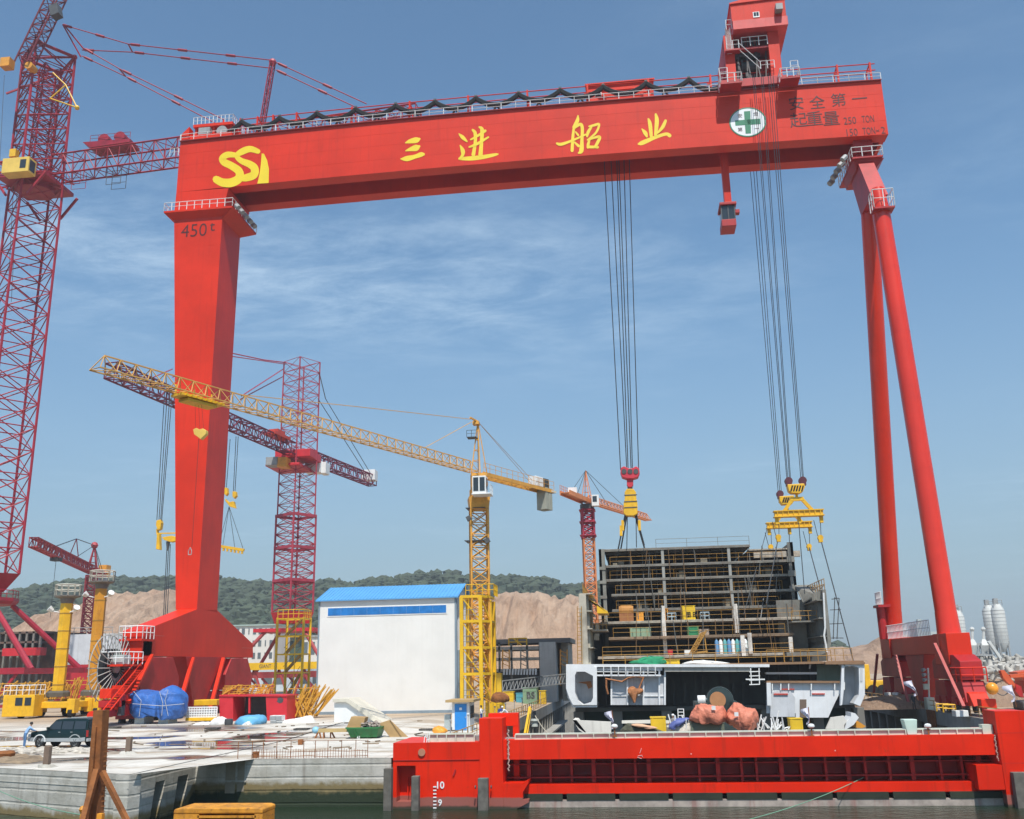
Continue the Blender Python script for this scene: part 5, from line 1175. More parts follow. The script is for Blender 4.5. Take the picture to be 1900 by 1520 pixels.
m = MB(); m.box(R_.x-1, R_.x+1, R_.y-1, R_.y+1, zj-.3, zj+2.4); m.build('counterweight', AMB, E_); m = MB(); c = ctr.lerp(R_, .8); m.box(c.x-.9, c.x+.9, c.y-.9, c.y+.9, zj-2.4, zj-.5); m.build('machine_box', GRY, E_)
m = MB(); c = ctr.lerp(L_, .66); m.tube(c, c+V((0,0,-12)), .05, 4); m.build('hoist_rope', ROPE, E_); m = MB(); m.box(c.x-.8, c.x+.8, c.y-.8, c.y+.8, zj-1.5, zj-.8); m.build('jib_trolley', DGRY, E_)

# ---- slim yellow columns with basket tops (self-propelled lifting masts)
def lift_mast(px, pyb, pyt, Yc, lab, mt, first):
    b = at(px, pyb, Y=Yc); t = at(px+ (13 if first else 12), pyt, Y=Yc); g0 = .5; x = b.x
    r = thing('lifting_mast', lab, 'lifting mast', (x, Yc, g0), 'yellow lifting masts left of the gantry leg')
    m = MB(); ring = lambda z, w: [V((x+w*math.cos(a_), Yc+w*math.sin(a_), z)) for a_ in [math.pi/4+k*math.pi/3 for k in range(6)]]
    m.loft([ring(b.z, .74), ring(t.z, .74)]); m.build('column', mt, r)
    m = MB()
    for k in range(5): z = b.z+(t.z-b.z)*(k+.4)/5; m.loft([ring(z, .78), ring(z+.12, .78)])
    m.build('column_seam', mat('dirty_yellow', (.35, .2, .03), .7), r)
    zt = t.z; m = MB(); m.lathe((x, Yc, zt), [(0,0),(.7,0),(.9,.6),(1.5,.8),(1.5,.95),(0,.95)], 12); m.build('basket_floor', mat('dark_basket', (.16, .14, .12), .6), r)
    m = MB(); railing(m, [(x+1.5*math.cos(a_), Yc+1.5*math.sin(a_), zt+.95) for a_ in [k*math.pi/6 for k in range(13)]], 1.3, 1.0, .07); m.build('railing', mat('cream_rail', (.6, .57, .48), .6), r)
    for s in (-1, 1): m = MB(); c = V((x+s*1.5, Yc-.5, zt-.9)); m.tube(c, c+V((s*.35, -.3, .35)), .25, 8, .4); m.bar(c, (x, Yc, zt-1.2), .12); m.build('floodlight', WHI, r)
    m = MB(); m.lathe((x, Yc, b.z-.5), [(0,0),(1.35,0),(1.35,.5),(1.1,.7),(0,.7)], 10); m.build('foot_collar', mat('dark_collar', (.10, .09, .07), .6), r)
    return r, x
r1, x1 = lift_mast(108, 1285, 1120, 113, 'bright yellow hexagonal lifting mast, left of the pair', YEL, 1)
r2, x2_ = lift_mast(171, 1283, 1093, 117, 'weathered amber hexagonal lifting mast, right of the pair', mat('worn_amber', (.60, .27, .02), .6, rust=.35), 0)
for r, x, Yc, w in ((r1, x1, 113, 6.4), (r2, x2_, 117, 4)):
    z = at(108, 1300, Y=Yc).z
    m = MB(); m.box(x-w/2, x+w/2, Yc-2.2, Yc+2.2, 1.6, 2.3)
    for s in (-1, 1): m.box(x+s*w/2-.5, x+s*w/2+.5, Yc-2.4, Yc-1.4, 1.0, 2.6); m.box(x+s*w/2-.5, x+s*w/2+.5, Yc+1.4, Yc+2.4, 1.0, 2.6)
    m.build('chassis', YEL, r, bevel=.05)
    m = MB()
    for s in (-1, 1):
        for y in (-2, 2): m.lathe((x+s*w/2-.25, Yc+y, 1.05), [(0,0),(.55,0),(.55,.5),(0,.5)], 14, 'x')
    m.build('wheel', BLK, r)
m = MB(); m.box(x1-4.6, x1-.6, 109.3, 111.2, .75, 3.2); dc = m.build('drive_cabin', YEL, r1, bevel=.06)
m = MB(); m.box(x1-3.0, x1-2.1, 109.26, 109.3, 2.0, 2.9); m.box(x1-1.8, x1-1.0, 109.26, 109.3, 2.0, 2.9); m.build('cabin_window', GLS, dc)
m = MB(); railing(m, [(x1-4.6, 109.3, 3.2), (x1-.6, 109.3, 3.2), (x1-.6, 111.2, 3.2)], 1.1, .8, .05); m.build('railing', PWHI, r1)
# ================================================================== DOCK GATE (caisson)
YC0 = 59.8
def k6(px, py, Y=YC0): return at(px, py, Y=Y)
CR2, t, b = custom('gate_red_with_weed')     # red hull paint, pinkish boot and weed near the water
pos = N(t, 'ShaderNodeNewGeometry').outputs['Position']; sp = N(t, 'ShaderNodeSeparateXYZ'); LK(t, pos, sp.inputs[0])
c = mixc_(t, RNG(t, noise(t, pos, .3, 6), .3, .7), (.62, .016, .001), (.76, .022, .0015))
c = mixc_(t, RNG(t, noise(t, pos, 1, 6, .6, (2.2, 2.2, .2)), .52, .76, 0, .55), c, (.30, .022, .008))
c = mixc_(t, RNG(t, noise(t, pos, 2.2, 9, .8, (.6, .6, 2)), .66, .70, 0, .45), c, (.62, .22, .16))
c = mixc_(t, RNG(t, noise(t, pos, 1.6, 9, .75), .63, .70, 0, .5), c, (.25, .05, .02))
zw = MA(t, 'ADD', sp.outputs[2], MA(t, 'MULTIPLY', noise(t, pos, 1.0, 8, .7, (1, 1, .4)), .28))
c = mixc_(t, RNG(t, zw, -1.98, -2.08), c, (.30, .10, .08)); c = mixc_(t, RNG(t, zw, -2.45, -2.6), c, (.06, .05, .035))
LK(t, c, b.inputs['Base Color']); b.inputs['Roughness'].default_value = .45; b.inputs['Specular IOR Level'].default_value = .25
bumpn(t, b, noise(t, pos, .7, 4), .012)
K = thing('dock_gate', 'long bright orange red floating dock gate with draft marks closing the dry dock', 'dock gate', (7, YC0+2, -2.8))
xl0, xt0, xt1, xr0 = k6(729, 1440).x, k6(891, 1420).x, k6(934, 1420).x, k6(1851, 1380).x
ztop = k6(800, 1378).z; zg0, zg1 = k6(1400, 1368).z, k6(1400, 1405.5).z; xe = 29.4
ztw = k6(900, 1333).z; zmid = k6(800, 1410).z
YR = YC0+2.0
# left hull block, built round a recess
rx0, rx1 = k6(736, 1450).x, k6(771, 1450).x; rz0, rz1 = k6(750, 1488).z, k6(750, 1421).z
m = MB(); m.box(xl0, rx0, YC0, YR+3, -5, zmid); m.box(rx1, xt0, YC0, YR+3, -5, zmid); m.box(rx0, rx1, YC0, YR+3, rz1, zmid); m.box(rx0, rx1, YC0+.9, YR+3, -5, rz1); m.box(rx0, rx1, YC0, YC0+.9, -5, rz0)
m.box(xl0, xt0, YC0-.03, YR+3, zmid, ztop); m.box(rx0+.5, rx0+.56, YC0+.7, YC0+.9, rz0, rz0+1.3); m.box(rx1-.5, rx1-.44, YC0+.7, YC0+.9, rz0, rz0+1.1)
lb = m.build('end_hull', CR2, K, split=0)
m = MB(); c = k6(783, 1396); m.lathe(c-V((0,.12,0)), [(.17,0),(.22,0),(.22,.12),(.17,.12)], 16, 'y'); m.build('hawse_ring', mat('ring_metal', (.45, .2, .12), .4), lb)
m = MB(); a = k6(843, 1428); m.bar(a+V((.08,-.04,0)), a+V((-.06,-.04,-.35)), .09); m.build('handle', DRED, lb)
# left tower
m = MB(); m.box(xt0, xt1, YC0-.25, YC0+1.6, -5, ztw)
zb2 = k6(930, 1326).z; xtb = k6(956, 1340).x
m.box(xt0+.3, xtb, YC0+1.6, YC0+2.3, zb2-.75, zb2); m.box(xtb-.35, xtb, YC0+1.62, YC0+2.3, -5, zb2-.75); m.box(xt0+.3, xt1, YC0+1.62, YC0+2.28, -5, zb2-.75)
m.build('tower', CR2, K, split=0)
m = MB(); m.box(xt1+.02, xt1+.42, YC0+2.35, YC0+3.0, zg0, zb2-.75); m.build('tower_pilaster', mat('sea_green_primer', (.42, .45, .33), .6), K)
# draft marks
m = MB(); p = k6(811, 1463, Y=YC0-.02); mm = text_mb('10', p, UX, UZ, k6(811, 1450).z-k6(811, 1463).z, None, weight=.02); m.add(mm.v, mm.f)
p = k6(813, 1495, Y=YC0-.02); mm = text_mb('9', p, UX, UZ, k6(811, 1482).z-k6(811, 1494).z, None, weight=.02); m.add(mm.v, mm.f)
for i, y in enumerate((1460, 1466.5, 1473, 1479.5, 1486.5, 1493, 1499)):
    a, b_ = k6(804, y), k6(810, y-.2); m.box(a.x, b_.x, YC0-.05, YC0-.03, a.z-.035, a.z+.035)
m.build('draft_mark', LETW, lb)
# crossing girder, recess with ribs, ledge and sill
m = MB(); m.box(xt1, xr0+.4, YC0+.1, YC0+2.2, zg1, zg0); gd = m.build('crossing_girder', CR2, K)
m = MB(); c = k6(1187, 1398, Y=YC0+.09); 
for p, q in (((0,0),(.12,.28)), ((-.12,-.15),(.12,-.1)), ((.12,-.1),(.16,-.22)), ((-.15,-.22),(.1,-.3))): m.bar(c+V((p[0],0,p[1])), c+V((q[0],0,q[1])), .06, .012)
for x, z in ((11.2, .2), (3.0, .1)): m.box(x, x+.05, YC0+.085, YC0+.1, z, z+.05)
m.build('paint_mark', LETW, gd)
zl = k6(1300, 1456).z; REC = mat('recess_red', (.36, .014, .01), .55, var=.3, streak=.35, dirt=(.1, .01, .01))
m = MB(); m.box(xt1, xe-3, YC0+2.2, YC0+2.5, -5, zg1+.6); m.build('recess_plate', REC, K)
nr = 22
rr_ = random.Random(5)
for i in range(nr):
    x = xt1+1.3+(xr0-xt1-1.8)*i/(nr-1)+rr_.uniform(-.25, .25)
    m = MB(); w_ = .07 if i % 3 else .12; m.box(x-w_, x+w_, YC0+1.5, YC0+2.2, zl, zg1); m.build('rib', mat('rib_red', (.45, .018, .012), .5), K)
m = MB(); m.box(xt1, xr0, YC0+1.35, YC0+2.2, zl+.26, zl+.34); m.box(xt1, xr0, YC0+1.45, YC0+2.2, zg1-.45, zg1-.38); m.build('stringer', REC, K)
m = MB(); m.box(xt1, xr0, YC0+.5, YC0+2.2, zl-.52, zl); m.build('ledge', CR2, K)
m = MB()
for i in range(9): x = xt1+.6+i*3.1; m.box(x, x+2.85, YC0+.36, YC0+.5, zl-.86, zl-.5); 
m.build('rubber_fender', mat('wet_weed', (.02, .024, .012), .7, var=.4), K)
m = MB(); m.box(xt1, xr0, YC0+.4, YC0+2.2, -5, zl-.86); m.build('sill', mat('sill_pink_grey', (.36, .30, .26), .8, var=.3, scale=1.5, streak=.6, dirt=(.28, .06, .05)), K)
# corner steps at both towers
m = MB(); z_ = k6(940, 1453).z; m.box(xt1, xt1+1.15, YC0-.2, YC0+1.9, z_-.9, z_); m.prism([(xt1+1.15, YC0-.2, z_), (xt1+1.5, YC0-.2, z_+.15), (xt1+1.5, YC0-.2, z_), (xt1+1.15, YC0-.2, z_-.5)], (0, 1.6, 0)); m.prism([(xt1, YC0-.2, z_-.9), (xt1+1.5, YC0-.2, z_-.9), (xt1+1.5, YC0-.2, z_-1.05), (xt1+.4, YC0-.2, z_-1.6), (xt1, YC0-.2, z_-1.6)], (0, 2, 0)); m.build('corner_step', CR2, K, split=0)
m = MB(); m.box(xr0-1.4, xr0+.2, YC0-.2, YC0+1.9, -1.9, -.6); m.build('corner_step', CR2, K)
# right tower and end hull
zrt = k6(1870, 1319).z
m = MB(); m.box(xr0, xr0+1.6, YC0-.25, YC0+1.8, -5, zrt); m.box(xr0+.05, xe, YC0, YR+2.5, -5, zg0+.1); m.box(xr0+1.6, xe-5, YC0+.4, YC0+2.2, -5, zrt-.1); m.build('end_hull', CR2, K, split=0)
m = MB(); z_ = k6(1870, 1360).z; m.box(xr0-.01, xr0+1.61, YC0-.26, YC0-.25, z_, z_+.02); m.box(xr0-.01, xr0+1.61, YC0-.26, YC0-.25, z_-1.6, z_-1.58); m.box(xl0, xt0, YC0-.045, YC0-.03, zmid-.03, zmid); m.build('weld_seam', DRED, K)
# timber fenders
for x, zt, w_ in ((k6(729, 1440).x-.15, -.45, .24), (k6(775, 1440).x, k6(775, 1438).z, .22), (k6(899, 1440).x, k6(899, 1442).z, .3), (k6(1889, 1440).x, k6(1889, 1431).z, .5)):
    m = MB(); m.box(x-w_, x+w_, YC0-.75, YC0-.26, -4, zt); m.build('timber_fender', WOOD, K, bevel=.03)
m = MB()
for dx in (-.5, .5): x = k6(899, 1440).x; m.tube((x+dx-.12*dx, YC0-.5, -1.55), (x+dx, YC0-.5, -1.55), .1, 8)
m.build('fender_bolt', DGRY, K)
# deck parapets (pale sea green)
PG = mat('pale_green_paint', (.56, .60, .50), .55, var=.1, streak=.2)
def parapet(x0, x1, z, h, n, nm='deck_parapet'):
    m = MB(); y = YC0+.35; m.box(x0, x1, y, y+.5, z+h-.07, z+h); m.box(x0, x1, y+.1, y+.16, z, z+h-.07)
    for i in range(n+1): x = x0+(x1-x0)*i/n; m.box(x-.03, x+.03, y-.02, y+.1, z, z+h-.07)
    return m.build(nm, PG, K)
hp_ = k6(1400, 1357).z-zg0
parapet(xt1+.7, xr0-.1, zg0, hp_, 29)
parapet(k6(792, 1370).x, xt0-.4, ztop, k6(830, 1362).z-ztop, 5)
# deck level behind the parapet
m = MB(); m.box(xt1, xr0, YC0+.95, YC0+2.2, zg0, zg0+.05); m.build('walkway', GRY, K)
m = MB(); a, b_ = k6(1682, 1336), k6(1706, 1362); m.prism([(a.x-.08, YC0+.3, a.z), (b_.x+.05, YC0+.3, a.z), (b_.x-.05, YC0+.3, zg0), (a.x+.05, YC0+.3, zg0)], (0, .8, 0)); m.build('deck_box', mat('pale_green_locker', (.50, .62, .54), .5), K, bevel=.03)
m = MB(); a = k6(1851, 1343); m.box(xr0-.6, xr0-.05, YC0+.3, YC0+.9, zg0, zg0+.5); m.build('bollard_box', PG, K)
for px in (1141, 1724, 1507):
    a = k6(px, 1368, Y=YC0+.25); m = MB(); m.bar(a, a+V((0,0,.5)), .07); m.box(a.x-.12, a.x+.12, a.y-.1, a.y+.1, a.z+.02, a.z+.1); lp = m.build('lamp_post', RUST, K)
    m = MB(); m.ball(a+V((0,0,.62)), .17, 10, (1.2,1,.8)); m.build('lamp', WHI, lp, smooth=True)
m = MB()
for k in range(26):
    z = zg1-.3-k*.09; m.tube((xt1+.3+.05*math.sin(k*2), YC0+.02, z+2.0), (xt1+.33+.05*math.cos(k*1.7), YC0+.02, z+1.92), .045, 5)
m.build('chain', mat('chalky_chain', (.5, .35, .3), .7), K, split=0)
m = MB()
for k in range(14): z = zg0-.05-k*.1; m.tube((xr0-.1+.04*math.sin(k*2), YC0+.02, z), (xr0-.08+.04*math.cos(k*2), YC0+.02, z-.08), .04, 5)
m.build('chain', mat('chalky_chain', (1,1,1)), K, split=0)
m = MB(); a, b_ = k6(806, 1365), k6(806, 1377)
for px in (808, 820, 848, 862, 885): q = k6(px, 1372, Y=YC0+1.2); m.box(q.x-.18, q.x+.18, YC0+1.0, YC0+1.5, ztop, ztop+.3)
m.build('deck_fitting', GRY, K)
m = MB(); q = k6(787, 1374, Y=YC0+.2); [m.bar((q.x+dx, YC0+.2, ztop), (q.x+dx+.05, YC0+.2, ztop+.5), .05) for dx in (0, .16, .3)]; m.bar((q.x, YC0+.2, ztop+.45), (q.x+.3, YC0+.2, ztop+.1), .05); m.build('ladder_head', PWHI, K)
# mooring ropes across the water
m = MB(); a, b_ = at(1602, 1443, Y=YC0+1.3), at(1340, 1532, Z=-2.7); pts = [a.lerp(b_, k/10)+V((0,0,-.25*4*(k/10)*(1-k/10))) for k in range(11)]; m.path(pts, .022, 4)
tag(m.build('mooring_rope', mat('green_rope', (.14, .30, .2), .8)), 'thin green mooring rope running down from the recess of the dock gate', 'rope')
m = MB(); a, b_ = at(-5, 1466, Y=52), at(180, 1516, Y=44); m.path([a.lerp(b_, k/8)+V((0,0,-.2*4*(k/8)*(1-k/8))) for k in range(9)], .022, 4)
tag(m.build('mooring_rope', mat('green_rope', (1,1,1))), 'thin green rope sagging past the concrete headland beside the rusty post', 'rope')

# ================================================================== SHIP BLOCK
SB = thing('ship_block', 'towering open ship section of grey steel decks standing in the dry dock', 'ship section', (8, 112, -9))
DECKM = mat('deck_edge_steel', (.22, .205, .175), .7, var=.25, scale=.5, streak=.5, dirt=(.16, .09, .05), rust=.3)
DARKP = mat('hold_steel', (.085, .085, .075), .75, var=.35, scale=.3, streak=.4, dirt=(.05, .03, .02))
def zz3(x, y): return 1080+x/3.393, 840+y/3.393
def dk(p, q, Yf, nm='deck', th=.13, mt=DECKM, back=140, lip=.13):
    a, b = at(*zz3(*p), Y=Yf), at(*zz3(*q), Y=Yf); z = (a.z+b.z)/2
    m = MB(); m.box(a.x, b.x, Yf, back, z-th, z); m.box(a.x, b.x, Yf+.02, Yf+.1, z-lip-th, z-th)
    n = int((b.x-a.x)/1.3)
    for i in range(n+1): x = a.x+(b.x-a.x)*i/n; m.box(x-.03, x+.03, Yf+.1, Yf+9, z-lip-th*.9, z-th)
    for j in range(1, 4): m.box(a.x, b.x, Yf+j*3.0, Yf+j*3.0+.06, z-lip*1.5-th, z-th)
    m.build(nm, mt, SB, split=0); return a.x, b.x, z
D_ = []
for p, q, Yf in (((140,612),(1055,575),112), ((150,708),(1310,674),112), ((150,797),(1310,762),112), ((185,890),(1310,858),112), ((190,988),(1290,955),112)): D_.append(dk(p, q, Yf))
LITE = mat('worn_deck_plate', (.42, .37, .30), .7, var=.3, scale=.8, streak=.4, rust=.4)
D_.append(dk((115,1064),(1380,1034),108, mt=LITE)); D_.append(dk((168,1165),(1330,1132),106, mt=mat('rusty_deck_plate', (.28, .19, .12), .8, var=.3, rust=.5))); D_.append(dk((100,1282),(1385,1258),104, mt=LITE))
zmn = at(1300, 1232, Y=101).z
X0b, X1b = D_[1][0], D_[1][1]
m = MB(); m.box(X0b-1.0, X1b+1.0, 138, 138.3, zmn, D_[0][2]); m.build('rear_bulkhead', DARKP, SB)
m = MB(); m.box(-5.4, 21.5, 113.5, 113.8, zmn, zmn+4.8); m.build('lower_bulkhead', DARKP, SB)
for k in range(13):
    x = X0b+1.2+(X1b-X0b-2.4)*k/12; m = MB(); m.box(x-.05, x+.05, 113.6, 113.8, D_[4][2], D_[0][2]-.2); m.build('hold_frame', mat('dim_frame', (.13, .13, .12), .7), SB)
m = MB()
for k in range(20):
    x = X0b+.8+(X1b-X0b-1.6)*((k*.377) % 1); z = D_[1+k % 4][2]; m.box(x, x+.5+.5*((k*.71) % 1), 112.6+(k % 3)*.5, 113.3+(k % 3)*.5, z, z+.3+.6*((k*.53) % 1))
rq = random.Random(31)
for nm_, mt_, n_, r__ in (('scaffold_pole', mat('rusty_pole', (.20, .12, .06), .7), 34, .035), ('conduit', mat('dim_frame', (1,1,1)), 26, .05)):
    for k in range(n_):
        i0 = rq.randint(0, 5); i1 = min(7, i0+rq.randint(1, 3)); x = rq.uniform(X0b+.6, X1b-.6); mm = MB(); yq_ = rq.uniform(111.7, 112.6) if i1 < 5 else rq.uniform(104.4, 107.6); mm.tube((x, yq_, D_[i1][2]), (x+rq.uniform(-.3, .3), yq_, D_[i0][2]-.2), r__, 4); mm.build(nm_, mt_, SB)
tag(m.build('deck_stores', mat('dull_stores', (.20, .17, .12), .8, var=.5, scale=.6)), 'scattered dull crates and gear lying on the open upper decks', 'gear', kind='stuff')
# longitudinal inner bulkheads, casings in the dark
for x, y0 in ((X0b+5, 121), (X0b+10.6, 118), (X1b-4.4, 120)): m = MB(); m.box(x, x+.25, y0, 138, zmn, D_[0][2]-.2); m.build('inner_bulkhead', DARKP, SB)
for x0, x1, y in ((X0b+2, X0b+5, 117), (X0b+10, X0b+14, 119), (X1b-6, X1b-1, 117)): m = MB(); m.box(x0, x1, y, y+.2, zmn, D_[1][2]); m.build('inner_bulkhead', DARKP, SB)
# side shells of the upper block
zt0 = D_[0][2]
sl0, sl1 = at(1111, 1030, Y=112).x, at(1122, 1030, Y=112).x
m = MB(); m.box(sl0, sl0+.3, 112, 138, zmn, zt0+.05); m.box(sl0, sl1, 112, 112.3, zmn, zt0+.05)
for z in [d[2] for d in D_[1:5]]: m.box(sl0-.02, sl1+.05, 111.9, 112, z-.5, z-.15)
m.build('side_shell', SEC, SB)
sr0, sr1 = at(1466, 1015, Y=112).x, at(1471, 1011, Y=112).x
m = MB(); m.box(sr1-.3, sr1, 112, 138, zmn, zt0+.1); m.box(sr0-.3, sr1, 112, 112.3, zmn, zt0+.1)
for z in [d[2] for d in D_[1:5]]: m.box(sr0-.5, sr1+.02, 111.9, 112, z-.3, z+.35)
m.build('side_shell', SEC, SB)
m = MB(); a = at(1392, 1020, Y=112); m.box(a.x, sr1, 113.4, 138, zt0-.55, zt0-.4); m.box(a.x+.4, a.x+5.6, 112.4, 113, D_[1][2]+.35, D_[1][2]+1.0); m.build('stepped_deck', LITE, SB)
# pillars
for px_t, px_b, yb, Yp in ((1229, 1231, 1125, 112.2), (1352, 1356, 1120, 112.2)):
    a = at(px_t, 1026, Y=Yp); m = MB(); m.box(a.x-.16, a.x+.16, Yp-.1, Yp+.25, D_[4][2]-2.4, zt0-.2); m.build('pillar', mat('pale_pillar', (.30, .30, .28), .6, streak=.4), SB)
PIL = mat('chalk_white_pillar', (.66, .62, .56), .6, var=.2, scale=2, streak=.5, rust=.5, rustcol=(.2, .05, .03))
for (x, y0), (x2, y1), Yp in (((508,965),(512,1275),107.6), ((963,953),(968,1135),107.6), ((1008,1150),(1012,1280),103.8), ((1052,1135),(1056,1265),103.8), ((1310,1160),(1310,1310),105)):
    a, b = at(*zz3(x, y0), Y=Yp), at(*zz3(x2, y1), Y=Yp); m = MB(); m.box(a.x-.2, a.x+.2, Yp-.15, Yp+.2, b.z, a.z); m.build('pillar', PIL, SB)
# railings (yellow) on deck edges
YR_ = mat('ochre_railing', (.40, .21, .04), .6, var=.15)
for i, (x0, x1, z) in enumerate(D_):
    Yf = (112, 112, 112, 112, 112, 108, 106, 104)[i]
    if i == 0:
        m = MB(); railing(m, [(x0+6, Yf+.3, z), (x1, Yf+.3, z)], 1.0, 3.2, .025); m.build('railing', mat('thin_grey_rail', (1,1,1)), SB); continue
    m = MB(); a = x0+(.5 if i < 5 else .5); railing(m, [(a, Yf+.25, z), (x1-.8, Yf+.25, z)], .95, 2.6 if i < 6 else 1.9, .022); m.build('railing', YR_, SB)
# left and right wing shells (cut hull sides) with curved bilge on the right
zw0 = at(1080, 1103, Y=101).z; xw0 = at(1080, 1150, Y=101).x; xw1 = at(1533, 1100, Y=102).x
m = MB(); m.box(xw0, xw0+.45, 101, 113, zmn, zw0); m.box(xw0-.25, xw0+.5, 100.9, 101.1, zmn, zw0)
for z in (zmn+1.8, zmn+3.7, zmn+5.5): m.box(xw0+.45, xw0+1.0, 101.2, 113, z, z+.1)
for y in range(102, 113, 1): m.box(xw0+.45, xw0+.7, y, y+.05, zmn, zw0)
m.build('side_shell', mat('sandy_primer', (.40, .37, .30), .7, var=.25, streak=.55, scale=.8, dirt=(.16, .10, .06)), SB, split=0)
m = MB(); m.box(xw0+.3, xw0+2.5, 104, 113, zmn+3.6, zmn+3.75); m.box(xw0-.2, xw0+1.1, 101, 113, zw0, zw0+.1); m.build('wing_deck', LITE, SB)
m = MB(); m.prism([at(*p, Y=102.5) for p in ((1086,1108),(1127,1134),(1128,1138),(1108,1138),(1107,1120))], (0, 5, 0)); m.build('yellow_tank', YEL, SB)
m = MB(); railing(m, [(xw0+.2, 101, zw0+.1), (xw0+.2, 112, zw0+.1)], 1.0, 1.2, .03); railing(m, [(xw0+2.4, 104, zmn+3.75), (xw0+.5, 104, zmn+3.75)], 1, .4, .03); m.build('railing', YR_, SB)
for px, a_, b_ in ((1071, 1125, 1240),): m = MB(); [m.tube(at(px+d, a_, Y=100.5), at(px+d+1, b_, Y=100.5), .04, 4) for d in (0, 8)]; [m.tube(at(px, y, Y=100.5), at(px+8, y, Y=100.5), .03, 4) for y in range(1130, 1240, 7)]; m.build('scaffold_ladder', YR_, SB)
zt1 = at(1532, 1094, Y=102).z
rc_ = 1.5; xo = xw1
prof = [(xo, zt1), (xo, zmn+rc_+.6)]+[(xo-rc_+rc_*math.cos(a), zmn+rc_+.6-rc_*math.sin(a)) for a in [k*math.pi/12 for k in range(1, 7)]]+[(xo-4.5, zmn+.6)]
inner = [(x-.35 if i < 5 else x, z+(.35 if i > 2 else 0)) for i, (x, z) in enumerate(prof)]
m = MB(); ring = [V((x, 102, z)) for x, z in prof]+[V((x, 102, z)) for x, z in reversed(inner)]; n = len(prof)
m.add([p for p in ring]+[p+V((0, 11, 0)) for p in ring], [(i, (i+1)%(2*n), (i+1)%(2*n)+2*n, i+2*n) for i in range(2*n)]+[(i, i+1, 2*n-2-i, 2*n-1-i) for i in range(n-1)]+[(i+2*n, 2*n-1-i+2*n, 2*n-2-i+2*n, i+1+2*n) for i in range(n-1)])
for y in range(103, 113): m.box(xo-.75, xo-.35, y, y+.06, zmn+2.0, zt1-.1)
for z in (zmn+2.4, zmn+4.2, zmn+6): m.box(xo-1.0, xo-.35, 102.1, 113, z, z+.1)
m.build('side_shell', SEC, SB, split=0)
m = MB(); m.box(xo-3.2, xo-.4, 105, 113, zmn+4.0, zmn+4.15); m.box(xo-4, xo-1, 109.5, 109.7, zmn, zt1-.5); m.build('wing_deck', SEC, SB)
m = MB(); pts = [at(1528, 1100, Y=101.9), at(1531, 1165, Y=101.9), at(1529, 1180, Y=101.9), at(1532, 1195, Y=101.9), at(1534, 1210, Y=101.9)]; m.path(pts, .09, 5); m.path([at(1535, 1228, Y=101.9), at(1504, 1230, Y=101.9), at(1502, 1241, Y=101.9)], .08, 5); m.build('white_pipe', WHI, SB)
m = MB(); railing(m, [(xo-.1, 102, zt1), (xo-.1, 112.5, zt1)], 1.1, 1.3, .04); railing(m, [(xo-3.2, 105, zmn+4.15), (xo-.6, 105, zmn+4.15)], 1, .8, .03); m.build('railing', YR_, SB)
m = MB()
for a, b in (((1543,1112),(1557,1110)), ((1540,1132),(1560,1131)), ((1538,1158),(1563,1157)), ((1540,1184),(1565,1184)), ((1557,1110),(1553,1186)), ((1549,1108),(1546,1186))): m.bar(at(*a, Y=103), at(*b, Y=103), .08)
m.build('scaffold_ladder', DGRY, SB)
m = MB(); a = xo+.0; m.prism([(sr1-.2, 112, zmn+8.2), (sr1+3.0, 112, zmn+8.2), (xo-.2, 106, zt1-.3), (sr1-.2, 108, zt1-1.0)], (0, 0, .15)); m.build('transition_deck', SEC, SB)
# main deck slab
m = MB(); xa_, xb_ = at(1064, 1233, Y=100.5).x, at(1603, 1233, Y=100.5).x; xm = at(1425, 1240, Y=100.5).x; RD = mat('brown_deck', (.26, .15, .08), .8, rust=.4)
m.box(xa_, xb_, 100.4, 139, zmn-.22, zmn); m.build('main_deck', RD, SB)
m = MB(); railing(m, [(xa_+3, 100.8, zmn), (xb_-3, 100.8, zmn)], 1.05, 2.3, .035); railing(m, [(xm, 100.6, zmn-.1), (xb_-1, 100.6, zmn-.1)], 1.3, .8, .03); m.build('railing', YR_, SB)

# white lower frames
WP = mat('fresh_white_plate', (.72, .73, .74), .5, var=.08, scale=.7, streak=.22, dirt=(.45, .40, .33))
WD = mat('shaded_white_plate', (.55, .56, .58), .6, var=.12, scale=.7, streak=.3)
PZ = lambda x, y, Y=100: at(1030+x/4.524, 1180+y/4.524, Y=Y)
def plate(px, Y, th, nm, mt=WP, par=SB, f=PZ):
    m = MB(); m.prism([f(x, y, Y) for x, y in px], (0, th, 0)); return m.build(nm, mt, par)
# left wing box with octagonal opening
o = plate([(92,238),(330,238),(330,262),(250,300),(180,300),(166,330),(166,480),(190,545),(235,580),(150,580),(118,520),(92,440)], 100, 2.6, 'hull_frame')
plate([(250,300),(330,262),(350,262),(350,580),(235,580),(300,560),(318,520),(318,335)], 100, 2.6, 'hull_frame')
plate([(92,440),(150,580),(350,580),(350,600),(150,600),(105,520)], 100.2, 6, 'bilge_plate')
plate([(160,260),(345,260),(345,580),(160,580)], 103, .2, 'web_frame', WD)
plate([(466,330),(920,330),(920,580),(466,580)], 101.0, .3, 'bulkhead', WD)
plate([(92,238),(1800,238),(1800,262),(92,262)], 100.1, .9, 'deck_girder')
for x in (466, 600, 735, 868, 915): plate([(x,262),(x+14,262),(x+14,580),(x,580)], 100.6, .45, 'stiffener')
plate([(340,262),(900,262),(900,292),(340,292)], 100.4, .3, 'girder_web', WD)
plate([(340,325),(890,325),(890,338),(340,338)], 100.1, 1.0, 'girder_flange')
plate([(462,500),(920,500),(920,508),(462,508)], 100.9, .15, 'stringer')
m = MB()
for k in range(9): a, b = PZ(345+k*62, 262, 100.05), PZ(345+k*62, 325, 100.05); m.bar(a, b, .07)
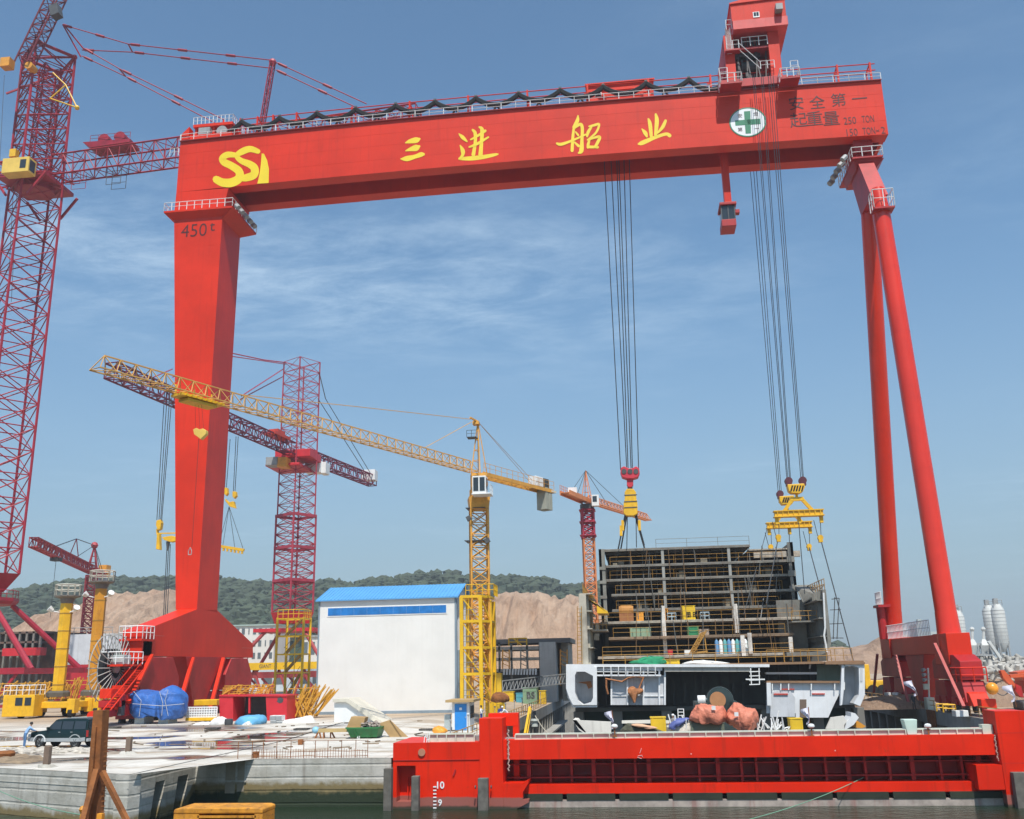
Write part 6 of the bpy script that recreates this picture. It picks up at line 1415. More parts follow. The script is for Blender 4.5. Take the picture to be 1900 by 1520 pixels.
m.bar(PZ(345, 300, 100.05), PZ(850, 305, 100.05), .07); m.build('railing', PWHI, SB)
# dark tunnel in the middle and the engine
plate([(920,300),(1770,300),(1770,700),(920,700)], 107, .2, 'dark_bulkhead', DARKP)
plate([(920,246),(1640,246),(1640,300),(920,300)], 100.3, .3, 'lintel', mat('dirty_white_plate', (.40, .38, .34), .7, streak=.5))
for x, y0, y1 in ((1000, 380, 600), (1090, 400, 560), (1180, 330, 600), (1500, 400, 640), (1580, 380, 640), (1240, 330, 480)): m = MB(); m.bar(PZ(x, y0, 105.5), PZ(x, y1, 105.5), .25); m.build('pipe_riser', DARKP, SB)
m = MB(); 
for k in range(5): m.bar(PZ(1630, 265+k*36, 100.2), PZ(1720, 262+k*36, 100.2), .09)
m.bar(PZ(1640, 250, 100.2), PZ(1648, 405, 100.2), .09); m.bar(PZ(1710, 250, 100.2), PZ(1716, 405, 100.2), .09); m.bar(PZ(1600, 365, 100.2), PZ(1760, 365, 100.2), .12); m.build('ladder_frame', PWHI, SB)
# right wing
P5 = lambda x, y, Y=100: at(1400+x/3.8, 1100+y/3.8, Y=Y)
plate([(85,635),(115,635),(115,700),(120,795),(90,795)], 100.2, .5, 'hull_frame', f=P5)
plate([(85,635),(610,635),(610,690),(560,790),(520,880),(290,880),(290,850),(85,850)], 101, .35, 'bulkhead', f=P5)
plate([(115,715),(140,695),(255,695),(285,740),(285,875),(110,875)], 100.8, .1, 'panel', WD, f=P5)
plate([(320,752),(366,752),(366,880),(320,880)], 100.9, .1, 'door_opening', mat('brown_opening', (.16, .11, .08), .8), f=P5)
plate([(85,622),(620,622),(620,636),(85,636)], 100.6, 1.6, 'deck_girder', RD, f=P5)
plate([(440,505),(610,505),(610,620),(440,620)], 103, .2, 'green_plate', mat('green_grey_primer', (.20, .26, .21), .7, streak=.3), f=P5)
plate([(80,560),(440,560),(440,575),(80,575)], 102, 1, 'girder_flange', WP, f=P5)
plate([(615,500),(640,500),(632,540),(632,660),(618,790),(605,795)], 100, .5, 'hull_frame', f=P5)
plate([(615,500),(775,500),(778,620),(778,720),(745,800),(700,780),(735,720),(738,640),(735,530),(700,515),(640,520)], 100, 2.2, 'hull_frame', f=P5)
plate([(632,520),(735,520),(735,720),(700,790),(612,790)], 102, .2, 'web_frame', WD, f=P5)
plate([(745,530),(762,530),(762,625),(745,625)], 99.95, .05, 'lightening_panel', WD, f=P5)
plate([(500,490),(780,490),(780,505),(500,505)], 99.8, 3, 'deck_girder', RD, f=P5)
m = MB()
for x in (125, 185, 240, 400, 565, 633): m.bar(P5(x, 630, 100.7), P5(x, 685, 100.7), .1)
m.build('hanging_lug', PWHI, SB)
m = MB(); m.bar(P5(190, 680, 100.9), P5(280, 680, 100.9), .12); m.bar(P5(135, 715, 100.75), P5(235, 715, 100.75), .14); m.bar(P5(405, 713, 100.95), P5(495, 713, 100.95), .12); m.build('red_mark', mat('mark_red', (.5, .06, .04), .6), SB)
# tall sides continue below: cradle posts down to the dock floor
for x in (-6, -2, 3, 8, 13, 18, 22): m = MB(); m.box(x-.5, x+.5, 103, 104.5, -9.2, .6); m.build('keel_block', mat('keel_concrete', (.2, .19, .17), .9), SB)
m = MB(); m.box(-6.3, 21.6, 102.8, 137, .6, 1.0); m.build('bottom_plate', DARKP, SB)
m = MB(); m.box(-5.5, 21, 104.6, 137, -8.4, .6); m.build('bottom_hull', mat('dark_green_hull', (.015, .035, .022), .7, var=.4, scale=.4), SB)
m = MB(); m.box(xa_, xb_, 107.6, 107.9, .9, zmn-.2); m.build('cross_bulkhead', DARKP, SB)
for k in range(26): x = xa_+.8+(xb_-xa_-1.6)*k/25; m = MB(); m.box(x-.06, x+.06, 107.2, 107.6, 1, zmn-.3); m.build('bulkhead_stiffener', mat('dim_frame', (1,1,1)), SB)

# things standing on the decks of the block
def small(name, label, cat, shape, mt, group=None, bevel=0, smooth=False):
    m = MB(); shape(m); o = m.build(name, mt, None, bevel=bevel, smooth=smooth); return tag(o, label, cat, group)
BOXY = mat('box_yellow', (.72, .47, .02), .5, var=.1, rust=.1)
def crate_at(px0, py0, px1, py1, Y, dep=1.2):
    a, b = at(px0, py0, Y=Y), at(px1, py1, Y=Y)
    return lambda m: m.box(a.x, b.x, Y, Y+dep, b.z, a.z)
z6 = lambda x, y: zz3(x, y)
def deckbox(x0, y0, x1, y1, Y, lab, mt, nm='equipment_box', cat='box', grp=None, zd=None):
    (a0, b0), (a1, b1) = zz3(x0, y0), zz3(x1, y1); a, b = at(a0, b0, Y=Y), at(a1, b1, Y=Y); zb = b.z if zd is None else zd
    root = thing(nm, lab, cat, (a.x, Y, zb), grp); m = MB(); m.box(a.x, b.x, Y, Y+1.4, zb, a.z); bd = m.build('body', mt, root, bevel=.03)
    m = MB(); m.box(a.x-.04, b.x+.04, Y-.04, Y+1.44, a.z, a.z+.06); 
    for x in (a.x+.1, b.x-.25): m.box(x, x+.15, Y-.04, Y, zb, a.z)
    m.build('trim', mt, root); return root, a, b
z_6, z_7, z_8 = D_[5][2]+.01, D_[6][2]+.01, D_[7][2]+.01
r_, a, b = deckbox(628, 968, 716, 1042, 108.6, 'bright yellow equipment box with black writing in the middle of a white-edged deck', BOXY, zd=z_6)
m = MB()
for k in range(2):
    for dx, dz, w_, h_ in ((0, 0, .5, .08), (0, .22, .5, .08), (0, .44, .5, .08), (0, 0, .08, .52), (.42, 0, .08, .52), (.2, 0, .08, .5)): m.box(a.x+.4+k*.75+dx, a.x+.4+k*.75+dx+w_, 108.54, 108.56, a.z-1.15+dz, a.z-1.15+dz+h_)
m.build('dark_mark', BLK, r_)
deckbox(340, 1008, 388, 1045, 109, 'small dull yellow box beside the brown machine on the deck', AMB, zd=z_6)
deckbox(518, 985, 543, 1040, 108.9, 'narrow yellow box just right of the white pillar', AMB, zd=z_6)
deckbox(662, 1098, 737, 1140, 106.6, 'green metal bin standing on the rusty deck', mat('bin_green', (.03, .22, .09), .5), nm='bin', cat='bin', zd=z_7)
deckbox(735, 1115, 800, 1142, 106.6, 'beige box right of the green bin', mat('beige_box', (.42, .32, .24), .7), zd=z_7)
deckbox(300, 1108, 435, 1145, 107, 'long pale green bundle lying on the rusty deck', mat('pale_green_bundle', (.25, .36, .24), .8), nm='material_bundle', cat='bundle', zd=z_7)
deckbox(540, 1245, 572, 1272, 104.4, 'small red box near the foot of the pillar', mat('box_red', (.55, .03, .04), .5), zd=z_8)
deckbox(520, 1308, 616, 1335, 101.2, 'low yellow box on the main deck beside the green net', BOXY, zd=zmn+.01)
for x0, x1 in ((538, 592), (746, 802)):
    a, b = at(*zz3(x0, 1022), Y=108.7), at(*zz3(x1, 1044), Y=108.7); r_ = thing('steel_rack', 'small %s grey rack %s of the bright yellow box' % (('open', 'left') if x0 < 600 else ('open', 'right')), 'rack', (a.x, 108.7, z_6))
    m = MB(); railing(m, [(a.x, 108.7, z_6), (b.x, 108.7, z_6), (b.x, 109.5, z_6), (a.x, 109.5, z_6), (a.x, 108.7, z_6)], .75, .5, .05); m.build('frame', mat('pale_blue_grey', (.4, .5, .55), .5), r_)
r_ = thing('welding_machine', 'brown and amber machine in the shade at the left of the deck', 'machine', tuple(at(*zz3(280, 1045), Y=109)))
a, b = at(*zz3(232, 985), Y=109), at(*zz3(325, 1045), Y=109)
m = MB(); m.box(a.x, b.x, 109, 110.4, z_6, z_6+.9); m.build('base', mat('brown_machine', (.30, .12, .04), .7, rust=.4), r_); m = MB(); m.lathe(((a.x+b.x)/2-.8, 109.6, z_6+1.2), [(0,0),(.5,0),(.6,.3),(.6,1.3),(.5,1.6),(0,1.6)], 14, 'x'); m.build('drum', mat('brown_amber', (.42, .19, .04), .7, rust=.4), r_)
# small yellow lattice crane on the deck
r_ = thing('deck_crane', 'small ochre lattice crane boom standing on the lower deck', 'crane', tuple(at(*zz3(680, 1265), Y=104.5)))
m = MB(); truss(m, at(*zz3(690, 1262), Y=104.6), at(*zz3(765, 1130), Y=104.6), V((.3,0,.12)), V((0,.3,0)), 9, .05, .03); m.build('boom', YR_, r_)
m = MB(); m.bar(at(*zz3(768, 1130), Y=104.6), at(*zz3(785, 1262), Y=104.6), .1); m.bar(at(*zz3(690, 1262), Y=104.6), at(*zz3(790, 1250), Y=104.6), .14); m.build('mast', YR_, r_); m = MB(); m.box(*sorted((at(*zz3(645,1250), Y=104.5).x, at(*zz3(690,1250), Y=104.5).x)), 104.5, 105.4, z_8, z_8+.5); m.build('cabin', WHI, r_)
# bottles
for k in range(9):
    x = at(*zz3(850+k*26, 1240), Y=105).x; mt = [mat('gas_blue', (.10, .25, .45), .5), WHI, mat('gas_teal', (.1, .35, .35), .5)][k % 3]
    r_ = thing('gas_cylinder', 'gas cylinder in the lower deck row, %s from the small lattice crane' % ('nearest', 'second', 'third', 'fourth', 'fifth', 'sixth', 'seventh', 'eighth', 'ninth')[k], 'gas cylinder', (x, 105, z_8), 'gas cylinders on the lower deck')
    m = MB(); m.lathe((x, 105, z_8), [(0,0),(.2,0),(.2,1.25),(.08,1.45),(0,1.45)], 10); m.build('body', mt, r_, smooth=True); m = MB(); m.lathe((x, 105, z_8+1.45), [(0,0),(.07,0),(.07,.15),(0,.15)], 8); m.build('valve_cap', DGRY, r_)
def crumple(name, label, cat, outline, Y, dep, mt, base=None, f=None, n=26, amp=.12, seed=0, parent=None, par_name=None):
    """draped cloth over something: outline (photo px) swelled into a rounded, folded mound with real depth"""
    f = f or at; P = [f(x, y, Y=Y) for x, y in outline]; c = sum(P, V())/len(P); m = MB(); rings = []; K_ = 16
    Q = []
    for i in range(len(P)):
        for k in range(8): a_, b_, c_, d_ = P[i-1], P[i], P[(i+1) % len(P)], P[(i+2) % len(P)]; t = k/8; Q.append(.5*(2*b_+(c_-a_)*t+(2*a_-5*b_+4*c_-d_)*t*t+(3*b_-a_-3*c_+d_)*t**3))
    zb = min(p.z for p in Q)
    for j in range(K_+1):
        t = j/K_; s_ = math.sin(math.pi*(.05+.90*t))**.30; yy = Y-dep/2+dep*t; ring = []
        for i, p in enumerate(Q):
            q = c+(p-c)*s_; 
            if p.z < zb+.3*(c.z-zb): q.z = p.z
            q.y = yy+amp*1.5*mn.noise(V((q.x*1.3+seed, q.z*1.6, t*3)))
            k = amp*(mn.noise(V((q.x*2.2+seed, q.z*.7, yy*2.2)))*.9+(.5-abs(mn.noise(V((q.x*3.2+q.z*1.2+seed, q.z*.8, yy*3))))*1.8)+mn.noise(V((q.x*7+seed, q.z*2, yy*6)))*.5); d_ = (q-V((c.x, q.y, c.z))); d_ = d_.normalized() if d_.length else V(); q = q+d_*k
            q.z = max(q.z, zb-.02); ring.append(q)
        rings.append(ring)
    m.loft(rings); o = m.build(par_name or name, mt, parent, smooth=True, sharp=80)
    return o if parent else tag(o, label, cat)
GN = mat('green_netting', (.02, .26, .12), .85, var=.3, scale=2)
crumple('netting', 'heap of green netting on the main deck edge', 'netting', [zz3(*p) for p in ((300,1326),(360,1298),(400,1286),(500,1284),(520,1296),(518,1328))], 101.4, 1.6, GN, amp=.1, seed=3)
crumple('plastic_sheet', 'white plastic sheeting spread on the main deck right of the yellow box', 'sheet', [zz3(*p) for p in ((640,1325),(710,1308),(860,1314),(930,1332),(660,1332))], 101.4, 1.6, mat('white_sheet', (.75, .75, .72), .6), amp=.06, seed=5)
crumple('rag_bundle', 'brown tangle of hoses hung on the white bulkhead', 'hose bundle', [(1030+x/4.524, 1180+y/4.524) for x, y in ((605,455),(640,430),(690,440),(735,450),(725,480),(690,500),(668,560),(640,530),(618,490))], 100.4, .7, mat('brown_hose', (.36, .14, .05), .8, var=.4, scale=4), amp=.12, seed=9)
m = MB()
for pts in (((420,360),(480,370),(560,385),(620,350),(680,340),(740,350)), ((745,345),(725,390),(705,440)), ((430,370),(430,430),(445,490))): m.path([PZ(x, y, 100.2) for x, y in pts], .09, 5)
tag(m.build('hose', mat('brown_hose', (1,1,1))), 'brown hose looped along the underside of the white girder', 'hose')
def hanging(nm, label, px, Y, mt):
    m = MB(); m.prism([PZ(x, y, Y) for x, y in px], (0, .12, 0)); tag(m.build(nm, mt), label, 'cloth')
hanging('canvas_flap', 'brown canvas flap hanging in the left white frame opening', ((190,390),(225,385),(300,380),(312,430),(280,445),(262,405)), 102.6, mat('brown_hose', (1,1,1)))
# ================================================================== BUILDINGS
SHW = mat('shed_cladding_white', (.74, .73, .70), .6, var=.04, scale=.4, streak=.12, dirt=(.6, .57, .52))
SHB = mat('roof_blue', (.10, .33, .62), .5, var=.06, scale=.5, streak=.1)
YS = 108.0
sx0, sx1 = at(589, 1230, Y=YS).x, at(846, 1230, Y=YS).x; ze = (at(593, 1115, Y=YS).z+at(847, 1107, Y=YS).z)/2; g0 = .45
SH = thing('white_shed', 'large white metal shed with bright blue roof and one long blue window strip', 'shed', ((sx0+sx1)/2, YS+9, g0))
YSB = at(870, 1200, X=sx1).y
m = MB(); m.box(sx0, sx1, YS, YSB, g0-.6, ze)
yr = YS+5.0; zr = at(700, 1092, Y=yr).z
m.add([(sx0, YS, ze), (sx0, YSB, ze), (sx0, yr, zr), (sx1, YS, ze), (sx1, YSB, ze), (sx1, yr, zr)], [(0,2,1),(3,4,5),(0,3,5,2),(1,2,5,4),(0,1,4,3)])
wl = m.build('wall', SHW, SH, split=0)
m = MB()
for i in range(52): x = sx0+.05+(sx1-sx0-.1)*i/51; m.box(x-.012, x+.012, YS-.012, YS, g0-.3, ze-.05)
for i in range(30): y = YS+.3+(YSB-YS-.6)*i/29; m.box(sx1, sx1+.02, y-.03, y+.03, g0-.3, ze)
m.build('cladding', SHW, wl)
m = MB(); m.prism([(sx0-.35, YS-.35, ze-.12), (sx1+.35, YS-.35, ze-.12), (sx1+.35, yr, zr+.1), (sx0-.35, yr, zr+.1)], (0, 0, .14)); m.prism([(sx0-.35, yr, zr+.1), (sx1+.35, yr, zr+.1), (sx1+.35, YSB+.3, ze-.1), (sx0-.35, YSB+.3, ze-.1)], (0, 0, .14))
for i in range(40): x = sx0-.2+(sx1-sx0+.4)*i/39; m.bar((x, YS-.35, ze+.04), (x, yr, zr+.26), .06, .06)
m.build('roof', SHB, SH, split=0)
a, b = at(609, 1129, Y=YS), at(828, 1125, Y=YS); zt_ = a.z; zb_ = at(609, 1143, Y=YS).z
m = MB(); m.box(a.x-.1, b.x+.1, YS-.05, YS-.02, zb_-.12, zt_+.04); wf = m.build('window', WHI, SH)
m = MB(); n = 9
for i in range(n): x0 = a.x+(b.x-a.x)*i/n; m.box(x0+.006, x0+(b.x-a.x)/n-.006, YS-.07, YS-.05, zb_, zt_)
m.build('pane', mat('blue_window_glass', (.02, .17, .48), .25, var=.2, scale=1), wf)
m = MB(); m.box(sx1+.02, sx1+.12, YS+.02, YS+.35, g0, ze-.3); m.box(sx1+.02, sx1+.25, YS+.6, YS+1.0, g0, ze*.55); m.build('downpipe', mat('slate_trim', (.22, .28, .33), .5), SH)
# sloping entrance canopy in front of the shed
EN = thing('entrance_canopy', 'white stair entrance with long sloping white slab standing before the shed', 'entrance', tuple(at(640, 1345, Y=93)))
def quadprism(px, Y, dy, nm, mt, par, th=None):
    m = MB(); m.prism([at(x, y, Y=Y) for x, y in px], (0, dy, 0)); return m.build(nm, mt, par, bevel=.02)
quadprism([(620,1304),(642,1302),(705,1348),(700,1356),(620,1352)], 92.5, 3.2, 'side_wall', WHI, EN)
quadprism([(617,1297),(646,1296),(742,1360),(735,1366),(704,1347),(642,1303),(617,1303)], 92.2, 3.8, 'roof_slab', mat('cream_slab', (.62, .58, .48), .7), EN)
m = MB(); m.box(at(655,1360,Y=88).x, at(728,1360,Y=88).x, 88, 88.4, g0-.3, at(655,1357,Y=88).z); tag(m.build('low_wall', WHI), 'low white wall between the rusty trestle and the green skip', 'wall')
m = MB(); a, b = at(733, 1352, Y=92), at(768, 1359, Y=92); m.box(a.x, b.x, 91.5, 93, b.z+.05, b.z+.2); r_ = thing('work_table', 'pale slab table on short legs right of the leaning cardboard', 'table', (a.x, 92, g0)); m.build('table_top', CARD, r_)
for x in (a.x+.3, b.x-.3): m = MB(); m.box(x-.3, x+.3, 91.9, 92.6, g0-.2, b.z+.05); m.build('leg', WHI, r_)
# guard booth
Yb = 84.0; bx0, bx1 = at(839, 1340, Y=Yb).x, at(871, 1340, Y=Yb).x; zb1 = at(850, 1303, Y=Yb).z; bz = at(850, 1357, Y=Yb).z
GB = thing('guard_booth', 'small white booth with bright blue door and tan flat roof', 'booth', ((bx0+bx1)/2, Yb+1, bz))
m = MB(); m.box(bx0, bx1, Yb, Yb+2.6, bz-.5, zb1); m.build('wall', WHI, GB)
m = MB(); m.box(bx0-.5, bx1+.45, Yb-.5, Yb+3.4, zb1, zb1+.2); m.build('roof', mat('tan_roof', (.40, .27, .12), .8), GB)
dx0, dx1 = at(844, 1340, Y=Yb).x, at(866, 1340, Y=Yb).x
m = MB(); m.box(dx0, dx1, Yb-.05, Yb, bz+.1, zb1-.15); dr = m.build('door', mat('door_blue', (.02, .22, .60), .4), GB)
m = MB(); m.box(dx0+.4, dx1-.4, Yb-.07, Yb-.05, zb1-.65, zb1-.45); m.build('door_plate', WHI, dr); m = MB(); m.tube((dx1-.1, Yb-.1, bz+1.05), (dx1-.1, Yb-.1, bz+1.2), .03, 6); m.build('handle', GRY, dr)
m = MB(); m.box(bx1, bx1+.05, Yb+.5, Yb+1.2, bz+1, zb1-.35); m.box(bx1, bx1+.05, Yb+1.5, Yb+2.3, bz+1, zb1-.35); m.build('window', GLS, GB)
m = MB(); m.box(bx0-.75, bx0-.25, Yb+.3, Yb+.9, bz, bz+1.35); tag(m.build('electric_cabinet', mat('cabinet_grey', (1,1,1)), bevel=.03), 'narrow grey electric cabinet beside the booth with the blue door', 'cabinet')

def building(name, label, x0, x1, Y, dep, z0, z1, rows, cols, mt, roof=None, wm=GLS, skip=(), ww=.55, wh=.5):
    r = thing(name, label, 'building', ((x0+x1)/2, Y+dep/2, z0)); m = MB(); m.box(x0, x1, Y, Y+dep, z0-3, z1); m.build('wall', mt, r)
    m = MB(); m.box(x0-.5, x1+.5, Y-.5, Y+dep+.5, z1, z1+.5); m.build('roof', roof or GRY, r)
    H = (z1-z0)/rows; Wd = (x1-x0)/cols
    for j in range(rows):
        for i in range(cols):
            if (i, j) in skip: continue
            k = ww*(1 if i % 3 < 2 else .35); cx_ = x0+Wd*(i+.5); cz = z0+H*(j+.55)
            m = MB(); m.box(cx_-Wd*k/2, cx_+Wd*k/2, Y-.08, Y, cz-H*wh/2, cz+H*wh/2); m.build('window', wm, r)
    return r
CREAM = mat('cream_render', (.66, .63, .58), .8, var=.08, scale=.1, streak=.15)
DW = mat('dull_window', (.12, .14, .15), .3)
Yk = 330; building('apartment_block', 'cream five storey block with rows of windows behind the right of the gantry foot', at(372,1200,Y=Yk).x, at(508,1200,Y=Yk).x, Yk, 16, 0, at(450,1162,Y=Yk).z, 5, 13, CREAM, mat('pale_green_roof', (.32, .40, .36), .7), DW)
Yk = 300; building('office_building', 'low cream building showing left of the gantry leg below the bare slope', at(273,1185,Y=Yk).x, at(335,1180,Y=Yk).x, Yk, 12, 0, at(300,1166,Y=Yk).z, 3, 5, CREAM, GRY, DW)
m = MB(); Yk = 306; a, b = at(290, 1150, Y=Yk), at(335, 1168, Y=Yk); m.box(a.x, b.x, Yk+3, Yk+8, 5, a.z); tag(m.build('rooftop_tank', mat('pale_blue_plate', (.5, .56, .6), .6)), 'pale square tank house standing above the low cream building', 'tank')
Yk = 300; building('office_building', 'small white building between the yellow stair tower and the white shed', at(561,1200,Y=Yk).x, at(600,1200,Y=Yk).x, Yk, 14, 0, at(575,1182,Y=Yk).z, 2, 3, CREAM, GRY, DW)
Yk = 240; building('workshop', 'long grey blue workshop seen under the flared gantry foot', at(285,1250,Y=Yk).x, at(600,1250,Y=Yk).x, Yk, 14, 0, at(450,1237,Y=Yk).z, 1, 14, mat('pale_blue_plate', (1,1,1)), mat('slate_roof', (.15, .18, .22), .6), DW, ww=.7, wh=.45)
# red and white ship hull at far left
r_ = thing('moored_ship', 'ship hull section with white upper and red lower side behind the yellow columns', 'ship', tuple(at(160, 1290, Y=175)))
a, b = at(112, 1178, Y=175), at(216, 1294, Y=175); zm_ = at(160, 1233, Y=175).z
ringf = lambda z: [V((a.x, 175, z)), V((b.x-2, 175, z)), V((b.x, 178, z)), V((b.x, 192, z)), V((a.x, 192, z))]
m = MB(); m.loft([ringf(.2), ringf(zm_)]); m.build('lower_hull', mat('hull_red', (.45, .02, .03), .5, streak=.2, var=.15), r_)
m = MB(); m.loft([ringf(zm_), ringf(a.z)]); m.build('upper_hull', mat('hull_pale', (.55, .57, .60), .6, streak=.25, var=.1), r_)
m = MB(); railing(m, [(a.x, 175.2, a.z), (b.x-2, 175.2, a.z)], 1.2, 2.4, .07); m.build('railing', GRY, r_)
r_ = thing('hull_section', 'dark rusty ship section behind the portal of the tall crimson crane', 'ship section', tuple(at(30, 1290, Y=185)))
a, b = at(-30, 1168, Y=185), at(84, 1175, Y=185)
m = MB()
for k, y in enumerate((1172, 1190, 1205)): z = at(40, y, Y=185).z; m.box(a.x, b.x-k*1.5, 185, 200, z-.4, z); 
m.box(a.x, b.x-.5, 189, 200, 0, at(40, 1174, Y=185).z); m.build('deck', mat('rusty_dark_plate', (.13, .09, .07), .8, rust=.4, var=.4), r_)
m = MB()
for x in range(8): xx = a.x+2+(b.x-a.x-3)*x/7; m.box(xx-.2, xx+.2, 185, 185.4, 0, at(40, 1172, Y=185).z)
m.build('frame_post', SEC, r_)
m = MB(); c0, c1 = at(10, 1208, Y=183), at(80, 1216, Y=183); m.box(c0.x, c1.x, 182, 184, c1.z, c0.z+.5); m.build('red_beam', mat('signal_red', (1,1,1)), r_)
# second ship section behind the dock on the left
r_ = thing('ship_block', 'smaller grey ship section with a tall plain panel right of the yellow frame', 'ship section', tuple(at(980, 1290, Y=150)))
Yq = 150; Q = lambda x, y, Y=Yq: at(700+x/4.47, 1080+y/4.47, Y=Y)
for i, (x0, x1, y0, y1) in enumerate(((955, 1600, 478, 500), (955, 1345, 540, 560), (955, 1345, 632, 645), (955, 1310, 725, 740))):
    a, b = Q(x0, y0), Q(x1, y1); m = MB(); m.box(a.x-3, b.x, Yq, Yq+14, b.z, a.z); m.build('deck', LITE if i else mat('dark_deck', (.14, .13, .12), .7), r_)
a, b = Q(1345, 500), Q(1490, 860); m = MB(); m.box(a.x, b.x, Yq-.4, Yq+14, 0, a.z); m.build('side_panel', mat('plain_grey_plate', (.46, .45, .42), .6, streak=.25, var=.08), r_)
a, b = Q(1490, 480), Q(1580, 860); m = MB(); m.box(a.x+.4, b.x, Yq+3, Yq+14, 0, a.z-.3); m.build('end_panel', LITE, r_)
m = MB(); [m.box(Q(x, 500).x-.15, Q(x, 500).x+.15, Yq, Yq+.4, .5, Q(x, 500).z) for x in (1010, 1110, 1240, 1345)]; m.build('pillar', SEC, r_)
m = MB(); a = Q(1090, 470); b = Q(1240, 525); railing(m, [(a.x, Yq, b.z), (b.x, Yq, b.z)], a.z-b.z, 1.6, .1); m.bar((a.x+2, Yq, b.z), (b.x-2, Yq, a.z), .2); m.build('yellow_frame', YEL, r_)
for x0 in (1040, 1190, 1520): 
    m = MB(); [m.tube(Q(x0+d, 560, Yq-1), Q(x0+d, 720 if x0 < 1500 else 860, Yq-1), .1, 4) for d in (0, 55)]; [m.bar(Q(x0, y, Yq-1), Q(x0+55, y+25, Yq-1), .1) for y in range(570, 700, 35)]; m.build('scaffold_tower', AMB if x0 != 1190 else SEC, r_)
m = MB(); a, b = Q(1040, 745), Q(1330, 800); m.box(a.x-3, b.x, Yq+1, Yq+12, .3, a.z); m.build('dark_hold', DGRY, r_)
m = MB(); 
for k in range(12): c = Q(1050+k*24, 770, Yq-.5); m.bar(c, c+V((.1, 0, .9)), .25)
m.build('white_fitting', WHI, r_)
r_ = thing('gangway', 'long grey truss gangway sloping up beside the left dock wall', 'gangway', tuple(Q(1050, 900, 118)))
m = MB(); a, b = Q(1040, 905, 110), Q(1560, 840, 122); 
for dz in (0, 1.1): m.bar(a+V((0,0,dz)), b+V((0,0,dz)), .12)
for k in range(18): p = a.lerp(b, k/18); q = a.lerp(b, (k+1)/18); m.bar(p, p+V((0,0,1.1)), .06); m.bar(p, q+V((0,0,1.1)), .05)
m.build('truss', GRY, r_)

# yellow stair tower in front of crane B
Yt = 150; r_ = thing('stair_tower', 'yellow scaffold stair tower with zigzag flights below the middle crimson crane', 'stair tower', tuple(at(540, 1290, Y=Yt)))
x0, x1 = at(513, 1200, Y=Yt).x, at(562, 1200, Y=Yt).x; x2 = at(573, 1200, Y=Yt+3).x; zt_ = at(540, 1148, Y=Yt).z; zs_ = [.5, at(540,1249,Y=Yt).z, at(540,1214,Y=Yt).z, at(540,1180,Y=Yt).z, zt_]
for x, y in ((x0, Yt), (x1, Yt), (x0+.4, Yt+3.5), (x2, Yt+3.5)): m = MB(); m.box(x-.16, x+.16, y-.16, y+.16, .3, zt_+.2); m.build('column', SY, r_)
m = MB()
for z in zs_[1:]: m.bar((x0, Yt, z), (x1, Yt, z), .2); m.bar((x0, Yt+3.5, z), (x2, Yt+3.5, z), .2); m.bar((x0, Yt, z), (x0, Yt+3.5, z), .2); m.bar((x1, Yt, z), (x2, Yt+3.5, z), .2)
for x in (x0+1.5, x1-1.3): m.bar((x, Yt, .4), (x, Yt, zt_), .1)
m.build('ring_beam', SY, r_)
for i, (a_, b_) in enumerate(zip(zs_, zs_[1:])): 
    m = MB(); m.bar((x0+1, Yt+1.2, a_), (x1-.6, Yt+1.2, b_), 1.0, .25); m.bar((x0+1, Yt+.7, a_+1), (x1-.6, Yt+.7, b_+1), .07); m.build('stair_flight', mat('dark_yellow_steps', (.35, .2, .03), .6), r_)
m = MB(); railing(m, [(x0, Yt, zt_+.1), (x1, Yt, zt_+.1), (x2, Yt+3.5, zt_+.1)], 1.3, .8, .06); m.build('railing', SY, r_)
r_ = thing('crane_beam', 'long yellow beam lettered GIANT running behind the stair tower', 'beam', tuple(at(520, 1237, Y=172)))
a, b = at(440, 1232, Y=172), at(592, 1241, Y=172); m = MB(); m.box(a.x, b.x, 172, 173.5, b.z, a.z+.1); bm_ = m.build('beam', SY, r_)
p = at(481, 1240, Y=172); mm = text_mb('GIANT', p, UX, UZ, (at(481,1233,Y=172)-p).z); ww = max(v.x for v in mm.v)-p.x; k = (at(503,1240,Y=172).x-p.x)/ww; mm.v = [V((p.x+(v.x-p.x)*k, v.y, v.z)) for v in mm.v]; mm.build('writing', DGRY, bm_)
m = MB()
for x in (a.x+3, b.x-3, (a.x+b.x)/2): m.bar((x-2, 172.7, .5), (x, 172.7, b.z), .35); m.bar((x+2, 172.7, .5), (x, 172.7, b.z), .35)
m.build('support_leg', mat('dull_red', (1,1,1)), r_)

# ================================================================== YARD CLUTTER
TARB = mat('blue_tarpaulin', (.035, .13, .42), .5, var=.25, scale=1.2, bump=.12, fine=1.6)
YT_ = 95.0
r_ = thing('tarped_engine', 'big engine wrapped in blue tarpaulin on grey stands before the rigid leg', 'wrapped engine', tuple(at(293, 1335, Y=YT_)))
crumple('tarpaulin', None, None, [(244,1288),(252,1281),(270,1280),(296,1283),(310,1280),(317,1273),(326,1274),(343,1288),(345,1305),(341,1325),(330,1334),(318,1329),(290,1327),(262,1331),(250,1327),(243,1318)], YT_, 3.6, TARB, amp=.13, seed=1, parent=r_)
m = MB()
for pts in (((248,1283),(262,1300),(258,1330)), ((296,1283),(302,1305),(300,1328)), ((246,1306),(300,1310),(342,1306)), ((312,1280),(306,1300),(312,1328))): m.path([at(x, y, Y=YT_-1.95) for x, y in pts], .025, 4)
m.build('lashing_rope', mat('pale_rope', (.5, .5, .5), .8), r_)
gz_ = gz(-48, YT_)
for x in (268, 312): c = at(x, 1330, Y=YT_); m = MB(); m.box(c.x-.5, c.x+.5, YT_-1, YT_+1, gz_-.1, c.z+.5); m.build('stand', mat('cabinet_grey', (1,1,1)), r_)
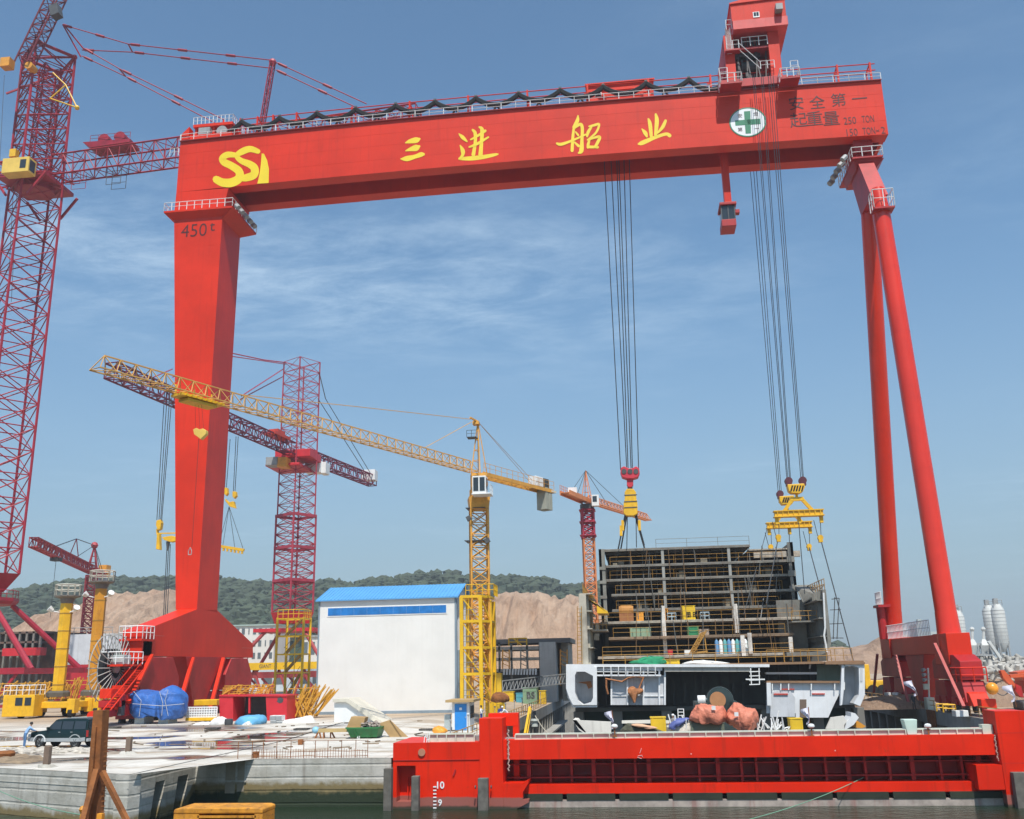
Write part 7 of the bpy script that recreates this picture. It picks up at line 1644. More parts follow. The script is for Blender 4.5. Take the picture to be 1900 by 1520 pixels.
# red portal frame with yellow lattice on top
r_ = thing('portal_frame', 'dark red box portal frame full of junk with a scorched right pillar', 'portal frame', tuple(at(470, 1338, Y=97)))
P_ = lambda x, y, Y=97: at(380+x/4.47, 1060+y/4.47, Y=Y)
def qp(px, dy, nm, mt, par, f, Y): m = MB(); m.prism([f(x, y, Y) for x, y in px], (0, dy, 0)); return m.build(nm, mt, par, bevel=.02)
CR = mat('signal_red', (1,1,1))
qp([(118,1040),(235,1040),(235,1255),(125,1250)], 3.2, 'pillar', CR, r_, P_, 97); rp = qp([(505,1040),(680,1040),(680,1235),(515,1245)], 3.2, 'pillar', CR, r_, P_, 97)
qp([(118,1026),(682,1026),(682,1040),(118,1040)], 3.4, 'top_beam', CR, r_, P_, 96.9); qp([(362,1040),(375,1040),(372,1180),(360,1180)], .3, 'middle_post', CR, r_, P_, 97)
m = MB(); c = P_(625, 1070, 96.99); m.add([c+V((math.cos(k*.4)*.32*(1+.25*math.sin(k*2.3)), -.012, math.sin(k*.4)*.3*(1+.2*math.cos(k*3)))) for k in range(15)], [tuple(range(15))]); m.build('scorch_mark', DGRY, rp)
m = MB(); m.box(P_(235,1200).x, P_(505,1200).x, 100, 100.2, .4, P_(300,1045).z); m.build('back_plate', DGRY, r_)
rd = random.Random(11)
def lattice_pile(name, label, x0, x1, y0, y1, Y, mt, n=26, dep=1.0, lean=.35, r=.05, group=None):
    a, b = at(x0, y1, Y=Y), at(x1, y0, Y=Y); rt = thing(name, label, 'lattice frames', (a.x, Y, a.z), group)
    m = MB()
    for k in range(n):
        x = a.x+(b.x-a.x)*k/n; dx = (b.z-a.z)*lean*rd.uniform(.6, 1.3); y = Y+rd.uniform(0, dep)
        m.bar((x, y, a.z), (x+dx, y, b.z*.98+a.z*.02-rd.random()*(b.z-a.z)*.25), r*2)
    for k in range(5): z = a.z+(b.z-a.z)*(k+.3)/5; m.bar((a.x, Y+dep*.5*rd.random(), z), (b.x, Y+dep*.5, z+rd.uniform(-.1, .1)), r*1.6)
    for k in range(3): m.bar((a.x+(b.x-a.x)*k/3, Y, a.z), (a.x+(b.x-a.x)*(k+1)/3, Y, b.z), r*2.2)
    m.build('lattice', mt, rt, split=0); return rt
OCH = mat('ochre_lattice', (.60, .31, .03), .6, var=.25, scale=1, rust=.3)
lattice_pile('lattice_frames', 'ochre lattice frames stacked on top of the red portal frame', 412, 506, 1269, 1289, 98, OCH, 24)
lattice_pile('lattice_frames', 'big stack of slanting ochre lattice sheets between portal frame and white shed', 530, 586, 1269, 1331, 100.5, OCH, 34, 1.6, .6)
lattice_pile('lattice_frames', 'second ochre lattice layer leaning before the larger stack', 532, 580, 1290, 1331, 99.5, OCH, 22, .6, -.5)
lattice_pile('lattice_frames', 'ochre lattice frames lying in the far left yard behind the crimson portal', -10, 112, 1262, 1300, 125, OCH, 46, 3, .2, .07)
lattice_pile('lattice_frames', 'ochre lattice frames between and behind the two yellow masts', 112, 215, 1255, 1300, 130, OCH, 40, 3, .25, .06)
lattice_pile('lattice_frames', 'dark frames piled in the open yard left of the mast cabin', 0, 60, 1290, 1304, 112, mat('rusty_dark_plate', (1,1,1)), 14, 2, .1, .08)
lattice_pile('lattice_frames', 'grey and ochre frames piled behind the gantry brace', 360, 402, 1268, 1300, 122, OCH, 16, 2, .1, .06)
r_ = thing('grid_fence', 'white steel grid on a yellow base beside the wrapped engine', 'grid frame', tuple(at(373, 1335, Y=96.5)))
a, b = at(346, 1331, Y=96.5), at(403, 1312, Y=96.5); m = MB()
for k in range(13): x = a.x+(b.x-a.x)*k/12; m.bar((x, 96.5, a.z), (x, 96.5, b.z), .1)
for k in range(5): z = a.z+(b.z-a.z)*k/4; m.bar((a.x, 96.5, z), (b.x, 96.5, z), .12)
m.build('grid', WHI, r_); m = MB(); m.box(a.x, b.x, 96.3, 97.6, a.z-.35, a.z-.05); m.build('base', YEL, r_)
m = MB(); c0, c1 = at(360,1299,Y=99), at(402,1309,Y=99); m.box(c0.x, c1.x, 99, 101, c1.z, c0.z); rr2 = m.build('yellow_crate', YEL, None, bevel=.05); tag(rr2, 'plain yellow crate behind the white steel grid', 'crate')
WT = mat('white_tarp', (.72, .71, .68), .6, var=.1); BT2 = mat('sky_blue_tarp', (.12, .38, .62), .5, var=.15)
crumple('tarp_heap', 'heap of white sacks left of the dark bin in the yard', 'tarp', [(393,1346),(398,1335),(408,1331),(416,1334),(421,1346)], 92, 1.6, WT, seed=2)
crumple('tarp_heap', 'bright light blue tarpaulin over a pile before the portal frame', 'tarp', [(438,1346),(448,1330),(470,1327),(488,1328),(493,1340),(480,1347)], 92, 2.2, BT2, seed=6, amp=.08)
crumple('tarp_heap', 'small white sack at the foot of the light blue tarpaulin', 'tarp', [(452,1347),(457,1340),(464,1340),(466,1347)], 90.6, .9, WT, seed=7)
crumple('tarp_heap', 'long low pile of white plastic and pipes right of the crates', 'tarp', [(520,1344),(530,1336),(556,1333),(574,1328),(584,1338),(583,1346),(540,1348)], 93, 1.8, WT, seed=8, amp=.12)
crumple('tarp_heap', 'flat grey white sheet spread left of the white sacks', 'tarp', [(360,1346),(372,1340),(390,1341),(398,1346),(380,1348)], 92.6, 2.2, WT, seed=12, amp=.05)
m = MB(); a = at(424, 1347, Y=91); m.lathe((a.x, 91, a.z), [(0,0),(.35,0),(.4,.3),(.38,.6),(.3,.65),(0,.65)], 12); tag(m.build('dark_bin', DGRY, smooth=True), 'small dark round bin between the white sacks and light blue tarp', 'bin')
for k, (x, y) in enumerate(((501,1328),(502,1337),(512,1328),(513,1338))):
    r_ = thing('crate', ('upper left', 'lower left', 'upper right', 'lower right')[k]+' white slatted crate of four before the portal pillar', 'crate', tuple(at(x, y, Y=92)), 'white crates before the portal frame')
    a, b = at(x, y, Y=92), at(x+10, y+9, Y=92); m = MB(); m.box(a.x, b.x, 92, 93, b.z, a.z); bd = m.build('body', WHI, r_); m = MB(); [m.box(a.x-.02, b.x+.02, 91.97, 92, a.z+(b.z-a.z)*q-.04, a.z+(b.z-a.z)*q+.04) for q in (.2, .5, .8)]; m.build('slat', GRY, r_, split=12)
# green skip
Yp = 77.0; P_ = lambda x, y, Y=Yp: at(380+x/4.47, 1060+y/4.47, Y=Y)
zg_ = 0.02; gsk = P_(1300, 1440)
r_ = thing('skip', 'dark green skip heaped with cardboard and rubble in front of the shed', 'skip', tuple(gsk))
a0, a1, b0, b1 = P_(1180,1300), P_(1450,1300), P_(1208,1432), P_(1425,1432); zt_, zb_ = a0.z, .06
gt = gz(-24, Yp)
m = MB(); R_a = [V((b0.x, Yp, gt+.1)), V((b1.x, Yp, gt+.1)), V((b1.x, Yp+1.6, gt+.1)), V((b0.x, Yp+1.6, gt+.1))]; R_b = [V((a0.x, Yp-.3, zt_)), V((a1.x, Yp-.3, zt_)), V((a1.x, Yp+1.9, zt_)), V((a0.x, Yp+1.9, zt_))]
m.loft([R_a, R_b]); SG = mat('skip_green', (.02, .16, .045), .5, var=.2, streak=.2, rust=.2); sk = m.build('body', SG, r_)
m = MB(); m.bar(R_b[0], R_b[1], .1); m.bar(R_b[1], R_b[2], .1); m.bar(R_b[2], R_b[3], .1); m.bar(R_b[3], R_b[0], .1)
for k in (.25, .75): m.bar(R_a[0].lerp(R_a[1], k)+V((0,-.03,0)), R_b[0].lerp(R_b[1], k)+V((0,-.03,0)), .08)
m.build('rim', SG, r_)
m = MB(); c = P_(1262, 1395, Yp-.17); text_mb('6', c, UX, UZ, .26, m); text_mb('1', c+V((.2, 0, 0)), UX, UZ, .26, m); m.build('writing', LETW, sk)
m = MB(); rd2 = random.Random(4)
for k in range(60):
    c = V((a0.x+.4+(a1.x-a0.x-.8)*(.38+.6*rd2.random()), Yp+.1+1.5*rd2.random(), zt_+.05+.28*rd2.random())); ax = V((rd2.uniform(-1,1), rd2.uniform(-1,1), rd2.uniform(-.5,.5))).normalized()
    m.bar(c-ax*.22, c+ax*.22, .1+.12*rd2.random(), .06)
tag(m.build('rubble', mat('mixed_rubble', (.36, .30, .26), .9, var=.5, scale=3)), 'heap of broken boards and rubble in the green skip', 'rubble')
r_ = thing('cardboard_box', 'large open cardboard box tipped on the left of the green skip', 'box', tuple(P_(1260, 1260)))
qp([(1175,1295),(1215,1205),(1330,1212),(1308,1302),(1200,1300)], 1.0, 'box_body', CARD, r_, P_, Yp+.2); qp([(1165,1298),(1178,1290),(1330,1300),(1330,1308)], 1.2, 'box_flap', CARD, r_, P_, Yp+.05)
r_ = thing('cardboard_sheet', 'big creased cardboard sheet leaning against the right side of the skip', 'cardboard', tuple(P_(1600, 1400)))
qp([(1445,1262),(1535,1232),(1685,1375),(1590,1400),(1550,1395)], .12, 'sheet', CARD, r_, lambda x, y, Y: P_(x, y, Yp+1.2), 0); 
m = MB(); m.bar(P_(1535,1232,Yp+1.15), P_(1640,1390,Yp+1.15), .03); m.build('crease', mat('dark_crease', (.2, .12, .05), .9), r_)
# trestle
r_ = thing('trestle', 'rusty A-frame trestle carrying a tan beam with a pale blue wrapped end', 'trestle', tuple(P_(1000, 1435)))
for xs_ in ((948, 888, 975), (1045, 1040, 1105), (985, 985, 1000)):
    m = MB(); top = P_(xs_[0], 1320, Yp+.6); 
    for xb in xs_[1:]: m.bar(top, P_(xb, 1438, Yp+(.1 if xb < 1000 else 1.1)), .1)
    m.bar(P_((xs_[0]+xs_[1])/2, 1385, Yp+.4), P_((xs_[0]+xs_[2])/2, 1385, Yp+.8), .08); m.build('a_frame', RUST, r_)
m = MB(); m.bar(P_(890,1436,Yp+.1), P_(1105,1436,Yp+1.1), .1); m.build('foot_rail', RUST, r_)
m = MB(); m.bar(P_(930,1322,Yp+.6), P_(1185,1318,Yp+.6), .28); m.build('beam', mat('tan_wrapping', (.45, .33, .15), .8), r_)
m = MB(); m.ball(P_(920,1318,Yp+.6), .28, 12, (1.1,1,1)); m.build('wrapped_end', mat('pale_blue_wrap', (.25, .5, .65), .5), r_, smooth=True)
# low rebar guard on the quay edge
r_ = thing('rebar_fence', 'rusty rebar guard rail along the quay edge before the trestle', 'rebar fence', tuple(at(560, 1408, Y=61.2)))
xa, xb = at(443, 1400, Y=61.2).x, at(683, 1400, Y=61.2).x; m = MB()
for k in range(11): x = xa+(xb-xa)*k/10+rd.uniform(-.1, .1); m.bar((x, 61.2, 0), (x, 61.2, 1.05), .035)
m.tube((xa, 61.2, 1.05), (xb, 61.2, 1.02), .015, 4); m.build('tall_rail', RUST, r_); m = MB(); xc = xa+1.0
for k in range(44): x = xc+(xb-xc)*k/43; m.tube((x, 61.15, 0), (x+rd.uniform(-.04,.04), 61.15, rd.uniform(.45, .58)), .014, 4)
for z in (.12, .4): m.path([V((xc+(xb-xc)*k/12, 61.15, z+rd.uniform(-.03,.03))) for k in range(13)], .016, 4)
m.build('rebar_mesh', RUST, r_)
for k, (x, y, Y, l) in enumerate(((475, 1392, 61.8, 'small rusty block on the left end of the rebar guard rail'), (558, 1374, 72, 'small rusty block on the concrete left of the trestle'))):
    c = at(x, y, Y=Y); zg = gz(c.x, Y); m = MB(); m.box(c.x-.16, c.x+.16, Y-.16, Y+.16, zg, zg+.38); m.bar((c.x-.22, Y, zg+.2), (c.x+.22, Y, zg+.24), .08); tag(m.build('mooring_pin', RUST, bevel=.02), l, 'pin')
# mooring posts near left
for k, (x, yb, yt, l) in enumerate(((86, 1427, 1385, 'weathered steel post on a broken concrete foot at the left quay edge'), (238, 1402, 1367, 'weathered steel post on a concrete foot beside the blue puddle'))):
    g_ = at(x, yb-3, Z=0); t_ = at(x, yt, Y=g_.y); r_ = thing('mooring_post', l, 'mooring post', (g_.x, g_.y, 0)); m = MB(); m.box(g_.x-.17, g_.x+.17, g_.y-.17, g_.y+.17, 0, t_.z); m.build('post', mat('greyed_rust', (.16, .11, .08), .85, var=.3, streak=.4), r_, bevel=.02)
    m = MB(); m.ball((g_.x, g_.y, .0), .5, 9, (1.15, 1, .42), .25); m.build('foot', QM, r_)
# rubble line and dirt strip at left quay
m = MB(); rd3 = random.Random(8)
for k in range(150):
    c = at(rd3.uniform(-20, 172), 1393+rd3.uniform(-4, 5), Z=0); m.ball(c, rd3.uniform(.08, .32), 6, (1.4, 1, .7), .3)
tag(m.build('rubble', mat('pale_rubble', (.45, .41, .35), .9, var=.3, scale=2)), 'loose concrete rubble along the back of the left quay', kind='stuff')
vs = []; n_ = 26
for j in range(n_+1):
    for i in range(n_+1):
        p = at(-60+i*200/n_*1.0, 1400, Z=0); x = -47.5+9.2*i/n_; y = qy(x)+2.2+6.5*j/n_*(1-.55*i/n_); e = min(i, n_-i, j, n_-j)/3
        vs.append((x, y, .015+min(1, e)*(.10+.22*abs(mn.noise(V((x*1.1, y*1.1, 2)))))))
m = MB().add(vs, [(j*(n_+1)+i, j*(n_+1)+i+1, (j+1)*(n_+1)+i+1, (j+1)*(n_+1)+i) for j in range(n_) for i in range(n_)])
tag(m.build('dirt_patch', mat('brown_dirt', (.26, .19, .12), .95, var=.4, scale=1.5, bump=.06), smooth=True), 'brown dirt patch on the left quay', kind='structure')
m = MB(); p = at(10, 1402, Z=.2); m.lathe((p.x, p.y, .1), [(0,0),(.55,0),(.62,.25),(.5,.4),(0,.4)], 10); tag(m.build('rusty_drum', RUST, smooth=True), 'low rusty drum lying on the brown dirt patch', 'drum')

# foreground: rusty pile with braces, barge and orange compressor
BG = thing('work_barge', 'rusty deck of a work barge just below the picture under the orange machine', 'barge', (-14, 36, -2.8))
m = MB(); m.box(-21, -6.6, 31, 38.6, -3.4, -2.3); m.build('hull', RUST, BG, bevel=.1)
r_ = thing('steel_pile', 'tall rusty steel guide pile with two braces rising from the foreground', 'steel pile', (-17.4, 36.5, -2.4))
Yp = 36.5; a, b = at(172, 1530, Y=Yp), at(187, 1318, Y=Yp); dn = (a-b).normalized(); a = a+dn*1.6
m = MB(); w0, w1 = .28, .19
m.add([a+V((-w0, -.2, 0)), a+V((w0, -.2, 0)), a+V((w0, .3, 0)), a+V((-w0, .3, 0)), b+V((-w1, -.2, 0)), b+V((w1, -.2, 0)), b+V((w1, .3, 0)), b+V((-w1, .3, 0))], [(0,3,2,1),(4,5,6,7),(0,1,5,4),(1,2,6,5),(2,3,7,6),(3,0,4,7)])
m.prism([a+V((-.1,-.42,0)), a+V((.05,-.42,0)), b+V((.03,-.3,-.6)), b+V((-.06,-.3,-.6))], (0, .24, 0)); m.build('pile', RUST, r_, split=0)
m = MB()
for k in range(24): c = b.lerp(a, .2+.75*k/24); m.bar(c+V((.3+.1*k/24, -.1, 0)), c+V((.44+.12*k/24, -.1, .01)), .03)
m.build('rung', RUST, r_, split=24)
m = MB(); m.bar(at(190, 1432, Y=Yp-.3), at(246, 1532, Y=Yp-1)+V((.2,0,-.5)), .17); m.build('brace', RUST, r_); m = MB(); m.bar(at(180, 1428, Y=Yp-.4), at(152, 1532, Y=Yp-1.4)+V((-.1,0,-.5)), .2); m.build('brace', RUST, r_)
m = MB(); c = at(153, 1502, Y=Yp-.6); m.ball(c, .13, 8); m.bar(c, c+V((0,0,-.5)), .1); c = at(187, 1512, Y=Yp-.6); m.box(c.x-.1, c.x+.1, c.y-.1, c.y+.1, c.z-.3, c.z+.05); m.build('shackle', AMB, r_)
MC = thing('air_compressor', 'orange compressor housing with white louvres cut by the bottom edge', 'compressor', (-11.5, 36.5, -2.3))
Yq = 35.2; a, b = at(323, 1503, Y=Yq), at(488, 1495, Y=Yq); OM = mat('machine_orange', (.58, .25, .02), .6, var=.3, rust=.7, scale=2.2, streak=.4, dirt=(.2, .1, .03))
zt_ = (a.z+b.z)/2
m = MB(); m.prism([(a.x-.02, Yq-.02, zt_-.2), (b.x, Yq-.02, zt_-.2), (b.x, Yq-.02, zt_-.05), (b.x-.15, Yq-.02, zt_), (a.x+.2, Yq-.02, zt_), (a.x, Yq-.02, zt_-.05)], (0, 1.3, 0)); m.build('lid', OM, MC, bevel=.04)
m = MB(); m.box(a.x, a.x+.95, Yq, Yq+1.2, -2.2, zt_-.2); m.box(b.x-.3, b.x, Yq, Yq+1.2, -2.2, zt_-.2); m.box(a.x+.95, b.x-.3, Yq+.9, Yq+1.2, -2.2, zt_-.2); m.box(a.x+.9, b.x-.25, Yq, Yq+.08, zt_-.34, zt_-.26); m.build('housing', OM, MC, split=0)
m = MB()
for k in range(6): m.bar((a.x+.1, Yq-.03, zt_-.42-k*.085), (a.x+.72, Yq-.03, zt_-.40-k*.085), .02, .045)
m.build('louvre', WHI, MC); m = MB(); m.box(a.x+1, b.x-.35, Yq+.5, Yq+.9, -2.2, zt_-.5); m.lathe(((a.x+b.x)/2, Yq+.2, zt_-.9), [(0,0),(.35,0),(.35,.4),(0,.4)], 14, 'y'); m.build('engine', DGRY, MC)

# ---- SUV
def car(x, y, rot, z):
    r = thing('parked_car', 'dark green off-road car with silver lower body and rear spare wheel', 'car', (0, 0, 0))
    GB_ = mat('car_dark_green', (.004, .016, .016), .22, var=.05); SL = mat('car_silver', (.40, .42, .43), .3, metal=.3, var=.05)
    # side profile stations along x (front at -x): x, belt z, bottom z, half width
    prof = [(-2.33,.92,.48,.74),(-2.22,1.02,.42,.83),(-1.2,1.13,.40,.89),(-.95,1.16,.38,.9),(0,1.18,.38,.91),(1.6,1.2,.38,.91),(2.1,1.2,.42,.88),(2.2,1.16,.5,.84)]
    def ringc(x, zt, zb, hw, k=.94): return [V((x, -hw*k, zt)), V((x, -hw, zt-.13)), V((x, -hw, zb+.05)), V((x, -hw*.92, zb)), V((x, hw*.92, zb)), V((x, hw, zb+.05)), V((x, hw, zt-.13)), V((x, hw*k, zt))]
    m = MB(); m.loft([ringc(*p) for p in prof]); m.build('body', GB_, r, smooth=True, sharp=35)
    m = MB(); m.loft([[V((x, -hw-.012, zb+.26)), V((x, -hw-.02, zb+.03)), V((x, hw+.02, zb+.03)), V((x, hw+.012, zb+.26))] for x, _, zb, hw in prof[1:-1]]); m.build('sill_trim', SL, r)
    # greenhouse
    top = [(-1.0,1.14,.86,1.16),(-.42,1.80,.70,1.2),(-.25,1.86,.70,1.2),(.9,1.90,.71,1.2),(1.95,1.88,.70,1.2),(2.12,1.80,.68,1.2),(2.18,1.14,.84,1.2)]
    m = MB(); m.loft([[V((x, -.85, 1.12)) if zt > 1.2 else V((x, -hw, 1.12)), V((x, -hw, zt)), V((x, hw, zt)), V((x, .85, 1.12)) if zt > 1.2 else V((x, hw, 1.12))] for x, zt, hw, _ in top]); cb = m.build('cabin', GB_, r, smooth=True, sharp=30)
    def side(x0b, x0t, x1b, x1t, s): return [V((x0b, s*.852, 1.2)), V((x1b, s*.852, 1.2)), V((x1t, s*.745, 1.72)), V((x0t, s*.745, 1.72))]
    for s in (-1, 1):
        for q in ((-.82,-.42,.12,.12), (.2,.2,1.05,1.05), (1.15,1.15,2.05,2.0)): m = MB(); m.prism(side(*q, s), (0, s*.02, 0)); m.build('side_window', GLS, cb)
    m = MB(); m.prism([V((-.99,-.76,1.2)), V((-.99,.76,1.2)), V((-.5,.62,1.74)), V((-.5,-.62,1.74))], (-.03, 0, .01)); m.build('windscreen', GLS, cb)
    m = MB(); m.prism([V((2.19,-.7,1.22)), V((2.19,.7,1.22)), V((2.14,.62,1.74)), V((2.14,-.62,1.74))], (.02, 0, 0)); m.build('rear_window', GLS, cb)
    for wx in (-1.42, 1.33):
        for s in (-1, 1):
            m = MB(); c = V((wx, s*.78, .37)); m.lathe(c-V((0,.12,0)), [(.2,0),(.36,0),(.38,.04),(.38,.2),(.36,.24),(.2,.24)], 24, 'y'); w = m.build('wheel', BLK, r, smooth=True, sharp=40)
            m = MB(); m.lathe(c+V((0,s*.10-.02,0)), [(0,0),(.24,0),(.24,.04),(0,.04)], 18, 'y')
            m.build('rim', SL, w); m = MB()
            for k in range(6): a_ = k*math.pi/3; m.bar(c+V((0,s*.135,0)), c+V((math.cos(a_)*.22, s*.135, math.sin(a_)*.22)), .05, .02)
            m.build('spoke', DGRY, w, split=0)
            m = MB()
            for k in range(9): a0_, a1_ = math.pi*k/9, math.pi*(k+1)/9; m.bar(V((wx+math.cos(a0_)*.46, s*.90, .40+math.sin(a0_)*.46)), V((wx+math.cos(a1_)*.46, s*.90, .40+math.sin(a1_)*.46)), .09, .06)
            m.build('wheel_arch', SL if wx > 0 else WHI, r, split=0)
    m = MB(); m.lathe((2.2, .1, .95), [(0,0),(.33,0),(.36,.03),(.36,.2),(.32,.24),(0,.24)], 22, 'x'); m.build('spare_wheel', SL, r, smooth=True)
    m = MB(); m.box(-2.42, -2.2, -.84, .84, .42, .62); m.build('bumper', SL, r, bevel=.04); m = MB(); m.box(2.15, 2.32, -.86, .86, .40, .60); m.build('bumper', SL, r, bevel=.04)
    for s in (-1, 1):
        m = MB(); m.box(-2.345, -2.2, s*.78-.14, s*.78+.1, .72, .9); m.build('headlight', WHI, r)
        m = MB(); m.box(2.12, 2.215, s*.8-.06, s*.8+.08, .7, 1.12); m.build('tail_light', mat('tail_red', (.4, .01, .01), .3), r)
        m = MB(); m.bar((-.75, s*.88, 1.22), (-.78, s*1.05, 1.28), .05); m.box(-.85, -.7, s*1.02-.04, s*1.02+.1, 1.2, 1.36); m.build('wing_mirror', GB_, r)
        m = MB(); m.box(-.0, .16, s*.925-.01, s*.925+.01, 1.0, 1.04); m.box(.95, 1.11, s*.925-.01, s*.925+.01, 1.0, 1.04); m.build('door_handle', SL, r)
        m = MB(); m.bar((-.2, s*.58, 1.91), (1.9, s*.58, 1.93), .04); m.build('roof_rail', SL, r)
    m = MB()
    for s in (-1, 1):
        for xx in (-.9, .16, 1.1): m.box(xx-.006, xx+.006, s*.914-.004, s*.914+.004, .5, 1.17)
    m.build('door_seam', BLK, r, split=0)
    r.location = (x, y, z); r.rotation_euler = (0, 0, rot); r.scale = (1.12,)*3
g_ = at(108, 1388, Z=0)
car(g_.x, g_.y+1, RAD(-6), 0)

# ---- people (skin surface over a joint skeleton, clothing by zone)
SKIN = mat('skin', (.42, .24, .16), .6, var=.05)
def person(label, loc, rot, shirt, pants, pose='stand', cap=None, hgt=1.7, group=None):
    k = hgt/1.75; J = {}; E = []; R = {}
    def j(n, p, r, par=None): J[n] = V(p)*k; R[n] = r*k; E.append((par, n)) if par else None
    lean = {'lean': .28, 'bend': .5}.get(pose, 0); sy = -lean
    j('pelvis', (0, 0, .95), .135); j('waist', (0, sy*.25, 1.10), .125, 'pelvis'); j('chest', (0, sy*.7, 1.32-.05*lean), .150, 'waist'); j('neckb', (0, sy, 1.46-.12*lean), .075, 'chest'); j('neck', (0, sy*1.08, 1.53-.12*lean), .055, 'neckb')
    j('chin', (0, sy*1.15-.03, 1.60-.14*lean), .075, 'neck'); j('head', (0, sy*1.2-.01, 1.68-.15*lean), .095, 'chin'); j('crown', (0, sy*1.2, 1.745-.15*lean), .065, 'head')
    for s, nm in ((-1, 'l'), (1, 'r')):
        st = .10 if pose == 'walk' else 0
        j('hip'+nm, (s*.10, 0, .90), .095, 'pelvis'); j('knee'+nm, (s*.12, s*st*.8-.02, .50), .062, 'hip'+nm); j('ank'+nm, (s*.13, s*st*1.6, .09), .042, 'knee'+nm); j('toe'+nm, (s*.15, s*st*1.6-.19, .035), .035, 'ank'+nm)
        j('sh'+nm, (s*.185, sy*.9, 1.41-.1*lean), .062, 'chest')
        if pose in ('lean', 'bend'): el, ha = (s*.27, sy*.9-.22, 1.22-.1*lean), (s*.18, sy*.9-.46, 1.14-.1*lean)
        elif pose == 'work': el, ha = (s*.27, -.10, 1.13), (s*.16, -.34, 1.12)
        else: el, ha = (s*.26, .03, 1.13), (s*.27, -.06, .89)
        j('el'+nm, el, .045, 'sh'+nm); j('wr'+nm, ha, .030, 'el'+nm)
        d = (V(ha)-V(el)).normalized(); pm = V(ha)+d*.08; j('palm'+nm, pm, .036, 'wr'+nm)
        sd_ = d.cross(V((0,0,1)) if abs(d.z) < .8 else V((0,1,0))).normalized()
        for f, (o_, l) in enumerate(((-.03,.07),(-.01,.085),(.012,.08),(.032,.06))):
            p1 = pm+d*.03+sd_*o_; j('f%d%s' % (f, nm), p1+d*l*.5, .009, 'palm'+nm); j('g%d%s' % (f, nm), p1+d*l+V((0,-.015,-.01)), .008, 'f%d%s' % (f, nm))
        j('t1'+nm, V(ha)+d*.045+sd_*.055*-s, .010, 'palm'+nm)
    names = list(J); me = bpy.data.meshes.new('person_cage'); me.from_pydata([tuple(J[n]) for n in names], [(names.index(a), names.index(b)) for a, b in E], [])
    o = bpy.data.objects.new('person_cage', me); COL.objects.link(o); md = o.modifiers.new('skin', 'SKIN'); ss = o.modifiers.new('sub', 'SUBSURF'); ss.levels = ss.render_levels = 1
    bm = bmesh.new(); bm.from_mesh(me); ly = bm.verts.layers.skin.verify(); bm.verts.ensure_lookup_table()
    for i, n in enumerate(names): bm.verts[i][ly].radius = (R[n], R[n]); bm.verts[i][ly].use_root = n == 'pelvis'
    bm.to_mesh(me); bm.free(); bpy.context.view_layer.update()
    m2 = bpy.data.meshes.new_from_object(o.evaluated_get(bpy.context.evaluated_depsgraph_get())); bpy.data.objects.remove(o)
    m2.materials.clear(); [m2.materials.append(q) for q in (SKIN, shirt, pants, BLK)]
    for p in m2.polygons:
        c = p.center/k; near = min(names, key=lambda n: (J[n]-p.center).length-R[n]*.5)
        if near[:3] in ('toe', 'ank') and c.z < .12: q = 3
        elif near[:3] in ('ank', 'kne', 'hip') or near == 'pelvis' or (c.z < .99 and near[:2] not in ('el', 'wr', 'pa')): q = 2
        elif near in ('waist', 'chest', 'neckb') or near[:2] in ('sh', 'el'): q = 1
        else: q = 0
        if near[0] in 'fgt' and len(near) == 3 and near[:3] != 'toe': q = 0
        p.material_index = q; p.use_smooth = True
    r = bpy.data.objects.new('person', m2); COL.objects.link(r); tag(r, label, 'person', group); r.location = loc; r.rotation_euler = (0, 0, rot)
    hm = MB(); h = J['head']; n_ = 12
    hm.lathe(h+V((0, .012, -.01)), [(0,.125*k),(.06*k,.12*k),(.10*k,.075*k),(.112*k,.02*k),(.108*k,-.02*k if not cap else .0)], n_); hh = hm.build('hair' if not cap else 'helmet', cap or mat('black_hair', (.012, .01, .009), .7), None, smooth=True); hh.parent = r
    fm = MB(); fy = h.y-.098*k
    for s in (-1, 1): fm.ball((s*.034*k, fy+.012*k, h.z-.005*k), .011*k, 6)
    fm.bar((-.022*k, fy+.012*k, h.z-.075*k), (.022*k, fy+.012*k, h.z-.075*k), .008*k); fo = fm.build('face_feature', mat('eye_dark', (.03, .015, .012), .5), None); fo.parent = r
    fm = MB(); fm.prism([(-.012*k, fy+.01*k, h.z-.045*k), (.012*k, fy+.01*k, h.z-.045*k), (0, fy+.014*k, h.z+.0)], (0, -.022*k, -.002*k)); fo = fm.build('nose', SKIN, None); fo.parent = r
    for s in (-1, 1): fm = MB(); fm.ball((s*.098*k, h.y+.01, h.z-.015*k), .022*k, 6, (.4, .8, 1.2)); fo = fm.build('ear', SKIN, None); fo.parent = r
    return r
SB_ = mat('light_blue_shirt', (.26, .42, .66), .8, var=.1); JN = mat('blue_jeans', (.09, .19, .36), .85, var=.15); WB = mat('navy_workwear', (.03, .05, .22), .85); GW = mat('grey_workwear', (.26, .25, .25), .85); DK_ = mat('dark_clothes', (.04, .045, .05), .85); WC = mat('white_shirt', (.7, .7, .7), .8)
g_ = at(44, 1389, Z=0); person('person in light blue shirt and jeans leaning over the bonnet of the dark car', g_, RAD(205-180+115), SB_, JN, 'lean', hgt=1.92)
g_ = at(1697, 1317, Z=0); person('person in dark clothes standing on the dirt right of the gantry bogies', g_, RAD(20), DK_, DK_, 'stand', hgt=1.72)
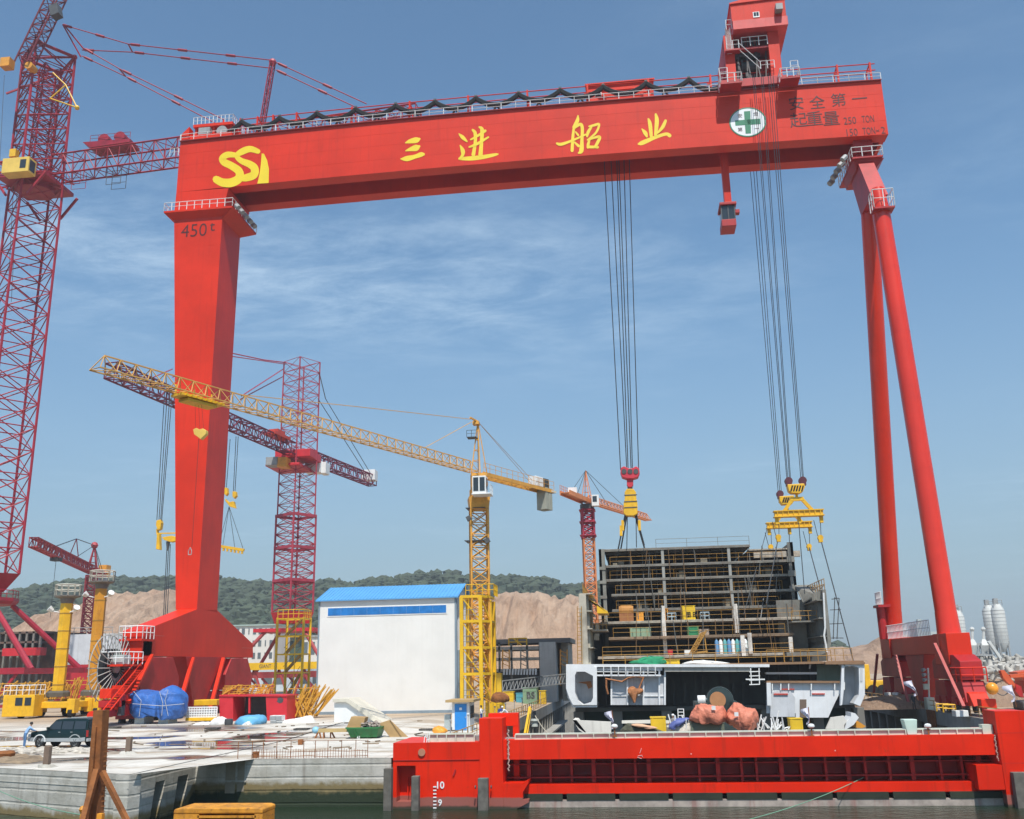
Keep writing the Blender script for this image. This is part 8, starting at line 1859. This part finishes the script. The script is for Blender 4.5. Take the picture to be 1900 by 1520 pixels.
for px, py, Y, lab, sh, pn, ps, cp, rt in ((929, 1322, 84, 'person in navy workwear beside the tall yellow cabinet behind the dock gate', WB, WB, 'work', mat('helmet_amber', (.7, .35, .02), .4), 20), (944, 1322, 85, 'bending person in navy and white behind the dock gate', WC, WB, 'bend', WHI, -70), (893, 1328, 80, 'person in a white shirt behind the gate tower', WC, WB, 'work', None, 80)):
    g_ = at(px, 1345, Z=.1); person(lab, g_, RAD(rt), sh, pn, ps, cp)
Yw = 76; g_ = at(1250, 1352, Y=Yw)
person('person in grey workwear standing on the low white deck left of the orange tarps', (g_.x, Yw, -.2), RAD(-40), GW, GW, 'work', WHI, 1.75)
g_ = at(1232, 1352, Y=77); person('crouching figure in pale clothes beside the yellow bin on the low deck', (g_.x, 77, -.5), RAD(60), mat('pale_clothes', (.5, .48, .44), .85), GW, 'bend', WHI, 1.5)

# scattered offcuts and pallets on the yard
rq = random.Random(44)
for k, (px, py, lab) in enumerate(((210, 1352, 'weathered timber pallet lying right of the rusty pile head'), (395, 1352, 'weathered timber pallet on the wet concrete below the white sacks'), (560, 1352, 'weathered timber pallet on the concrete left of the entrance canopy'), (792, 1350, 'weathered timber pallet between the shed and the guard booth'))):
    c = at(px, py, Z=.4); z = gz(c.x, c.y)+.02; r_ = thing('pallet', lab, 'pallet', (c.x, c.y, z), 'timber pallets in the yard'); m = MB()
    for i in range(6): m.box(c.x-.6+i*.21, c.x-.48+i*.21, c.y-.5, c.y+.5, z+.1, z+.13)
    m.build('slat', WOOD, r_); m = MB(); [m.box(c.x-.6, c.x+.6, c.y+q-.05, c.y+q+.05, z, z+.1) for q in (-.42, 0, .42)]; m.build('bearer', WOOD, r_)
m = MB()
for k in range(90):
    c = at(rq.uniform(180, 860), rq.uniform(1343, 1385), Z=.2); z = gz(c.x, c.y)
    if c.y > 100 or c.y < 62: continue
    a_ = rq.uniform(0, 3.1); l = rq.choice((.15, .25, .5, 1.2, 2.0)); m.bar(c+V((-math.cos(a_)*l/2, -math.sin(a_)*l/2, z-c.z+.05)), c+V((math.cos(a_)*l/2, math.sin(a_)*l/2, z-c.z+.05)), rq.uniform(.04, .12), .08)
tag(m.build('offcuts', mat('mixed_offcuts', (.22, .17, .12), .85, var=.6, scale=.7)), 'scattered wood and steel offcuts on the pale concrete yard', kind='stuff')
m = MB(); m.box(sx0-.06, sx0+.12, YS-.06, YS+.1, g0, ze); m.box(sx1-.12, sx1+.06, YS-.06, YS, g0, ze); m.box(sx0, sx1, YS-.05, YS, g0-.1, g0+.35); m.build('corner_trim', mat('slate_trim', (1,1,1)), SH)
# ================================================================== LOW HULL SECTION AND ITS CARGO (between gate and ship block)
YL = 74.0
LH = thing('low_hull_section', 'low white hull section with curved ends lying behind the dock gate parapet', 'ship section', (8, YL+4, -9))
Pl = lambda x, y, Y=YL: at(x, y, Y=Y)
x0, x1 = Pl(1075, 1345).x, Pl(1590, 1345).x; zf = -.25
m = MB(); m.box(x0+1.4, x1-2.5, YL-1, YL+10, zf-.3, zf); m.build('deck', mat('pale_deck', (.52, .50, .44), .7, var=.15, streak=.3), LH)
m = MB(); m.box(x0+1.6, x1-2.9, YL-.8, YL+9, -9.2, zf-.3); m.build('bottom', DGRY, LH)
WN = mat('cream_white_plate', (.70, .67, .60), .6, var=.08, streak=.2)
P1_ = lambda x, y, Y=YL: at(1030+x/4.524, 1180+y/4.524, Y=Y)
m = MB(); m.prism([P1_(x, y) for x, y in ((148,706),(180,708),(330,715),(470,722),(470,830),(262,820),(200,775),(165,735))], (0, .3, 0)); m.prism([P1_(x, y) for x, y in ((148,706),(180,708),(262,812),(262,830),(200,790))], (0, 3.0, 0)); m.build('bow_plate', WN, LH)
m = MB(); m.prism([P1_(x, y, YL+3) for x, y in ((560,712),(800,706),(980,712),(980,735),(560,735))], (0, .3, 0)); m.build('side_plate', WN, LH)
P2_ = lambda x, y, Y=YL: at(1400+x/3.8, 1100+y/3.8, Y=Y)
m = MB(); m.prism([P2_(x, y) for x, y in ((505,960),(540,880),(630,868),(650,905),(632,965))], (0, .3, 0)); m.build('side_plate', WN, LH)
m = MB(); m.prism([P2_(x, y) for x, y in ((632,965),(634,930),(655,905),(680,872),(680,845),(710,850),(736,880),(700,930),(645,965))], (0, 1.8, 0)); m.build('bilge_plate', WHI, LH)
m = MB(); m.prism([P2_(x, y, YL+.8) for x, y in ((700,925),(730,905),(785,942),(760,955),(705,950))], (0, 1.0, 0)); tag(m.build('orange_canvas', AMB), 'scrap of orange canvas right of the curved white plate', 'canvas')
Yc = YL
def cargo(name, label, cat, px, Y, dep, mt, grp=None):
    r = thing(name, label, cat, tuple(P1_(px[0], px[3], Y)), grp); a, b = P1_(px[0], px[1], Y), P1_(px[2], px[3], Y)
    m = MB(); m.box(a.x, b.x, Y, Y+dep, min(b.z, zf+.05), a.z); m.build('body', mt, r, bevel=.03)
    m = MB(); m.box(a.x-.03, b.x+.03, Y-.03, Y+dep+.03, a.z, a.z+.05)
    for q in (.1, .85): x = a.x+(b.x-a.x)*q; m.box(x, x+.06, Y-.03, Y, b.z, a.z)
    m.build('rib', mt, r); return r
cargo('metal_bin', 'yellow metal bin left of the blue bundle behind the gate parapet', 'bin', (800, 690, 935, 810), YL, 1.3, BOXY)
cargo('metal_bin', 'yellow metal bin beside the white flag on the right part of the low deck', 'bin', (965+0, 0, 0, 0) if 0 else (1970, 700, 2085, 790), YL, 1.2, BOXY)
cargo('generator', 'long dark green generator frame under the orange tarps', 'generator', (1135, 735, 1425, 815), YL-.2, 1.4, mat('dull_green', (.12, .14, .10), .6, rust=.3))
ORT = mat('salmon_tarpaulin', (.62, .20, .12), .6, var=.22, scale=1.5, bump=.12, fine=2.2)
cvt = lambda pts: [(1030+x/4.524, 1180+y/4.524) for x, y in pts]
crumple('tarpaulin', 'salmon orange tarpaulin over a long machine, left of the pair', 'tarp', cvt(((1130,690),(1160,630),(1200,585),(1260,580),(1350,592),(1410,600),(1432,690),(1400,735),(1300,722),(1220,735),(1150,715))), YL+.3, 2.2, ORT, amp=.12, seed=21)
crumple('tarpaulin', 'salmon orange tarpaulin with drooping folds over a pointed machine, right of the pair', 'tarp', cvt(((1435,680),(1475,600),(1510,568),(1545,575),(1600,605),(1670,618),(1700,680),(1695,740),(1650,800),(1560,790),(1500,760),(1460,740))), YL+.3, 2.2, ORT, amp=.14, seed=25)
for x, y, q in ((1330, 605, 0), (1522, 658, 1)):
    m = MB(); c = P1_(x, y, YL-.95); m.box(c.x-.14, c.x+.14, c.y-.01, c.y+.01, c.z-.14, c.z+.14); tag(m.build('paper_tag', WHI), 'white paper tag on the %s salmon tarpaulin' % ('left' if not q else 'right'), 'tag')
r_ = thing('ship_engine', 'dark marine engine with round tan cover and white drum behind the tarps', 'engine', tuple(P1_(1360, 600, YL+5)))
m = MB(); c = P1_(1366, 538, YL+3.4); m.tube(c, c+V((0,.25,0)), .60, 28); m.build('round_cover', mat('tan_plywood', (.40, .19, .08), .8, var=.2), r_, smooth=True, sharp=40)
m = MB(); a, b = P1_(1198, 502, YL+4), P1_(1268, 575, YL+4); m.tube((a.x, YL+4.6, (a.z+b.z)/2), (b.x, YL+4.6, (a.z+b.z)/2), (a.z-b.z)/2, 20); m.build('white_drum', WHI, r_, smooth=True)
m = MB(); c2_ = P1_(1380, 540, YL+5.2); m.lathe(c2_-V((0,.8,0)), [(0,0),(1.0,0),(1.05,.3),(1.0,1.4),(0,1.6)], 22, 'y'); m.box(c2_.x-1.9, c2_.x+1.3, YL+4.4, YL+8, zf, c2_.z-.1); m.build('engine_block', mat('engine_teal_black', (.03, .05, .05), .4, var=.4), r_, smooth=True, sharp=35)
m = MB(); [m.bar(P1_(x, 520, YL+4.6), P1_(x+(1380-x)*.3, 620, YL+4.6), .16) for x in (1275, 1290, 1480, 1460)]; m.build('cooling_pipe', mat('pipe_pale_blue', (.35, .45, .5), .4), r_)
# heaps
crumple('bundle', 'dark green and brown pile of hoses left of the yellow bin', 'bundle', cvt(((575,812),(580,760),(620,735),(700,750),(800,770),(880,790),(895,815))), YL-.1, 1.2, mat('dark_bundle', (.07, .07, .045), .9, var=.5, scale=3), amp=.12, seed=31)
crumple('bundle', 'peach coloured cloth lying on the dark hose pile', 'bundle', cvt(((640,750),(680,738),(790,752),(860,772),(800,778),(690,765))), YL-.6, .6, mat('peach_cloth', (.62, .36, .22), .8), amp=.06, seed=33)
crumple('bundle', 'folded blue tarpaulin bundle beside the yellow bin', 'bundle', cvt(((945,770),(975,730),(1030,700),(1090,688),(1115,700),(1080,735),(1010,765),(960,785))), YL, .9, mat('violet_blue_tarp', (.10, .13, .36), .6), amp=.1, seed=35)
crumple('bundle', 'white rope and plastic heap under the blue bundle', 'bundle', cvt(((975,812),(990,765),(1060,740),(1125,735),(1130,812))), YL+.2, 1.0, mat('pale_heap', (.58, .52, .44), .8, var=.4, scale=4), amp=.14, seed=37)
rd = random.Random(17)
for lab, xa, xb, nn in (('tangle of white pipes right of the salmon tarps', 1700, 1980, 26), ('tangle of white pipes left of the long generator', 985, 1130, 12)):
    m = MB()
    for k in range(nn):
        x = rd.uniform(xa, xb); p = P1_(x, rd.uniform(770, 812), YL+rd.uniform(-.3, 1)); m.tube(p, p+V((rd.uniform(-.5,.5), rd.uniform(-.2,.2), rd.uniform(.1,1.3))), .05, 5)
    m.bar(P1_(xa, 812, YL), P1_(xb, 810, YL), .1); tag(m.build('pipe_heap', WHI), lab, 'pipes')
r_ = thing('stepladder', 'white open ladder frame beside the grey worker on the low deck', 'ladder', tuple(P1_(1050, 690, YL+2)))
m = MB(); [m.bar(P1_(x, 612, YL+2), P1_(x+4, 700, YL+2), .06) for x in (1030, 1078)]; [m.bar(P1_(1030, y, YL+2), P1_(1080, y, YL+2), .05) for y in (614, 640, 668)]; m.build('frame', PWHI, r_)
def flag(label, px, pb, pt, Y, w, lean):
    b = at(px, pb, Y=Y); t = at(px+lean, pt, Y=Y); r = thing('flag', label, 'flag', tuple(b)); m = MB(); m.tube(b, t, .025, 5); m.build('pole', RUST, r)
    m = MB(); n = 8; vs = []
    for i in range(n+1):
        for jx in range(5): f = jx/4; z = t.z-(t.z-b.z)*(.02+.72*i/n)-f*.1; vs.append(V((t.x+(b.x-t.x)*i/n-f*w*(.55+.45*math.sin(i*.7+1))*(1 if i < n else .6), Y+.08*math.sin(f*6+i*.8), z)))
    m.add(vs, [(i*5+jx, i*5+jx+1, (i+1)*5+jx+1, (i+1)*5+jx) for i in range(n) for jx in range(4)]); m.add([v+V((0,.015,0)) for v in vs], [(i*5+jx, i*5+jx+1, (i+1)*5+jx+1, (i+1)*5+jx) for i in range(n) for jx in range(4)])
    m.build('cloth', mat('lilac_white_cloth', (.62, .60, .70), .8), r, smooth=True, split=0)
flag('pale flag on a thin pole at the left end of the low deck', 1141, 1362, 1318, 63, .5, -6)
flag('pale flag hanging beside the right yellow bin', 1503, 1352, 1312, 63, .5, -3)
flag('pale flag standing before the far gantry bogie', 1704, 1300, 1262, 92, .8, -12)
flag('pale flag at the right edge before the excavator', 1886, 1312, 1270, 90, .9, -8)
# ---------------- right bank
RX = DX1+.55
r_ = thing('safety_railing', 'yellow pipe railing along the right dock coping', 'railing', (RX-.3, 100, 0)); m = MB(); railing(m, [(RX-.2, 72, 0), (RX-.2, 150, 0)], .95, 2.2, .035); m.build('railing', YR_, r_)
r_ = thing('safety_railing', 'ochre pipe railing along the left dock coping', 'railing', (DX0-.3, 100, 0)); m = MB(); railing(m, [(DX0-.35, 63, 0), (DX0-.35, 140, 0)], .95, 2.2, .035); m.build('railing', YR_, r_)
r_ = thing('edge_barrier', 'short yellow tube barrier with white blocks on the right coping', 'barrier', tuple(at(1762, 1318, Y=95))); a, b = at(1751, 1322, Y=96), at(1772, 1308, Y=96); m = MB(); railing(m, [(a.x, 96, a.z), (b.x, 96, a.z), (b.x, 98, a.z), (a.x, 98, a.z)], b.z-a.z, 1.2, .06); m.build('tube_frame', YEL, r_)
m = MB(); m.box(b.x-.2, b.x+.9, 95.4, 96.6, 0, .55); tag(m.build('block', WHI, bevel=.04), 'white concrete block beside the yellow tube barrier', 'block')
for k, x in enumerate((1647, 1661)):
    r_ = thing('oil_drum', ('left' if k == 0 else 'right')+' of two white drums with dark bands by the far bogie', 'drum', tuple(at(x, 1298, Y=103)), 'white drums by the gantry rail'); Yd = 118; a = at(x-5, 1298, Y=Yd); b = at(x+6, 1285, Y=Yd); rr_2 = (b.x-a.x)/2
    m = MB(); m.lathe(((a.x+b.x)/2, Yd, 0), [(0,0),(rr_2,0),(rr_2,b.z-.0),(0,b.z)], 16); m.build('body', WHI, r_, smooth=True, sharp=40); m = MB(); [m.lathe(((a.x+b.x)/2, Yd, b.z*q), [(0,0),(rr_2*1.02,0),(rr_2*1.02,.08),(0,.08)], 16) for q in (.35, .75)]; m.build('band', BLK, r_)
r_ = thing('floodlight_pole', 'slim white floodlight pole on a pale box before the gantry bogies', 'lamp post', tuple(at(1722, 1310, Y=93)))
b, t_ = at(1724, 1296, X=30.7), at(1722, 1240, X=30.7); m = MB(); m.tube(b, t_, .09, 8); m.build('pole', WHI, r_); m = MB(); m.box(b.x-.4, b.x+.4, b.y-.5, b.y+.6, 0, b.z+.1); m.box(b.x-.5, b.x+.0, b.y-.6, b.y-.1, b.z+.9, b.z+1.5); m.build('switch_box', PG, r_, bevel=.03)
for k in range(3): c = t_+V((-.35, 0, -.1-k*.5)); m = MB(); m.tube(c, c+V((-.3, -.12, -.1)), .15, 10, .2); m.bar(c, c+V((.45,0,0)), .05); m.build('floodlight', GRY, r_)
# dark ladder wagon and rusty plate hanging at the coping near the gate
r_ = thing('rust_plate', 'rust brown plate hanging on the right dock coping below the floodlight pole', 'plate', tuple(at(1730, 1330, X=DX1))); 
m = MB(); c = at(1726, 1318, X=DX1-.12); m.box(DX1-.2, DX1-.05, c.y-1.4, c.y+1.2, -1.9, 0.05); m.build('plate', RUST, r_)
# tyre fenders hung on posts near corner
# silos
SC = mat('silo_pale_grey', (.55, .56, .54), .6, var=.1, streak=.25, scale=.3)
def silo(label, px, yt, yb, Y, w, z0=0):
    c = at(px, yb, Y=Y); t_ = at(px, yt, Y=Y); r_ = w/2/ppm(c); r = thing('cement_silo', label, 'silo', (c.x, Y, 0), 'cement silos of the batching plant')
    m = MB(); m.lathe((c.x, Y, c.z), [(r_*.3, -r_*1.3),(r_,0),(r_,t_.z-c.z-1.5),(r_*.55,t_.z-c.z),(0,t_.z-c.z+.1)], 24); m.build('tank', SC, r, smooth=True, sharp=30)
    m = MB(); [m.lathe((c.x, Y, c.z+(t_.z-c.z-1.5)*k/9), [(r_*.9,0),(r_*1.015,0),(r_*1.015,.14),(r_*.9,.14)], 24) for k in range(10)]; m.build('hoop_seam', mat('silo_seam', (.40, .41, .40), .6), r)
    for a_ in (.8, 2.4, 3.9, 5.5): m = MB(); m.bar((c.x+math.cos(a_)*r_*.92, Y+math.sin(a_)*r_*.92, 0), (c.x+math.cos(a_)*r_*.92, Y+math.sin(a_)*r_*.92, c.z+.5), .3); m.build('leg', GRY, r)
    m = MB(); m.box(c.x-.6, c.x+.2, Y-.5, Y+.5, t_.z, t_.z+1.1); railing(m, [(c.x-r_*.6, Y-r_*.6, t_.z-.4), (c.x+r_*.6, Y-r_*.6, t_.z-.4)], 1.1, .9, .06); m.build('filter_box', GRY, r)
silo('single pale silo partly hidden behind the near gantry leg', 1786, 1132, 1204, 215, 21)
silo('rear pale silo of the pair at the right, standing to the left', 1843, 1122, 1192, 232, 23)
silo('front pale silo of the pair at the right, standing to the right', 1860, 1120, 1194, 218, 24)
r_ = thing('batching_plant', 'grey batching plant of hoppers and conveyors between the silos', 'batching plant', tuple(at(1820, 1226, Y=210)))
for px, w in ((1808, 16), (1829, 18)):
    a, b = at(px-w/2, 1190, Y=210), at(px+w/2, 1203, Y=210); m = MB(); c = V(((a.x+b.x)/2, 211, 0)); hw = (b.x-a.x)/2
    m.loft([[c+V((s*.3, q*.3, b.z-1)) for s, q in ((-1,-1),(1,-1),(1,1),(-1,1))], [c+V((s*hw, q*hw, b.z+.6)) for s, q in ((-1,-1),(1,-1),(1,1),(-1,1))], [c+V((s*hw, q*hw, a.z-.8)) for s, q in ((-1,-1),(1,-1),(1,1),(-1,1))], [c+V((s*.3, q*.3, a.z+.4)) for s, q in ((-1,-1),(1,-1),(1,1),(-1,1))]]); m.build('hopper', SC, r_)
    m = MB(); [m.bar(c+V((s*hw, q*hw, 0)), c+V((s*hw, q*hw, b.z+1)), .28) for s in (-1, 1) for q in (-1, 1)]; m.bar(c+V((-hw,-hw,1)), c+V((hw,-hw,b.z)), .2); m.bar(c+V((hw,-hw,1)), c+V((-hw,-hw,b.z)), .2); m.box(c.x-hw-.3, c.x+hw+.3, 209, 213, b.z-1.5, b.z-1.2); m.build('support_frame', GRY, r_)
    m = MB(); m.tube(c+V((0,0,a.z)), c+V((.3,0,a.z+2.2)), .3, 8); m.ball(c+V((.3,0,a.z+2.4)), .5, 8); m.build('vent', SC, r_)
m = MB(); m.bar(at(1834,1190,Y=209), at(1856,1222,Y=209), .9, .5); m.build('conveyor', SC, r_); m = MB(); m.bar(at(1786,1215,Y=209), at(1800,1196,Y=209), .6, .4); m.build('conveyor', SC, r_)
m = MB(); a, b = at(1700, 1158, Y=260), at(1714, 1200, Y=260); m.box(a.x, b.x, 260, 266, 0, a.z); m.box(a.x+.6, a.x+1.6, 260.5, 262, a.z, a.z+1.2); m.box(b.x, b.x+7, 261, 268, 0, at(1730, 1172, Y=260).z); tag(m.build('plant_building', mat('cabinet_grey', (1,1,1))), 'plain grey tower building seen between the two gantry legs', 'building')
# breakwater blocks
TB = mat('tetrapod_concrete', (.42, .40, .36), .85, var=.3, scale=.3)
m = MB(); cz = V((0,0,0)); R1 = 1.05
dirs = [V((0,0,1)), V((.943,0,-.333)), V((-.471,.816,-.333)), V((-.471,-.816,-.333))]
for d in dirs: m.tube(cz, d*R1*1.25, R1*.46, 10, R1*.30)
m.ball(cz, R1*.55, 10)
proto = tag(m.build('tetrapod', TB, smooth=True), 'x', 'tetrapod', 'tetrapods stacked along the breakwater')
rd = random.Random(21); k = 0
for row, (py, Yr_) in enumerate(((1248, 185), (1240, 198), (1231, 212), (1224, 230))):
    for i in range(16):
        px = 1782+i*9.4+rd.uniform(-2.5, 2.5); p = at(px, py+rd.uniform(-2, 2), Y=Yr_+rd.uniform(-3, 3))
        o = proto if k == 0 else proto.copy()
        if k: COL.objects.link(o)
        o.location = (p.x, p.y, max(.6, p.z)); o.rotation_euler = (rd.uniform(0, 6), rd.uniform(0, 6), rd.uniform(0, 6)); o.scale = (rd.uniform(.9, 1.3),)*3
        o['label'] = 'pale concrete tetrapod in the pile along the breakwater below the silos'; k += 1
m = MB(); a = at(1775, 1240, Y=190); vs = []
for j in range(9):
    for i in range(41): x = a.x-2+i*1.4; y = 184+j*7; vs.append((x, y, (-.1 if j in (0, 8) or i == 0 else .9+.5*j*.6+.5*mn.noise(V((x*.4, y*.4, 0))))))
m.add(vs, [(j*41+i, j*41+i+1, (j+1)*41+i+1, (j+1)*41+i) for j in range(8) for i in range(40)]); tag(m.build('breakwater', mat('breakwater_rubble', (.34, .31, .27), .9, var=.4, scale=.5, bump=.2), smooth=True), 'rubble breakwater bank under the tetrapods', kind='structure')
# excavator
Ye = 104; EX = thing('excavator', 'orange red excavator arm and body at the right edge of the dirt yard', 'excavator', tuple(at(1885, 1300, Y=Ye)))
EO = mat('excavator_orange', (.60, .10, .03), .45, var=.15, rust=.2); Px = lambda x, y, Y=Ye: at(1400+x/3.8, 1100+y/3.8, Y=Y)
m = MB(); m.prism([Px(*p) for p in ((1735,548),(1760,545),(1800,590),(1835,640),(1850,690),(1830,660),(1790,640),(1755,600))], (0, .7, 0)); m.build('boom', EO, EX)
m = MB(); m.prism([Px(*p) for p in ((1800,578),(1960,565),(1980,590),(1810,600))], (0, .8, 0)); m.build('arm', EO, EX)
m = MB(); m.prism([Px(*p) for p in ((1835,640),(1880,660),(1900,740),(1870,730),(1840,690))], (0, 1.0, 0)); m.build('bucket', DRED, EX)
m = MB(); m.prism([Px(*p, Ye+1) for p in ((1850,560),(1990,540),(1990,700),(1900,710),(1900,620))], (0, 2.4, 0)); m.build('body', EO, EX)
m = MB(); c = Px(1740, 650, Ye+.6)
for k in range(18): a_, b_ = 2*math.pi*k/18, 2*math.pi*(k+1)/18; m.tube(c+V((math.cos(a_)*.75, 0, math.sin(a_)*1.0)), c+V((math.cos(b_)*.75, 0, math.sin(b_)*1.0)), .05, 5)
tag(m.build('steel_hoop', DGRY), 'thin dark steel hoop standing left of the excavator boom', 'hoop')
m = MB(); m.box(Px(1870,720,Ye+1).x, Px(2000,720,Ye+1).x, Ye+.6, Ye+3.4, 0, .9); m.build('track', DGRY, EX, bevel=.2)
# yellow machine and sheds beyond the dock wall on the right
r_ = thing('loader', 'small yellow loader parked beyond the dock wall left of the gantry legs', 'loader', tuple(Px(790, 590, 150))); a, b = Px(765, 505, 150), Px(815, 580, 150)
m = MB(); m.box(a.x, b.x, 150, 153, 1.0, a.z); m.build('body', YEL, r_, bevel=.1); m = MB(); m.box(b.x, b.x+2.5, 150.5, 152.5, .8, 2.2); m.build('bonnet', YEL, r_, bevel=.1); m = MB(); [m.lathe((x, y, .8), [(0,0),(.8,0),(.8,.5),(0,.5)], 16, 'y') for x in (a.x+1, b.x+1.6) for y in (149.8, 152.6)]; m.build('wheel', BLK, r_)
# ---------------- left dock bank boxes
Zb = 0; Pb = lambda x, y, Y: at(700+x/4.47, 1080+y/4.47, Y=Y)
def bbox_(name, label, cat, x0, y0, x1, y1, Y, dep, mt, txt=None):
    Y = at(700+(x0+x1)/8.94, max(1080+y1/4.47, 1304), Z=.2).y; a, b = Pb(x0, y0, Y), Pb(x1, y1, Y); r = thing(name, label, cat, (a.x, Y, 0)); m = MB(); m.box(a.x, b.x, Y, Y+dep, 0, a.z); bd = m.build('body', mt, r, bevel=.04)
    m = MB(); m.box(a.x-.05, b.x+.05, Y-.05, Y+dep+.05, a.z-.02, a.z+.06); m.box(a.x+.08, b.x-.08, Y-.03, Y, a.z-.5, a.z-.46); m.build('lid', mt, r)
    if txt: 
        mm = MB(); p = V((a.x+(b.x-a.x)*.28, Y-.04, a.z-(a.z)*.62)); text_mb(txt, p, UX, UZ, a.z*.38, mm, weight=.02); mm.build('writing', DGRY, bd)
bbox_('equipment_container', 'sage green container lettered BS on the left dock bank', 'container', 1205, 880, 1325, 1005, 96, 2.4, mat('sage_green', (.20, .32, .20), .6, streak=.2), 'BS')
bbox_('tool_cabinet', 'tall yellow cabinet right of the sage green container', 'cabinet', 1340, 905, 1398, 1000, 97, 1.5, BOXY)
bbox_('tool_cabinet', 'wide yellow cabinet left of the sage green container', 'cabinet', 1040, 915, 1132, 1000, 95, 1.6, BOXY)
bbox_('tool_cabinet', 'yellow cabinet with brown stains behind the gate tower', 'cabinet', 985, 975, 1058, 1085, 86, 1.2, BOXY)
bbox_('tool_cabinet', 'small yellow cabinet attached beside the crane frame foot', 'cabinet', 970, 760, 1030, 905, 100, 1.4, BOXY)
bbox_('tool_box', 'low teal tool box between the yellow cabinet and green container', 'box', 1150, 925, 1210, 965, 99, 1.2, mat('teal_box', (.08, .33, .42), .5))
crumple('bundle', 'rusty brown scrap heap beside the wide yellow cabinet', 'bundle', [(700+x/4.47, 1080+y/4.47) for x, y in ((955,990),(970,930),(1010,922),(1075,935),(1085,990))], 92, 1.6, RUST, seed=41, amp=.14)
crumple('bundle', 'yellow coil of cable lying on the yard by the booth', 'bundle', [(700+x/4.47, 1080+y/4.47) for x, y in ((465,1245),(475,1212),(520,1202),(560,1215),(570,1245))], 78, 1.4, AMB, seed=43, amp=.14)
r_ = thing('bollard', 'grey bollard cap beside the yellow upright near the gate', 'bollard', tuple(Pb(1300, 1010, 90))); c = Pb(1302, 1005, 90); m = MB(); m.lathe((c.x, 90, 0), [(0,0),(.3,0),(.25,.3),(.4,.5),(.35,.65),(0,.65)], 14); m.build('body', mat('bollard_grey', (.4, .41, .36), .6), r_, smooth=True)
r_ = thing('yellow_upright', 'leaning yellow steel uprights on the dock side behind the gate tower', 'steel post', tuple(Pb(1240, 1250, 72)))
m = MB(); m.bar(Pb(1225,1260,70), Pb(1265,1040,76), .16); m.build('post', YEL, r_); m = MB(); m.bar(Pb(1245,1260,71), Pb(1275,1050,78), .1); m.build('post', YEL, r_)
# yellow guard panels hanging inside the left dock wall
for k in range(7):
    y = 66+k*6; m = MB(); railing(m, [(DX0+.85, y, -3.1), (DX0+.85, y+3.2, -3.1)], 1.2, .35, .035); m.build('guard_panel', YEL, DWL[0])
m = MB(); m.prism([(DX0, 63, -3.15), (DX0+1.2, 63, -3.15), (DX0+1.2, 160, -3.15), (DX0, 160, -3.15)], (0, 0, -.25)); m.build('gallery_ledge', mat('post_concrete', (1,1,1)), DWL[0])
# sagging hose from the dock wall
m = MB(); a, b = Pb(1310, 1110, 80), Pb(1600, 1250, 74); m.path([a.lerp(b, k/10)+V((0,0,-.9*4*(k/10)*(1-k/10))) for k in range(11)], .04, 5); tag(m.build('hose', mat('pale_hose', (.4, .36, .28), .8)), 'pale hose sagging from the left dock wall to the low deck', 'hose')
# lamp clutter along coping: small posts
rd = random.Random(2)
for k in range(10):
    y = 70+k*7.5; r_ = thing('coping_post', 'slim grey post on the left dock coping', 'post', (DX0-.9, y, 0), 'slim posts on the left dock coping'); m = MB(); m.tube((DX0-.9, y, 0), (DX0-.9, y, 1.6), .04, 5); m.build('post', GRY, r_); m = MB(); m.ball((DX0-.9, y, 1.65), .1, 6); m.build('cap', GRY, r_)
# haze: one closed box round the camera and the scene, sky and clouds outside it
m = MB(); m.box(-3000, 3000, -60, 3200, -11, 165); hz_ = m.build('haze', bpy.data.materials.new('haze_air')); hz_['kind'] = 'stuff'; hz_['label'] = 'thin pale haze in the air'
hm_ = hz_.data.materials[0]; hm_.use_nodes = True; t = hm_.node_tree; t.nodes.clear(); o_ = N(t, 'ShaderNodeOutputMaterial'); pv = N(t, 'ShaderNodeVolumePrincipled'); pv.inputs['Color'].default_value = (.86, .92, 1, 1); pv.inputs['Density'].default_value = .0003; pv.inputs['Anisotropy'].default_value = .2; LK(t, pv.outputs[0], o_.inputs['Volume'])
